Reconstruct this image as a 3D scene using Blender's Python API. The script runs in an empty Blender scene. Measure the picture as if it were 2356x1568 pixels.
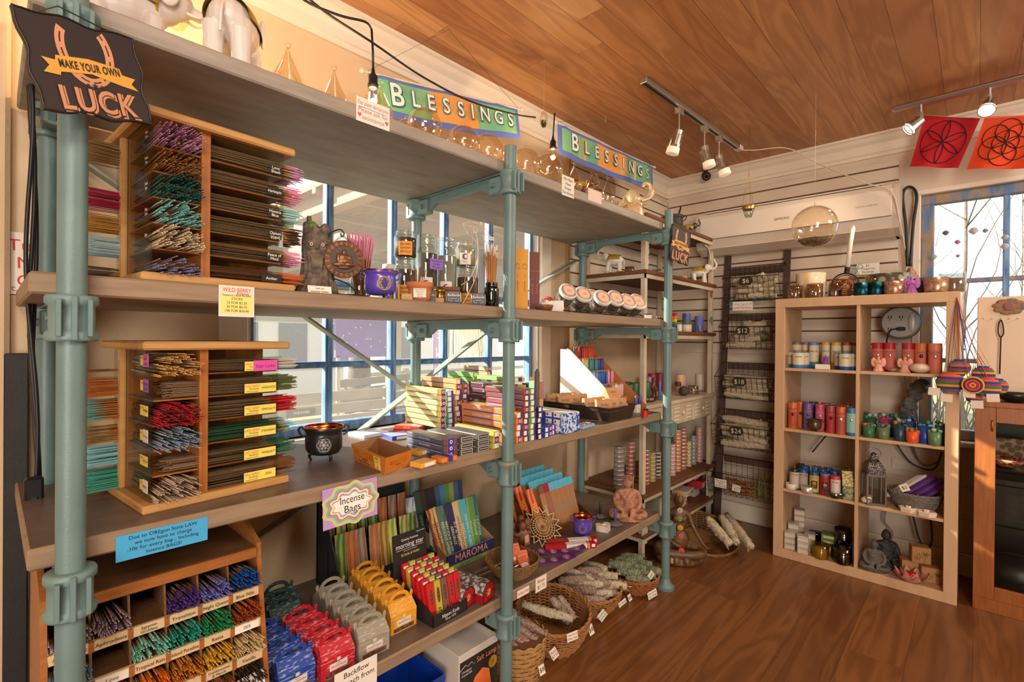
import bpy,math,random
from mathutils import Vector,Matrix,noise
random.seed(7)
PI=math.pi
sc=bpy.context.scene
COL=sc.collection
FPX,YAW,PITCH,ROLL,EYE=1134.39,.755884,-.003541,-.0089337,1.245
_F=Vector((math.cos(YAW)*math.cos(PITCH),math.sin(YAW)*math.cos(PITCH),math.sin(PITCH)))
_R0=Vector((math.sin(YAW),-math.cos(YAW),0));_D0=_F.cross(_R0)
_R=_R0*math.cos(ROLL)+_D0*math.sin(ROLL);_D=-_R0*math.sin(ROLL)+_D0*math.cos(ROLL)
cam=bpy.data.cameras.new('camera');camo=bpy.data.objects.new('camera',cam);COL.objects.link(camo)
cam.sensor_fit='HORIZONTAL';cam.sensor_width=36;cam.lens=FPX/2356*36;cam.clip_start=.02;cam.clip_end=200
camo.matrix_world=Matrix(((_R.x,-_D.x,-_F.x,0),(_R.y,-_D.y,-_F.y,0),(_R.z,-_D.z,-_F.z,EYE),(0,0,0,1)))
sc.camera=camo
sc.view_settings.view_transform='Standard';sc.view_settings.look='None';sc.view_settings.gamma=1
sc.view_settings.use_curve_mapping=False;sc.view_settings.exposure=0.55
sc.cycles.use_denoising=True;sc.cycles.max_bounces=7;sc.cycles.diffuse_bounces=4;sc.cycles.transparent_max_bounces=16
sc.cycles.caustics_reflective=False;sc.cycles.caustics_refractive=False;sc.cycles.sample_clamp_indirect=4
w=bpy.data.worlds.new('sky');sc.world=w;w.use_nodes=True
bg=w.node_tree.nodes['Background'];bg.inputs[0].default_value=(.93,.96,1,1);bg.inputs[1].default_value=1.5
def light(name,kind,loc,energy,color=(1,1,1),size=.1,aim=None,sy=None,spot=None):
 l=bpy.data.lights.new(name,kind);l.energy=energy;l.color=color
 if kind=='SUN':l.angle=size
 elif kind=='AREA':
  l.size=size
  if sy:l.shape='RECTANGLE';l.size_y=sy
 else:l.shadow_soft_size=size
 if spot:l.spot_size=spot;l.spot_blend=.6
 o=bpy.data.objects.new(name,l);COL.objects.link(o);o.location=loc
 if aim is not None:o.rotation_euler=(Vector(aim)-Vector(loc)).to_track_quat('-Z','Y').to_euler()
 return o
SUND=Vector((.55,-.86,-.50))
light('sun','SUN',(0,3,4),11,(1,.93,.8),.009,aim=Vector((0,3,4))+SUND)
light('added_ceiling_fill','AREA',(-.3,-.9,2.44),42,(1,.91,.80),.9,aim=(1.2,.9,.6))  # unseen area fill under the ceiling, added to brighten the shelves
light('added_ceiling_fill','AREA',(2.7,-1.7,2.44),45,(1,.91,.80),.9,aim=(2.4,.9,.6))  # second added fill, out of view on the right; no fixture there
light('added_back_fill','AREA',(-2.1,-1.2,1.2),110,(1,.92,.82),2.2,aim=(1.5,.9,1.7),sy=1.7)  # large fill added before the solid back wall, lifts shelves and ceiling
def ray(px,py):return _F+_R*((px-1178)/FPX)+_D*((py-784)/FPX)
def at(px,py,x=None,y=None,z=None,back=0):
 d=ray(px,py)
 if x is not None:t=x/d.x
 elif y is not None:t=y/d.y
 else:t=(z-EYE)/d.z
 p=Vector((0,0,EYE))+d*t
 if back:
  h=Vector((d.x,d.y,0)).normalized();p+=h*back
 return p
def per(p):return(Vector(p)-Vector((0,0,EYE))).dot(_F)/FPX
def face_cam(p):return math.atan2(-p[1],-p[0])+PI/2
def facing(p,extra=0):return math.atan2(p[1],p[0])-PI/2+extra
def lin(h):
 if isinstance(h,str):
  h=h.lstrip('#');c=[int(h[i:i+2],16)/255 for i in(0,2,4)]
 else:c=h
 return tuple((v/12.92 if v<=.04045 else((v+.055)/1.055)**2.4)for v in c)+(1,)
_mats={}
class Nodes:
 def __init__(s,name):
  s.m=bpy.data.materials.new(name);s.m.use_nodes=True;s.t=s.m.node_tree;s.n=s.t.nodes
  s.b=s.n['Principled BSDF'];s.out=s.n['Material Output']
 def new(s,t,**k):
  n=s.n.new(t)
  for a,v in k.items():
   if a.startswith('_'):setattr(n,a[1:],v)
   else:n.inputs[a.replace('__',' ')].default_value=v
  return n
 def l(s,a,b):s.t.links.new(a,b)
def mat(key,color='#888888',rough=.6,metal=0,kind=None,c2=None,scale=20,bump=0,bscale=None,spec=.5,emit=0,alpha=None,stretch=(1,1,1),amt=.5,clear=0,sub=0,mid=.5):
 if key in _mats:return _mats[key]
 N=Nodes(key);b=N.b
 b.inputs['Base Color'].default_value=lin(color);b.inputs['Roughness'].default_value=rough;b.inputs['Metallic'].default_value=metal
 b.inputs['Specular IOR Level'].default_value=spec
 if clear:b.inputs['Coat Weight'].default_value=clear;b.inputs['Coat Roughness'].default_value=.12
 if sub:b.inputs['Subsurface Weight'].default_value=sub;b.inputs['Subsurface Radius'].default_value=(.02,.012,.008);b.inputs['Subsurface Scale'].default_value=.4
 if emit:b.inputs['Emission Color'].default_value=lin(color);b.inputs['Emission Strength'].default_value=emit
 if c2 or bump:
  tc=N.new('ShaderNodeTexCoord');mp=N.new('ShaderNodeMapping');mp.inputs['Scale'].default_value=stretch
  N.l(tc.outputs['Object'],mp.inputs[0])
  if kind=='voronoi':tx=N.new('ShaderNodeTexVoronoi',Scale=scale);fo=tx.outputs['Distance']
  elif kind=='cell':tx=N.new('ShaderNodeTexVoronoi',Scale=scale);fo=tx.outputs['Color']
  elif kind=='wave':tx=N.new('ShaderNodeTexWave',Scale=scale,Distortion=6,Detail=3);fo=tx.outputs['Fac']
  elif kind=='rings':tx=N.new('ShaderNodeTexWave',Scale=scale,Distortion=0);tx.wave_type='RINGS';fo=tx.outputs['Fac']
  elif kind=='bands':tx=N.new('ShaderNodeTexWave',Scale=scale,Distortion=.3);tx.bands_direction='Z';fo=tx.outputs['Fac']
  elif kind=='check':tx=N.new('ShaderNodeTexChecker',Scale=scale);fo=tx.outputs['Fac']
  elif kind=='magic':tx=N.new('ShaderNodeTexMagic',Scale=scale);tx.turbulence_depth=3;fo=tx.outputs['Fac']
  else:tx=N.new('ShaderNodeTexNoise',Scale=scale,Detail=5);fo=tx.outputs['Fac']
  N.l(mp.outputs[0],tx.inputs['Vector'])
  if c2:
   r=N.new('ShaderNodeValToRGB');e=r.color_ramp.elements
   e[0].position=mid-amt/2;e[1].position=mid+amt/2;e[0].color=lin(color);e[1].color=lin(c2)
   N.l(fo,r.inputs[0]);N.l(r.outputs[0],b.inputs['Base Color'])
  if bump:
   bp=N.new('ShaderNodeBump',Strength=bump,Distance=.002)
   if bscale:
    t2=N.new('ShaderNodeTexNoise',Scale=bscale,Detail=4);N.l(mp.outputs[0],t2.inputs['Vector']);N.l(t2.outputs['Fac'],bp.inputs['Height'])
   else:N.l(fo,bp.inputs['Height'])
   N.l(bp.outputs[0],b.inputs['Normal'])
 _mats[key]=N.m
 return N.m
def flat(h,rough=.6):return mat('paint '+h+' %.2f'%rough,h,rough)
def metal_(h,rough=.3):return mat('metal '+h+' %.2f'%rough,h,rough,1)
def glass(key,tint='#ffffff',refl=.10,edge=.75,clear=.96,pwr=2.5,haze=0):
 if key in _mats:return _mats[key]
 N=Nodes(key);N.n.remove(N.b)
 tr=N.new('ShaderNodeBsdfTransparent');tr.inputs[0].default_value=[v*clear for v in lin(tint)[:3]]+[1]
 gl=N.new('ShaderNodeBsdfGlossy');gl.inputs['Roughness'].default_value=.03;gl.inputs[0].default_value=(1,1,1,1)
 lw=N.new('ShaderNodeLayerWeight');lw.inputs[0].default_value=.35
 mr=N.new('ShaderNodeMapRange');mr.inputs[3].default_value=refl;mr.inputs[4].default_value=edge
 pw=N.new('ShaderNodeMath',_operation='POWER');pw.inputs[1].default_value=pwr
 N.l(lw.outputs['Facing'],pw.inputs[0]);N.l(pw.outputs[0],mr.inputs[0])
 mx=N.new('ShaderNodeMixShader');N.l(mr.outputs[0],mx.inputs[0]);N.l(tr.outputs[0],mx.inputs[1]);N.l(gl.outputs[0],mx.inputs[2])
 so=mx.outputs[0]
 if haze:  # whitish translucent mix imitating glare haze on the glass
  td=N.new('ShaderNodeBsdfTranslucent');td.inputs[0].default_value=(.95,.95,.95,1);m3=N.new('ShaderNodeMixShader');m3.inputs[0].default_value=haze;N.l(so,m3.inputs[1]);N.l(td.outputs[0],m3.inputs[2]);so=m3.outputs[0]
 N.l(so,N.out.inputs[0]);_mats[key]=N.m
 return N.m
def planks(key,colors,width,length,axis='x',gap=.004,grain=(2.5,60,60),rough=.5,bump=.15,dark=.5,wob=5.,knots=True,gl=0):
 """boards along X (axis x) in Object space: each board its own tone, long grain, thin dark joints"""
 if key in _mats:return _mats[key]
 N=Nodes(key);b=N.b;b.inputs['Roughness'].default_value=rough
 if gl:b.inputs['Coat Weight'].default_value=gl;b.inputs['Coat Roughness'].default_value=.25
 tc=N.new('ShaderNodeTexCoord');sx=N.new('ShaderNodeSeparateXYZ');N.l(tc.outputs['Object'],sx.inputs[0])
 def m(op,a,c=None,d=None):
  n=N.new('ShaderNodeMath',_operation=op)
  for i,v in enumerate((a,c,d)):
   if v is None:continue
   if hasattr(v,'links'):N.l(v,n.inputs[i])
   else:n.inputs[i].default_value=v
  return n.outputs[0]
 L,W=(sx.outputs[0],sx.outputs[1])if axis=='x' else(sx.outputs[1],sx.outputs[0])
 row=m('FLOOR',m('DIVIDE',W,width));fr=m('FRACT',m('DIVIDE',W,width))
 wn=N.new('ShaderNodeTexWhiteNoise');wn.noise_dimensions='1D';N.l(row,wn.inputs['W'])
 ls=m('ADD',m('DIVIDE',L,length),m('MULTIPLY',wn.outputs['Value'],7.3));seg=m('FLOOR',ls);fl=m('FRACT',ls)
 cb=N.new('ShaderNodeCombineXYZ');N.l(row,cb.inputs[0]);N.l(seg,cb.inputs[1])
 w2=N.new('ShaderNodeTexWhiteNoise');w2.noise_dimensions='3D';N.l(cb.outputs[0],w2.inputs['Vector'])
 ramp=N.new('ShaderNodeValToRGB');ce=ramp.color_ramp.elements
 while len(ce)<len(colors):ce.new(.5)
 for i,c in enumerate(colors):ce[i].position=i/(len(colors)-1);ce[i].color=lin(c)
 N.l(w2.outputs['Value'],ramp.inputs[0])
 off=m('MULTIPLY',w2.outputs['Value'],37.);gc=N.new('ShaderNodeCombineXYZ')
 N.l(m('MULTIPLY',L,grain[0]),gc.inputs[0]);N.l(m('MULTIPLY',W,grain[1]/10),gc.inputs[1]);N.l(off,gc.inputs[2])
 nz=N.new('ShaderNodeTexNoise',Scale=1.0,Detail=2,Distortion=.6);N.l(gc.outputs[0],nz.inputs['Vector'])
 bands=m('SINE',m('MULTIPLY',nz.outputs['Fac'],wob*14))
 fine=N.new('ShaderNodeTexNoise',Scale=1.0,Detail=4);g2=N.new('ShaderNodeCombineXYZ')
 N.l(m('MULTIPLY',L,8),g2.inputs[0]);N.l(m('MULTIPLY',W,300),g2.inputs[1]);N.l(off,g2.inputs[2]);N.l(g2.outputs[0],fine.inputs['Vector'])
 gsum=m('ADD',m('MULTIPLY',m('MULTIPLY_ADD',bands,.5,.5),.6),m('MULTIPLY',fine.outputs['Fac'],.8))
 gfac=N.new('ShaderNodeMapRange');gfac.inputs[1].default_value=.35;gfac.inputs[2].default_value=1.15;gfac.inputs[3].default_value=1;gfac.inputs[4].default_value=dark;N.l(gsum,gfac.inputs[0])
 e1=m('LESS_THAN',fr,gap/width);e2=m('LESS_THAN',fl,gap/length*.8);edge=m('MAXIMUM',e1,e2)
 tot=m('MULTIPLY',gfac.outputs[0],m('SUBTRACT',1,m('MULTIPLY',edge,.75)))
 mx=N.new('ShaderNodeMix',_data_type='RGBA',_blend_type='MULTIPLY');mx.inputs[0].default_value=1
 cc=N.new('ShaderNodeCombineColor')
 N.l(tot,cc.inputs[0]);N.l(m('POWER',tot,1.25),cc.inputs[1]);N.l(m('POWER',tot,1.5),cc.inputs[2])
 N.l(ramp.outputs[0],mx.inputs[6]);N.l(cc.outputs[0],mx.inputs[7]);N.l(mx.outputs[2],b.inputs['Base Color'])
 bp=N.new('ShaderNodeBump',Strength=bump,Distance=.003);N.l(tot,bp.inputs['Height']);N.l(bp.outputs[0],b.inputs['Normal'])
 _mats[key]=N.m
 return N.m
_tx={}
def _text_mesh(s,ext,align,bold=0):
 k=(s,ext,align,bold)
 if k not in _tx:
  c=bpy.data.curves.new('t','FONT');c.body=s;c.size=1;c.align_x=align;c.align_y='CENTER';c.extrude=ext;c.resolution_u=3;c.space_line=.85;c.offset=bold;c.space_character=1.12 if bold>.015 else 1
  o=bpy.data.objects.new('t',c);COL.objects.link(o);dg=bpy.context.evaluated_depsgraph_get();dg.update()
  me=o.evaluated_get(dg).to_mesh();v=[tuple(q.co)for q in me.vertices];f=[tuple(p.vertices)for p in me.polygons]
  o.to_mesh_clear();bpy.data.objects.remove(o);bpy.data.curves.remove(c)
  if v:
   xs=[q[0]for q in v];_tx[k]=(v,f,max(xs)-min(xs))
  else:_tx[k]=([],[],1)
 return _tx[k]
def frame(o,xdir,ydir):
 x=Vector(xdir).normalized();z=x.cross(Vector(ydir)).normalized();y=z.cross(x)
 m=Matrix((x,y,z)).transposed().to_4x4();m.translation=Vector(o)
 return m
def T3(x=0,y=0,z=0):return Matrix.Translation((x,y,z))
def RX(a):return Matrix.Rotation(a,4,'X')
def RY(a):return Matrix.Rotation(a,4,'Y')
def RZ(a):return Matrix.Rotation(a,4,'Z')
class MB:
 def __init__(s):s.v=[];s.f=[];s.mi=[];s.sm=[];s.mats=[];s.M=Matrix.Identity(4)
 def add(s,vs,fs,m,smooth=False,M=None):
  if m not in s.mats:s.mats.append(m)
  k=s.mats.index(m);b=len(s.v);X=s.M@M if M is not None else s.M
  s.v+=[tuple(X@Vector(p))for p in vs];s.f+=[tuple(b+i for i in f)for f in fs];s.mi+=[k]*len(fs);s.sm+=[smooth]*len(fs)
  return s
 def box(s,a,c,m,bev=0,M=None):
  x0,y0,z0=[min(p,q)for p,q in zip(a,c)];x1,y1,z1=[max(p,q)for p,q in zip(a,c)]
  if not bev:
   return s.add([(x0,y0,z0),(x1,y0,z0),(x1,y1,z0),(x0,y1,z0),(x0,y0,z1),(x1,y0,z1),(x1,y1,z1),(x0,y1,z1)],[(3,2,1,0),(4,5,6,7),(0,1,5,4),(1,2,6,5),(2,3,7,6),(3,0,4,7)],m,M=M)
  e=min(bev,(x1-x0)/2.01,(y1-y0)/2.01,(z1-z0)/2.01);V=[];F=[]
  for sx in(0,1):
   for sy in(0,1):
    for sz in(0,1):
     X,Y,Z=(x0,x1)[sx],(y0,y1)[sy],(z0,z1)[sz];dx,dy,dz=(e,-e)[sx],(e,-e)[sy],(e,-e)[sz]
     V+=[(X,Y+dy,Z+dz),(X+dx,Y,Z+dz),(X+dx,Y+dy,Z)]
  I=lambda a,b,c,k:(a*4+b*2+c)*3+k
  for k,q in((0,0),(0,1)):F.append([I(q,0,0,0),I(q,1,0,0),I(q,1,1,0),I(q,0,1,0)][::(-1 if q==0 else 1)])
  for q in(0,1):F.append([I(0,q,0,1),I(1,q,0,1),I(1,q,1,1),I(0,q,1,1)][::(1 if q==0 else-1)])
  for q in(0,1):F.append([I(0,0,q,2),I(1,0,q,2),I(1,1,q,2),I(0,1,q,2)][::(-1 if q==0 else 1)])
  for a_ in(0,1):
   for b_ in(0,1):
    s1=1 if a_==b_ else-1
    F.append([I(0,a_,b_,1),I(0,a_,b_,2),I(1,a_,b_,2),I(1,a_,b_,1)][::s1])
    F.append([I(a_,0,b_,2),I(a_,0,b_,0),I(a_,1,b_,0),I(a_,1,b_,2)][::s1])
    F.append([I(a_,b_,0,0),I(a_,b_,0,1),I(a_,b_,1,1),I(a_,b_,1,0)][::s1])
    for c_ in(0,1):F.append([I(a_,b_,c_,k)for k in(0,1,2)][::(1 if(a_+b_+c_)%2 else-1)])
  return s.add(V,F,m,M=M)
 def cyl(s,p0,p1,r0,m,r1=None,n=16,caps=True,smooth=True,M=None):
  p0=Vector(p0);p1=Vector(p1);r1=r0 if r1 is None else r1;d=(p1-p0).normalized()
  a=d.orthogonal().normalized();b=d.cross(a);V=[];F=[]
  for p,r in((p0,r0),(p1,r1)):
   V+=[p+a*(r*math.cos(2*PI*i/n))+b*(r*math.sin(2*PI*i/n))for i in range(n)]
  F=[(i,(i+1)%n,n+(i+1)%n,n+i)for i in range(n)]
  s.add(V,F,m,smooth,M)
  if caps:s.add(V,[tuple(range(n))[::-1],tuple(range(n,2*n))],m,False,M)
  return s
 def lathe(s,prof,m,c=(0,0,0),n=24,smooth=True,M=None,sx=1,sy=1,wob=None):
  V=[];F=[];k=len(prof)
  for j,(r,z)in enumerate(prof):
   for i in range(n):
    a=2*PI*i/n;q=r*(wob(a,z)if wob else 1);V.append((c[0]+q*math.cos(a)*sx,c[1]+q*math.sin(a)*sy,c[2]+z))
  for j in range(k-1):
   for i in range(n):F.append((j*n+i,j*n+(i+1)%n,(j+1)*n+(i+1)%n,(j+1)*n+i))
  s.add(V,F,m,smooth,M)
  if prof[0][0]>1e-5:s.add(V[:n],[tuple(range(n))[::-1]],m,False,M)
  if prof[-1][0]>1e-5:s.add(V[-n:],[tuple(range(n))],m,False,M)
  return s
 def shell(s,prof,m,c=(0,0,0),n=24,M=None,sx=1,sy=1,t=.002,m2=None):
  """open vessel: outside up, inside down"""
  V=[];F=[];pr=prof+[(max(r-t,.0005),z+(t if j==len(prof)-1 else 0))for j,(r,z)in enumerate(prof[::-1])]
  if m2 is None:
   for r,z in pr:
    V+=[(c[0]+r*math.cos(2*PI*i/n)*sx,c[1]+r*math.sin(2*PI*i/n)*sy,c[2]+z)for i in range(n)]
   F=[(j*n+i,j*n+(i+1)%n,(j+1)*n+(i+1)%n,(j+1)*n+i)for j in range(len(pr)-1)for i in range(n)]
   s.add(V,F+[tuple(range(n))[::-1],tuple(range((len(pr)-1)*n,len(pr)*n))],m,True,M)
  else:
   k=len(prof)
   for part,mm in((pr[:k+1],m),(pr[k:],m2)):
    V=[]
    for r,z in part:V+=[(c[0]+r*math.cos(2*PI*i/n)*sx,c[1]+r*math.sin(2*PI*i/n)*sy,c[2]+z)for i in range(n)]
    F=[(j*n+i,j*n+(i+1)%n,(j+1)*n+(i+1)%n,(j+1)*n+i)for j in range(len(part)-1)for i in range(n)]
    s.add(V,F+([tuple(range(n))[::-1]]if part[0][0]and mm is m else[tuple(range((len(part)-1)*n,len(part)*n))]),mm,True,M)
  return s
 def tube(s,pts,r,m,n=6,closed=False,M=None,taper=None):
  P=[Vector(p)for p in pts];k=len(P);V=[];F=[];a=None
  for i in range(k):
   d=(P[(i+1)%k]-P[i-1])if(closed or 0<i<k-1)else(P[1]-P[0]if i==0 else P[-1]-P[-2])
   if d.length<1e-9:d=Vector((0,0,1))
   d.normalize()
   a=d.orthogonal().normalized()if a is None else(a-d*a.dot(d)).normalized()
   b=d.cross(a);q=r*(taper(i/(k-1))if taper else 1)
   V+=[P[i]+a*(q*math.cos(2*PI*j/n))+b*(q*math.sin(2*PI*j/n))for j in range(n)]
  for i in range(k if closed else k-1):
   i2=(i+1)%k;F+=[(i*n+j,i*n+(j+1)%n,i2*n+(j+1)%n,i2*n+j)for j in range(n)]
  if not closed:F+=[tuple(range(n))[::-1],tuple(range((k-1)*n,k*n))]
  return s.add(V,F,m,True,M)
 def ell(s,c,r,m,n=16,k=10,M=None):
  if not hasattr(r,'__len__'):r=(r,r,r)
  prof=[(math.sin(PI*j/k),-math.cos(PI*j/k))for j in range(k+1)]
  V=[(c[0]+r[0]*q*math.cos(2*PI*i/n),c[1]+r[1]*q*math.sin(2*PI*i/n),c[2]+r[2]*z)for q,z in prof[1:-1]for i in range(n)]
  F=[(j*n+i,j*n+(i+1)%n,(j+1)*n+(i+1)%n,(j+1)*n+i)for j in range(k-2)for i in range(n)]
  b=len(V);V+=[(c[0],c[1],c[2]-r[2]),(c[0],c[1],c[2]+r[2])]
  F+=[(b,(i+1)%n,i)for i in range(n)]+[(b+1,(k-2)*n+i,(k-2)*n+(i+1)%n)for i in range(n)]
  return s.add(V,F,m,True,M)
 def prism(s,out,z0,z1,m,M=None,side=None):
  n=len(out);V=[(x,y,z0)for x,y in out]+[(x,y,z1)for x,y in out]
  s.add(V,[tuple(range(n))[::-1],tuple(range(n,2*n))],m,False,M)
  return s.add(V,[(i,(i+1)%n,n+(i+1)%n,n+i)for i in range(n)],side or m,False,M)
 def text(s,t,size,m,M,ext=.0,align='CENTER',width=None,bold=0):
  v,f,wd=_text_mesh(t,ext,align,bold)
  k=size if not width else min(size,width/max(wd,.01))
  X=M@Matrix.Diagonal((k,size,size if ext else 1,1))
  return s.add(v,f,m,False,X)
 def mesh(s,name):
  me=bpy.data.meshes.new(name);me.from_pydata(s.v,[],s.f)
  for m in s.mats:me.materials.append(m)
  me.polygons.foreach_set('material_index',s.mi);me.polygons.foreach_set('use_smooth',s.sm);me.update();me.validate()
  return me
 def build(s,name,parent=None,label=None,loc=None,M=None):
  o=bpy.data.objects.new(name,s.mesh(name));COL.objects.link(o)
  if parent is not None:o.parent=parent
  if loc is not None:o.location=loc
  if M is not None:o.matrix_local=M
  if label:o['label']=label
  return o
 def solo(s,name,label,cat,loc=(0,0,0),rz=0,group=None,kind=None,M=None):
  o=s.build(name);o.location=loc;o.rotation_euler=(0,0,rz)
  if M is not None:o.matrix_world=M
  return tag(o,label,cat,group,kind)
def tag(o,label,cat,group=None,kind=None):
 o['label']=label;o['category']=cat
 if group:o['group']=group
 if kind:o['kind']=kind
 return o
def struct(mb,name,parent=None):
 o=mb.build(name,parent)
 if parent is None:o['kind']='structure'
 return o
def thing(name,label,cat,loc=(0,0,0),rz=0,group=None):
 o=bpy.data.objects.new(name,None);COL.objects.link(o);o.location=loc;o.rotation_euler=(0,0,rz);o.empty_display_size=.02
 return tag(o,label,cat,group)
def _kids(o,par):
 for ch in list(o.children):
  c=ch.copy();COL.objects.link(c);c.parent=par;_kids(ch,c)
def dup(o,label=None,loc=None,rz=None,group=None,scale=None):
 c=o.copy();COL.objects.link(c)
 if loc is not None:c.location=loc
 if rz is not None:c.rotation_euler=(c.rotation_euler[0],c.rotation_euler[1],rz)
 if label:c['label']=label
 if group:c['group']=group
 if scale:c.scale=(scale,)*3 if not hasattr(scale,'__len__')else scale
 _kids(o,c)
 return c
def remesh(mb,m,voxel,smooth=3,name='body',parent=None,disp=0,dscale=40):
 """fuse overlapping volumes into one continuous surface"""
 me=mb.mesh('tmp');o=bpy.data.objects.new('tmp',me);COL.objects.link(o)
 r=o.modifiers.new('r','REMESH');r.mode='VOXEL';r.voxel_size=voxel
 sm=o.modifiers.new('s','SMOOTH');sm.iterations=smooth;sm.factor=.5
 dg=bpy.context.evaluated_depsgraph_get();dg.update()
 me2=bpy.data.meshes.new_from_object(o.evaluated_get(dg));bpy.data.objects.remove(o);bpy.data.meshes.remove(me)
 me2.name=name;me2.materials.clear();me2.materials.append(m)
 for p in me2.polygons:p.use_smooth=True;p.material_index=0
 if disp:
  for v in me2.vertices:v.co+=v.normal*(disp*noise.noise(v.co*dscale))
 o2=bpy.data.objects.new(name,me2);COL.objects.link(o2)
 if parent is not None:o2.parent=parent
 return o2
def arc(c,r,a0,a1,n=12,plane='xz'):
 out=[]
 for i in range(n+1):
  a=a0+(a1-a0)*i/n;u,v=r*math.cos(a),r*math.sin(a)
  out.append({'xz':(c[0]+u,c[1],c[2]+v),'xy':(c[0]+u,c[1]+v,c[2]),'yz':(c[0],c[1]+u,c[2]+v)}[plane])
 return out
def spline(pts,n=8):
 P=[Vector(p)for p in pts];out=[]
 for i in range(len(P)-1):
  p0,p1,p2,p3=P[max(i-1,0)],P[i],P[i+1],P[min(i+2,len(P)-1)]
  for j in range(n):
   t=j/n;out.append(.5*((2*p1)+(p2-p0)*t+(2*p0-5*p1+4*p2-p3)*t*t+(3*p1-p0-3*p2+p3)*t**3))
 return out+[P[-1]]
# ================================================================ the room
XF,YL,ZC=3.60,1.76,2.463
PLASTER=mat('plaster','#d6bc9a',.85,c2='#cfb38e',scale=3,bump=.5,bscale=140,amt=.4)
WHITEW=mat('white_paint','#d8c8b4',.6,c2='#d2c0aa',scale=4,amt=.5,bump=.1)
TRIM=mat('trim_paint','#e4d6c2',.45)
FLOORM=planks('floor_boards',['#80502a','#8a5830','#744826','#946036'],.19,1.25,'x',.0012,(1.0,90,60),.36,.06,.62,2.4,gl=.15)
CEILM=planks('ceiling_boards',['#d09a66','#be8454','#dca873','#c8905c','#b47a50','#d29c68'],.125,6.5,'x',.0018,(.9,70,60),.5,.05,.72,3.2)
b=MB();b.box((-2.2,-3.2,-.05),(3.7,1.86,0),FLOORM);struct(b,'floor')
b=MB();b.box((-2.2,-3.2,ZC),(3.7,1.86,ZC+.05),CEILM);struct(b,'ceiling')
def wall_open(name,axis,pos,th,lo,hi,holes,m):
 b=MB()
 def bx(a0,a1,z0,z1):
  if a1-a0<1e-4 or z1-z0<1e-4:return
  if axis=='y':b.box((a0,pos,z0),(a1,pos+th,z1),m)
  else:b.box((pos,a0,z0),(pos+th,a1,z1),m)
 a=lo
 for h0,h1,z0,z1 in sorted(holes):
  bx(a,h0,0,ZC);bx(h0,h1,0,z0);bx(h0,h1,z1,ZC);a=h1
 bx(a,hi,0,ZC)
 return struct(b,name)
W1=(.585,2.08,.885,1.885);W2=(-.50,.235,.72,2.075)
wall_open('wall_left','y',YL,.10,-2.2,XF+.1,[W1],PLASTER)
wall_open('wall_far','x',XF,.10,-3.2,YL,[W2],WHITEW)
wall_open('wall_right','y',-3.2,.1,-2.2,3.7,[],PLASTER)
wall_open('wall_back','x',-2.3,.1,-3.2,1.86,[],PLASTER)
GROOVE=flat('#6e5238',.8)
def slats(name,axis,pos,a0,a1,z0,z1,step=.079):
 b=MB();z=z0
 if axis=='x':b.box((pos-.004,a0,z0),(pos,a1,z1),GROOVE)
 else:b.box((a0,pos-.004,z0),(a1,pos,z1),GROOVE)
 while z<z1-.01:
  t=min(z+step-.009,z1)
  if axis=='x':b.box((pos-.017,a0,z),(pos-.004,a1,t),WHITEW,.002)
  else:b.box((a0,pos-.017,z),(a1,pos-.004,t),WHITEW,.002)
  z+=step
 return struct(b,name)
slats('wall_far_slats','x',XF,.335,YL-.02,1.16,2.30)
slats('wall_left_slats','y',YL,2.33,XF-.02,1.33,2.30)
b=MB()
for z in(.12,.30,.48):b.box((XF-.006,-3.1,z),(XF,YL,z+.172),WHITEW,.003)
struct(b,'trim_1')
b=MB();b.box((2.315,YL-.022,1.10),(2.333,YL,2.33),mat('raw_edge','#a98656',.7));struct(b,'trim_2')
def crown(name,axis):
 b=MB();pr=[(0,0),(.075,0),(.075,-.012),(.062,-.018),(.05,-.035),(.03,-.052),(.022,-.07),(.022,-.10),(.014,-.105),(.014,-.125),(0,-.125)]
 if axis=='y':b.prism([(-x,z)for x,z in pr][::-1],-2.2,XF,TRIM,M=frame((0,YL,ZC),(0,1,0),(0,0,1)))
 else:b.prism([(-x,z)for x,z in pr][::-1],-YL,3.1,TRIM,M=frame((XF,0,ZC),(1,0,0),(0,0,1)))
 return struct(b,name)
crown('trim_3','y');crown('trim_4','x')
b=MB();b.box((-2.2,YL-.014,0),(XF,YL,.11),TRIM,.004);struct(b,'baseboard_left')
b=MB();b.box((XF-.02,-3.1,0),(XF-.006,YL-.014,.12),TRIM,.004);struct(b,'baseboard_far')
b=MB();b.box((-.10,YL-.03,0),(.035,YL,ZC-.12),PLASTER,.01);struct(b,'trim_5')
BLUE=mat('window_blue','#3d6ea8',.55,c2='#7fa0c4',scale=9,stretch=(6,6,1),amt=.35,bump=.3)
BLUEW=mat('window_blue_worn','#5b7aa0',.7,c2='#a68a66',scale=7,stretch=(4,4,1.2),amt=.3,bump=.5)
PANE=glass('window_pane','#f4f8fa',.03,.35,.95,haze=.05)  # bright haze of the overexposed outdoors is put into the pane material
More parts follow.
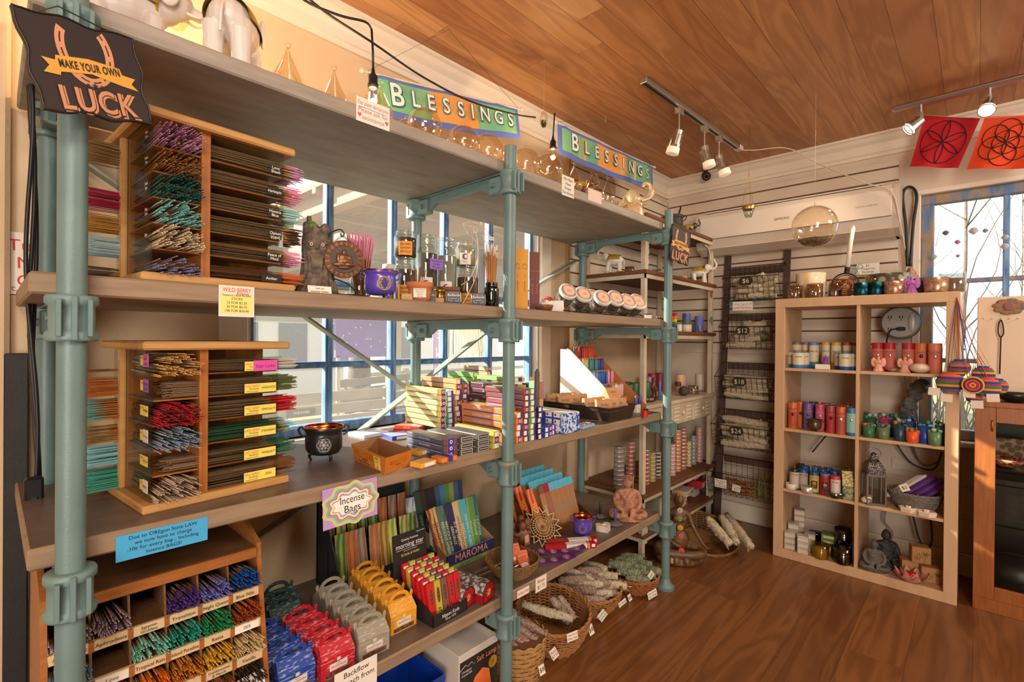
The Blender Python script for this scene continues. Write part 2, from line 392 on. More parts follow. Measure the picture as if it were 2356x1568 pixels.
def window1():
 x0,x1,z0,z1=W1;root=bpy.data.objects.new('window_1',None);COL.objects.link(root);root['kind']='structure'
 f=MB()
 y=YL+.035
 for a in((x0,z0+.035,x0+.035,z1-.02),(x1-.035,z0+.035,x1,z1-.02),(x0,z0,x1,z0+.035),(x0,z1-.02,x1,z1)):f.box((a[0],y,a[1]),(a[2],y+.045,a[3]),BLUE,.002)
 for cx in(.892,1.178,1.458,1.747):
  f.box((cx-.014,y+.004,z0),(cx+.014,y+.04,z1),BLUE,.003);f.box((cx-.006,y-.006,z0),(cx+.006,y+.01,z1),BLUE,.002)
 for cz in(1.142,1.452):f.box((x0,y+.006,cz-.012),(x1,y+.038,cz+.012),BLUE,.003);f.box((x0,y-.003,cz-.005),(x1,y+.01,cz+.005),BLUE,.002)
 f.build('window_frame',root)
 c=MB()
 for a in((x0-.085,z0,x0,z1),(x1,z0,x1+.085,z1)):c.box((a[0],YL-.02,a[1]),(a[2],YL,a[3]),TRIM,.004)
 c.box((x0-.085,YL-.02,z1),(x1+.085,YL,z1+.075),TRIM,.004);c.box((x0-.10,YL-.04,z0-.025),(x1+.10,YL+.035,z0),TRIM,.004)
 for s in(x0,x1-.012):c.box((s,YL,z0),(s+.012,y,z1),TRIM)
 c.build('window_casing',root)
 xs=[x0+.03,.892,1.178,1.458,1.747,x1-.03];zs=[z0+.03,1.142,1.452,z1-.015]
 for i in range(5):
  for j in range(3):
   p=MB();p.add([(xs[i],y+.022,zs[j]),(xs[i+1],y+.022,zs[j]),(xs[i+1],y+.022,zs[j+1]),(xs[i],y+.022,zs[j+1])],[(0,1,2,3)],PANE);p.build('window_pane',root)
window1()
def window2():
 y0,y1,z0,z1=W2;root=bpy.data.objects.new('window_2',None);COL.objects.link(root);root['kind']='structure'
 f=MB();x=XF+.02;e=.055
 for a in((y0,z0+e,y0+e,z1-e),(y1-e,z0+e,y1,z1-e),(y0,z0,y1,z0+e),(y0,z1-e,y1,z1)):f.box((x,a[0],a[1]),(x+.05,a[2],a[3]),BLUEW,.004)
 for cy in(-.108,-.30):f.box((x+.008,cy-.013,z0),(x+.04,cy+.013,z1),BLUE,.003)
 for cz in(1.585,1.15):f.box((x+.012,y0,cz-.012),(x+.038,y1,cz+.012),BLUEW,.003)
 f.build('window_frame',root)
 c=MB()
 for a in((y0-.07,z0,y0,z1),(y1,z0,y1+.035,z1),(y0-.07,z1,y1+.035,z1+.03)):c.box((XF-.018,a[0],a[1]),(XF+.004,a[2],a[3]),TRIM,.004)
 c.box((XF-.05,y0-.09,z0-.03),(XF+.02,y1+.06,z0),TRIM,.005)
 c.build('window_casing',root)
 ys=[y0+e,-.30,-.108,y1-e];zs=[z0+e,1.15,1.585,z1-e]
 for i in range(3):
  for j in range(3):
   p=MB();p.add([(x+.022,ys[i],zs[j]),(x+.022,ys[i+1],zs[j]),(x+.022,ys[i+1],zs[j+1]),(x+.022,ys[i],zs[j+1])],[(0,1,2,3)],PANE);p.build('window_pane',root)
window2()
# ================================================================ outside the two windows
GRASS=mat('dry_grass','#a89a6c',.95,c2='#7f7648',scale=3,amt=.5)
b=MB();b.box((-20,1.9,-.35),(60,45,-.30),GRASS);b.box((3.72,-40,-.36),(60,1.9,-.31),GRASS);tag(struct(b,'ground'),'dry tan grass lawn outside the windows','lawn')
PORCH=mat('porch_boards','#6e5138',.8,c2='#8f7050',scale=5,stretch=(8,1,1),amt=.5)
b=MB();b.box((1.75,2.75,2.42),(12,8.6,2.46),PORCH)
for i in range(8):b.box((1.85+i*1.25,2.75,2.27),(1.97+i*1.25,8.6,2.42),mat('porch_beam','#8d7458',.8))
for i in range(9):b.box((1.75,3.1+i*.68,2.38),(12,3.16+i*.68,2.42),mat('porch_beam','#8d7458',.8))
b.box((1.75,8.5,2.1),(12,8.62,2.42),mat('porch_beam','#8d7458',.8))
for x,y in((2.6,8.5),(5.6,8.5),(8.8,8.5)):b.box((x,y,-.3),(x+.14,y+.14,2.3),flat('#cfc6b4',.7))
b.solo('porch_roof','wooden porch roof with open beams outside the large window','porch')
def outside_pt(px,py,Y):return at(px,py,y=Y)
p=outside_pt(838,800,6.2)
b=MB();b.box((p.x-.42,6.2,.98),(p.x+.42,6.24,1.55),flat('#7460b4',.6));
for i in range(16):b.ell((p.x-.35+random.random()*.7,6.195,1.1+random.random()*.35),(.012,.004,.012),flat('#e8d8a0'),6,4)
b.box((p.x-.40,6.2,-.3),(p.x-.36,6.23,1.0),flat('#b8ad9a'));b.box((p.x+.36,6.2,-.3),(p.x+.40,6.23,1.0),flat('#b8ad9a'))
b.solo('garden_sign','purple notice board on posts outside the large window','sign')
p=outside_pt(1010,800,3.2)
b=MB();b.box((p.x-.06,3.2,.95),(p.x+.06,3.205,1.62),flat('#8a78c4'));b.box((p.x-.05,3.195,.97),(p.x+.05,3.2,1.60),flat('#9d7fb4'))
for t,z in(('O',1.50),('P',1.40),('E',1.28),('N',1.13)):b.text(t,.11,flat('#f0ead8'),frame((p.x,3.192,z),(-1,0,0),(0,0,1)))
b.tube([(p.x,3.2,1.62),(p.x,3.2,2.4)],.003,flat('#b8ad9a'))
b.solo('open_banner','purple vertical banner hanging outside, its letters seen from behind','banner')
b=MB()
p=outside_pt(1085,800,3.4)
for i in range(46):
 x=p.x-.27+i*.0118+random.uniform(-.004,.004);b.tube(spline([(x,3.4,1.80),(x+random.uniform(-.01,.01),3.4,1.5),(x+random.uniform(-.015,.015),3.4,1.2),(x+random.uniform(-.02,.02),3.4,1.0+random.random()*.08)],4),.0045,flat('#e2d8bc'),5)
b.tube([(p.x-.3,3.4,1.8),(p.x+.3,3.4,1.8)],.012,flat('#9c7a50'));b.tube([(p.x,3.4,1.8),(p.x,3.4,2.4)],.003,flat('#9c7a50'))
b.solo('string_hanging','cream macrame string hanging under the porch outside the large window','wall hanging')
def bench(px,Y,rz,lab,plaque=None):
 p=outside_pt(px,950,Y);r=thing('garden_bench',lab,'bench',(p.x,Y,-.3),rz);g=mat('bench_gray','#8f887c',.8)
 s=MB();[s.box((-.8,-.25+i*.12,.42),(.8,-.15+i*.12,.45),g)for i in range(4)];s.build('seat',r)
 s=MB();[s.box((-.8,.26,.55+i*.14),(.8,.29,.66+i*.14),g)for i in range(3)];s.build('backrest',r)
 for x in(-.72,.68):s=MB();s.box((x,-.25,0),(x+.05,-.19,.42),g);s.box((x,.25,0),(x+.05,.31,.95),g);s.box((x,-.25,.36),(x+.05,.3,.42),g);s.build('leg',r)
 if plaque:s=MB();s.box((-.5,.245,.70),(-.2,.258,.78),flat('#5c5850'));s.text(plaque,.045,flat('#cfc6b4'),frame((-.35,.243,.74),(1,0,0),(0,0,1)));s.build('plaque',r)
bench(790,5.0,0,'long gray slatted bench with a name plaque out on the grass','WEAVER')
bench(900,6.6,.3,'weathered bench standing farther off beside the notice board')
def shed(x0,x1,y,h,wc,rc,lab,txt=None):
 r=thing('shed',lab,'building',((x0+x1)/2,y,-.3));w2=(x1-x0)/2
 s=MB();s.box((-w2,0,0),(w2,2.5,h),flat(wc,.9));s.build('wall',r)
 s=MB();s.prism([(-.4,h),(1.3,h+.9),(3.0,h)],-w2-.2,w2+.2,flat(rc,.9),M=frame((0,0,0),(0,1,0),(0,0,1)));s.build('roof',r)
 for k in range(3):s=MB();s.box((-w2+.5+k*w2*.7,-.03,.9),(-w2+1.2+k*w2*.7,0,1.9),flat('#5f6468',.4));s.build('window',r)
 if txt:s=MB();s.box((-w2+.1,-.04,h-.55),(w2-.1,0,h-.1),flat('#8a8478'));s.text(txt,.3,flat('#f0e6c8'),frame((0,-.05,h-.32),(1,0,0),(0,0,1)));s.build('signboard',r)
shed(3.2,6.6,12.5,2.5,'#cbc9c2','#8d8a84','pale shop building with a painted sign across the lawn','BRAKES & SHOCKS')
shed(8.5,13.5,13.5,2.6,'#d8d5cc','#77736c','white low shed standing beyond the purple notice board')
shed(17,25,14,2.9,'#c8c2b4','#77736c','long beige shed with three windows far across the lawn')
BARK=mat('bark','#7b6c5c',.95,c2='#5b4e42',scale=12,bump=.6)
def tree(x,y,h,lab,seed,n=26,spread=1.0,r0=.13,lean=0):
 rnd=random.Random(seed);r=thing('bare_tree',lab,'tree',(x,y,-.3));s=MB()
 s.tube(spline([(0,0,0),(.06,.03,h*.25),(-.05+lean*.4,0,h*.5),(lean,.05,h)],6),r0,BARK,8,taper=lambda t:1-.85*t);s.build('trunk',r)
 s=MB()
 for i in range(n):
  z=h*(.18+.75*rnd.random());a=rnd.random()*2*PI;L=spread*(.5+rnd.random())*(1.2-z/h*.6);bx=lean*(z/h)**2
  p0=Vector((bx,0,z));p1=p0+Vector((math.cos(a)*L*.5,math.sin(a)*L*.5,L*.45));p2=p0+Vector((math.cos(a+.3)*L,math.sin(a+.3)*L,L*1.1))
  s.tube(spline([p0,p1,p2],4),r0*.28,BARK,5,taper=lambda t:1-.9*t)
  for k in range(4):
   q=p1.lerp(p2,rnd.random());dd=Vector((rnd.uniform(-1,1),rnd.uniform(-1,1),rnd.uniform(.2,1)))*L*.45
   s.tube([q,q+dd*.5+Vector((0,0,.05)),q+dd],r0*.09,BARK,4,taper=lambda t:1-.8*t)
 s.build('branch',r)
tree(5.0,8.9,5.5,'thick bare tree growing beyond the porch outside the large window',3,20,1.4,.28)
for i,(x,y,ln,lab)in enumerate(((7.5,.10,.4,'bare leafless tree nearest the small far window'),(11.5,-1.4,-.5,'bare tree leaning left behind the nearest one, outside the small window'),(15.5,.9,.3,'slim bare tree far off outside the left of the small window'),(19.5,-.9,.2,'bare tree with fine twigs in the middle distance outside the small window'))):
 tree(x,y,5.5+.8*i,lab,11+i,22,1.4,.034,ln)
SHR=mat('winter_shrub','#9a8f7c',.95,c2='#6f6a4c',scale=30,amt=.5)
b=MB()
for i in range(420):
 a=random.uniform(0,2*PI);x=12+random.uniform(-1,1);y=random.uniform(-5,3);q=Vector((x,y,-.3));s_=Vector((random.uniform(-.5,.5),random.uniform(-.5,.5),random.uniform(.8,1.9)))
 b.tube([q,q+s_*.5+Vector((0,random.uniform(-.1,.1),0)),q+s_],.018,SHR,4,taper=lambda t:1-.7*t)
b.solo('winter_hedge','tangled leafless hedge beyond the small far window','hedge',kind='stuff')
b=MB()
for i in range(14):b.box((5.5+i*1.1,9.6,-.3),(5.6+i*1.1,9.7,.55),flat('#b7b0a2',.8))
for z in(.1,.4):b.box((5.5,9.62,z),(20,9.66,z+.09),flat('#b7b0a2',.8))
b.solo('rail_fence','pale post and rail fence running across the lawn','fence')
# ================================================================ pipe rack
TEAL=mat('teal_paint','#6e8784',.42,c2='#607976',scale=8,bump=.25,bscale=220,amt=.5,spec=.5)
TEALW=mat('teal_worn','#6e8784',.5,c2='#8f7a4c',scale=13,amt=.10,mid=.66,bump=.3,bscale=160)
SHELFM=mat('shelf_wood','#9d8468',.6,c2='#7c6650',scale=5,stretch=(1.2,14,14),amt=.6,bump=.3)
SHELFT=mat('shelf_top_wood','#77655a',.38,c2='#5d4d42',scale=4,stretch=(1.5,9,9),amt=.7,bump=.15)
SHELFG=mat('gray_shelf_board','#a89c8e',.6,c2='#857a6e',scale=6,stretch=(1.2,3.5,8),amt=.6,bump=.2)
ZS={'low':.375,'mid':.882,'eye':1.353,'top':1.842}
PX_=(.098,1.187,2.345);PYF,PYB,YF,YB=1.133,1.655,1.158,1.735
rack=thing('pipe_rack','teal painted pipe rack with four long wooden shelves along the window wall','shelving rack',(1.2,1.4,0))
IV=Matrix.Translation((-1.2,-1.4,0))
def rp(b,name,label=None):b2=b.build(name,rack,label);b2.location=(-1.2,-1.4,0);return b2
for lv,z in ZS.items():
 for i,(xa,xb)in enumerate(((.045,1.187),(1.188,2.335))):
  b=MB();th=.038
  b.box((xa,YF,z-th),(xb,YB,z),SHELFG if lv=='top' else SHELFM,.004)
  if lv!='top':b.box((xa+.004,YF+.006,z-.001),(xb-.004,YB-.004,z+.0006),SHELFT)
  rp(b,'shelf_board')
for i,x in enumerate(PX_):
 for y in(PYF,PYB):
  b=MB();top=(2.02,1.885,1.90)[i];b.cyl((x,y,.02),(x,y,top),.0205,TEAL,n=24);b.cyl((x,y,.0),(x,y,.012),.045,TEAL,n=20);b.lathe([(.042,.012),(.028,.03),(.0215,.05)],TEAL,(x,y,0),20);rp(b,'post')
def clamp(x,y,z,s):
 """split collar with two flanges and an ear with a bolt that carries the bracket; s = +1 toward the wall"""
 b=MB();b.lathe([(.024,-.078),(.034,-.078),(.036,-.074),(.036,-.064),(.031,-.060),(.031,-.018),(.036,-.014),(.036,-.004),(.034,0),(.024,0)],TEALW,(x,y,z),28)
 b.box((x-.004,y-s*.040,z-.076),(x+.004,y-s*.030,z-.002),TEAL,.001)
 for q in(-.020,.020):b.box((x+q-.0035,y-s*.042,z-.070),(x+q+.0035,y-s*.026,z-.008),TEAL,.001)
 b.box((x-.018,y+s*.02,z-.066),(x+.018,y+s*.088,z-.010),TEALW,.004);c=rp(b,'clamp')
 for q in(-1,1):b=MB();b.cyl((x+q*.018,y+s*.060,z-.038),(x+q*.026,y+s*.060,z-.038),.009,TEAL,n=6);b.cyl((x+q*.026,y+s*.060,z-.038),(x+q*.030,y+s*.060,z-.038),.005,TEAL,n=10);b.build('bolt',c)
def bracket(x,z):
 b=MB();ya,yb=PYF+.03,PYB-.03;o=[(ya,z-.062),(ya+.055,z-.062),(ya+.105,z-.034),(yb-.105,z-.034),(yb-.055,z-.062),(yb,z-.062),(yb,z-.002),(ya,z-.002)]
 b.prism(o,x-.007,x+.007,TEAL,M=frame((0,0,0),(0,1,0),(0,0,1)));b.box((x-.016,ya,z-.006),(x+.016,yb,z-.001),TEAL);rp(b,'bracket')
for lv,z in ZS.items():
 for x in PX_:
  zz=z-.040;clamp(x,PYF,zz,1);clamp(x,PYB,zz,-1);bracket(x,zz)
def brace(x0,z0,x1,z1,y=1.70):
 b=MB();d=Vector((x1-x0,0,z1-z0));L=d.length;b.box((0,-.007,-.021),(L,.0,.021),mat('brace_paint','#8a9286',.5),.001,M=frame((x0,y,z0),d,(0,-1,0))@RX(PI/2));rp(b,'brace')
brace(.58,1.425,1.40,.892);brace(1.86,1.42,.96,.884,1.712)
brace(2.33,1.705,1.75,1.425);brace(.30,.46,1.16,.83);brace(1.58,.84,2.02,.40);brace(.12,1.72,.55,1.45)
# ================================================================ shared looks
def atd(px,py,d):return Vector((0,0,EYE))+ray(px,py)*d
INK=flat('#1e1a18',.7);PAPER=mat('paper','#e6ddcd',.8);CREAMP=flat('#efe2b8',.75)
PINE=mat('pine_board','#c99a5e',.5,c2='#b07f45',scale=6,stretch=(2,12,12),amt=.6)
OAK=mat('oak','#a9692c',.45,c2='#875024',scale=7,stretch=(1.5,16,16),amt=.6,bump=.15)
OAKD=mat('oak_inside','#7d5530',.6,c2='#5f3f24',scale=8,stretch=(2,14,14),amt=.6)
PLYE=mat('plywood_edge','#b5702f',.5,c2='#8a4c1c',scale=60,stretch=(1,1,.02),amt=.4)
CASEG=glass('case_glass','#f0f2ee',.012,.30,.97)
CARD=flat('#f4ecdc',.8)
def paper(b,w,h,M,m=PAPER,t=.0006):b.box((-w/2,-h/2,-t),(w/2,h/2,0),m,M=M)
def note(name,label,P0,xd,yd,w,h,lines,m=PAPER,ink=INK,cat='sign',size=None,extra=None,curl=0):
 """handwritten card: centre P0, text runs along xd"""
 M=frame(P0,xd,yd);b=MB();paper(b,w,h,M,m)
 n=len(lines);s=size or h/(n+.6)
 for i,t in enumerate(lines):
  ik=ink[i]if isinstance(ink,(list,tuple))else ink
  if t:b.text(t,s*.95,ik,M@T3(0,h*.5-(i+.75)*h/(n+.5),.0006),width=w*.9)
 if extra:extra(b,M)
 return b.solo(name,label,cat)
COAT=mat('incense_coat','#86664a',.95,c2='#6a4e38',scale=300,amt=.5,bump=.4);BARE=flat('#a8793f',.8);COATD=mat('incense_coat_dark','#2e241d',.95);COATR=mat('incense_coat_red','#6a4028',.95)
def stick_geo(b,p0,d,L,coat,tip,tl,bare=0,r=.0011,n=4):
 """dark coated length, a little bare bamboo, dyed end"""
 d=d.normalized();a=L-tl-bare
 b.cyl(p0,p0+d*a,r*1.3,coat,n=n,caps=False)
 if bare:b.cyl(p0+d*a,p0+d*(a+bare),r*.8,BARE,n=n,caps=False)
 b.cyl(p0+d*(a+bare),p0+d*L,r,tip,n=n,caps=True)
_stick={}
def single_stick(p0,d,L,coat,tip,tl,bare,label,group,r=.0011):
 k=(round(L,3),tip.name,coat.name,round(tl,3),round(bare,3),r)
 M=frame(p0,d,Vector(d).orthogonal())
 if k not in _stick:
  b=MB();stick_geo(b,Vector((0,0,0)),Vector((1,0,0)),L,coat,tip,tl,bare,r,5);o=b.build('incense_stick');_stick[k]=o
 else:
  o=_stick[k].copy();COL.objects.link(o)
 o.matrix_world=M;return tag(o,label,'incense stick',group)
def bundle(p0,d,up,w,h,L,n,coat,tip,tl,bare,label,singles=0,fan=.05,sag=0,r=.0011,jit=.012,cat='incense sticks',full=False):
 """n sticks lying in a bin: p0 = centre of the inner end; singles of them are objects of their own"""
 d=Vector(d).normalized();up=Vector(up).normalized();s=d.cross(up);b=MB()
 tipc=tip if isinstance(tip,(list,tuple))else[tip]
 for i in range(n):
  q,v=random.uniform(-1,1),random.random()**(.9 if full else 1.3)
  lim=math.sqrt(max(0,1-(q*.92)**2));v*=1 if full else .35+.65*lim
  o=Vector(p0)+s*(q*w/2)+up*(v*h)-d*0+d*random.uniform(-jit,jit)
  dd=d+s*(q*fan+random.gauss(0,.004))+up*((v-.4)*fan*.6+random.gauss(0,.0035)+sag)
  t=random.choice(tipc)
  if i<singles and(v>.5 or abs(q)>.5 or True):single_stick(o+up*.0006,dd,L,coat,t,tl,bare,label[0],label[1],r)
  else:stick_geo(b,o,dd,L,coat,t,tl,bare,r)
 return b.solo('incense_bundle','bundle of '+label[2],cat,kind='stuff')
def display_case(F,ang,side,z,H,name_label,bins_end,bins_right,bins_left,stickers,white_text):
 """four pinwheel bins under a square top; F = front corner, local x runs along the right-hand face"""
 R_=thing('incense_display',name_label,'display case',(F[0],F[1],z),ang)
 X=Matrix.Translation((F[0],F[1],z))@RZ(ang);S=side;w=S*.34;t=.008;bt=.018;e=.022
 m=MB();m.box((-e,-e,0),(S+e,S+e,bt),PINE,.003);m.build('base_board',R_)
 m=MB();m.box((-e,-e,H-bt),(S+e,S+e,H),PINE,.004);m.build('top_board',R_)
 n=len(bins_end);lh=(H-2*bt)/n
 recs={'right':(w,0,S,w),'end':(0,0,w,S-w),'left':(0,S-w,S-w,S),'back':(S-w,w,S,S)}
 for k,(x0,y0,x1,y1)in recs.items():
  for i in range(1,n):m=MB();m.box((x0+.002,y0+.002,bt+i*lh-.003),(x1-.002,y1-.002,bt+i*lh),OAK);m.build('bin_shelf',R_)
 core=MB()
 core.box((w,w-t,bt),(S-w+t,w,H-bt),OAK);core.box((w-t,w,bt),(w,S-w+t,H-bt),OAK);core.box((w,S-w,bt),(S-w,S-w+t,H-bt),OAK);core.box((S-w,w,bt),(S-w+t,S-w,H-bt),OAK)
 core.box((w-.001,.0,bt),(w+.016,w-t,H-bt),PLYE);core.box((0,S-w,bt),(w,S-w+.014,H-bt),PLYE);core.box((S-w,S-w,bt),(S-w+.014,S,H-bt),PLYE);core.box((S-w,w-.014,bt),(S,w,H-bt),PLYE)
 core.build('divider',R_)
 g=.004
 for a,c in(((w+.016,-g,bt),(S,0,H-bt)),((-g,-g,bt),(0,S-w,H-bt)),((0,S,bt),(S-w,S+g,H-bt)),((S,w,bt),(S+g,S,H-bt))):
  m=MB();m.box(a,c,CASEG);m.build('glass_panel',R_)
 m=MB();m.box((-.012,S-w-.002,bt),(-.001,S-w+.014,H-bt),PINE);m.build('corner_post',R_)
 def W_(v):return X@Vector(v)
 ux,uy=(X.to_3x3()@Vector((1,0,0))),(X.to_3x3()@Vector((0,1,0)))
 up=Vector((0,0,1));L=.28*S/.265
 for i in range(n):
  zb=bt+(n-1-i)*lh+.002
  if bins_end[i]:
   tip,cnt,coat,txt,tl,sg=bins_end[i];bundle(W_((w*.5-.004,L-.035,zb)),-uy,up,w*.62,lh*.78*min(1,cnt/80),L,cnt,coat,tip,tl,.03 if tl<.06 else .0,('%s incense stick in the open end of the %s display case'%(txt,'upper' if z>1 else 'lower'),txt+' incense sticks','%s incense sticks in the open end of the %s display case'%(txt,'upper' if z>1 else 'lower')),sg,fan=.05)
  if bins_right[i]:
   tip,cnt,coat,txt,tl=bins_right[i];bundle(W_((S+.045-L,w*.5-.006,zb)),ux,up,w*.80,lh*.62*min(1,cnt/80),L,int(cnt*1.5),coat,tip,tl,.018,(0,0,'%s incense sticks behind the right-hand glass of the %s display case'%(txt,'upper' if z>1 else 'lower')),0,fan=.02,full=True)
  if bins_left[i]:
   tip,cnt,coat,txt,tl=bins_left[i];bundle(W_((L-.065,S-w*.5-.004,zb)),-ux,up,w*.72,lh*.7*min(1,cnt/70),L,cnt,coat,tip,tl,.02,(0,0,'%s incense sticks poking out at the back left of the %s display case'%(txt,'upper' if z>1 else 'lower')),0,fan=.03)
 YEL=flat('#ead25e',.5)
 for i,(txt,wd,mm)in enumerate(stickers['right']):
  zz=bt+(n-1-i)*lh+.012;M=frame((S-wd/2-.004,-g-.0012,zz),(1,0,0),(0,0,1));s=MB()
  if white_text:
   s.box((-wd/2,-.009,-.0008),(wd/2,.009,0),INK,M=M)
   ls=txt.split('|')
   for k,l_ in enumerate(ls):s.text(l_,.0095,CARD,M@T3(0,(.0045 if k==0 else-.0045)if len(ls)>1 else 0,.0004),width=wd*.92)
  else:
   s.box((-wd/2,-.0125,-.0008),(wd/2,.0125,0),INK,M=M);s.box((-wd/2+.0015,-.011,-.0004),(wd/2-.0015,.011,.0003),YEL,M=M)
   s.text('WILD BERRY',.0085,flat('#d8501e'),M@T3(-wd*.24,.0045,.0006),width=wd*.44);s.text('Incense',.007,INK,M@T3(-wd*.2,-.0015,.0007),width=wd*.3);s.text('PREMIUM INCENSE',.004,INK,M@T3(-wd*.25,-.008,.0006),width=wd*.36)
   if mm:s.box((-wd*.22,-.012,.0006),(wd/2+.001,.0135,.001),mm,M=M);s.text(txt,.012,flat('#7a2560'),M@T3(wd*.14,0,.0013),width=wd*.6)
   else:s.text(txt,.008,INK,M@T3(wd*.25,0,.0007),width=wd*.44)
  s.build('sticker',R_)
 for i,(txt,mm)in enumerate(stickers['left']):
  zz=bt+(n-1-i)*lh+.012+(.018 if not white_text else .008);wd=.052 if not white_text else .020;M=frame((-g-.0012,wd/2+.006,zz),(0,-1,0),(0,0,1));s=MB()
  if white_text:
   for k,l_ in enumerate(txt.split('|')):s.text(l_,.009,CARD,M@T3(0,.005-.009*k,.0004),width=wd)
  else:
   s.box((-wd/2,-.0125,-.0008),(wd/2,.0125,0),INK,M=M);s.box((-wd/2+.0015,-.011,-.0004),(wd/2-.0015,.011,.0003),YEL,M=M)
   s.text('WILD BERRY',.006,flat('#d8501e'),M@T3(-wd*.24,.005,.0006),width=wd*.42)
   if mm:s.box((-wd*.08,-.013,.0006),(wd/2+.002,.014,.001),mm,M=M);s.text(txt.split('|')[0],.009,flat('#3a2a6a'),M@T3(wd*.22,.004 if '|' in txt else 0,.0013),width=wd*.5)
   else:s.text(txt,.008,INK,M@T3(wd*.2,0,.0007),width=wd*.5)
   if mm and '|' in txt:s.text(txt.split('|')[1],.009,flat('#3a2a6a'),M@T3(wd*.22,-.006,.0013),width=wd*.5)
  s.build('sticker',R_)
 return R_
F_=flat
PINK,MAUVE,BRN,DGRN,TURQ,BEIG,LILA=F_('#e48fa8'),F_('#c58fb4'),F_('#96622c'),F_('#0f5a50'),F_('#7cc3c2'),F_('#d8c3a0'),F_('#8c8cb4')
display_case((.222,1.200),.07,.262,ZS['eye'],.345,'tall pine and glass incense display case on the eye-level shelf',[(MAUVE,110,COAT,'mauve-tipped',.085,26),(BRN,90,COAT,'brown',.10,24),(DGRN,110,COAT,'dark green',.10,26),(TURQ,100,COAT,'turquoise-tipped',.05,26),(BEIG,130,COAT,'beige',.10,28),(LILA,55,COAT,'lilac-grey',.09,20)],[(MAUVE,90,COAT,'pink-tipped Love Shack',.025),(PINK,80,COAT,'pink-tipped Harlequin',.03),(F_('#a8d0c6'),90,COAT,'pale turquoise Havana Blue',.045),(F_('#4a3020'),90,COAT,'plain dark brown Opium',.03),(F_('#e08fb0'),70,COAT,'pink Peace of Mind',.035),(F_('#c8662a'),70,COATR,'orange Amber',.06)],[(F_('#8a6a38'),70,BARE,'olive brown',.05),None,(F_('#a0203a'),110,COATR,'crimson',.10),(F_('#b07830'),100,BARE,'honey brown',.05),(F_('#9fb4b4'),110,F_('#8a8f8c'),'silver grey',.10),(F_('#5a4030'),40,COAT,'dark brown',.05)],{'right':[('Love|Shack',.030,None),('Harlequin',.034,None),('Havana|Blue',.032,None),('Opium|(type)',.030,None),('Peace of|Mind',.034,None),('Amber',.046,None)],'left':[('Fairy|Dust',None),('Floral|Pop',None),('Fresh|Rain',None),('King|Cake',None),('Baby',None)]},True)
display_case((.233,1.243),.10,.262,ZS['mid'],.352,'wider pine and glass incense display case with yellow stickers, on the middle shelf',[(F_('#d8a860'),120,F_('#c9c2b4'),'gold-tipped',.05,26),None,(F_('#b8142a'),130,COATR,'bright red',.07,28),(F_('#9aa4b8'),90,COAT,'silver-blue',.06,22),None,(F_('#c8b4a0'),80,F_('#9a6a3a'),'white-tipped',.05,22)],[(F_('#c8c2b8'),60,COAT,'pale grey',.05),(F_('#5a6430'),90,COAT,'olive green Sandalwood',.05),(F_('#c01828'),110,COAT,'red Strawberry',.06),(F_('#7ac0d0'),60,F_('#2a5a40'),'green and sky-blue Tranquility',.02),(F_('#2f6a4a'),60,COAT,'dark green',.05),(F_('#7a4a24'),90,COAT,'rust brown Zen',.05)],[(F_('#7a5a38'),8,COAT,'few thin brown',.05),(F_('#b06428'),90,F_('#b06428'),'orange brown',.05),(F_('#6aa094'),130,F_('#a86428'),'teal-tipped',.02),(F_('#8a6a3a'),60,F_('#a86428'),'brown',.03),(F_('#8ac0c4'),110,F_('#8ac0c4'),'pale aqua',.10),(F_('#4aa088'),120,F_('#4aa088'),'sea green',.10)],{'right':[('Sugar Cookie',.078,F_('#d84aa0')),('SANDALWOOD',.078,None),('SENSUALITY',.078,None),('STRAWBERRY',.078,None),('TRANQUILITY',.078,None),('ZEN',.078,None)],'left':[('Lilac|Lovers',F_('#d060a8')),('Brown Sugar|Caramel',F_('#8a5ab8')),('MYRRH',None),('Yin-Yang',F_('#d8d0c0')),('PATCHOULI',None),('Shangri-La',F_('#ddd6c8'))]},False)
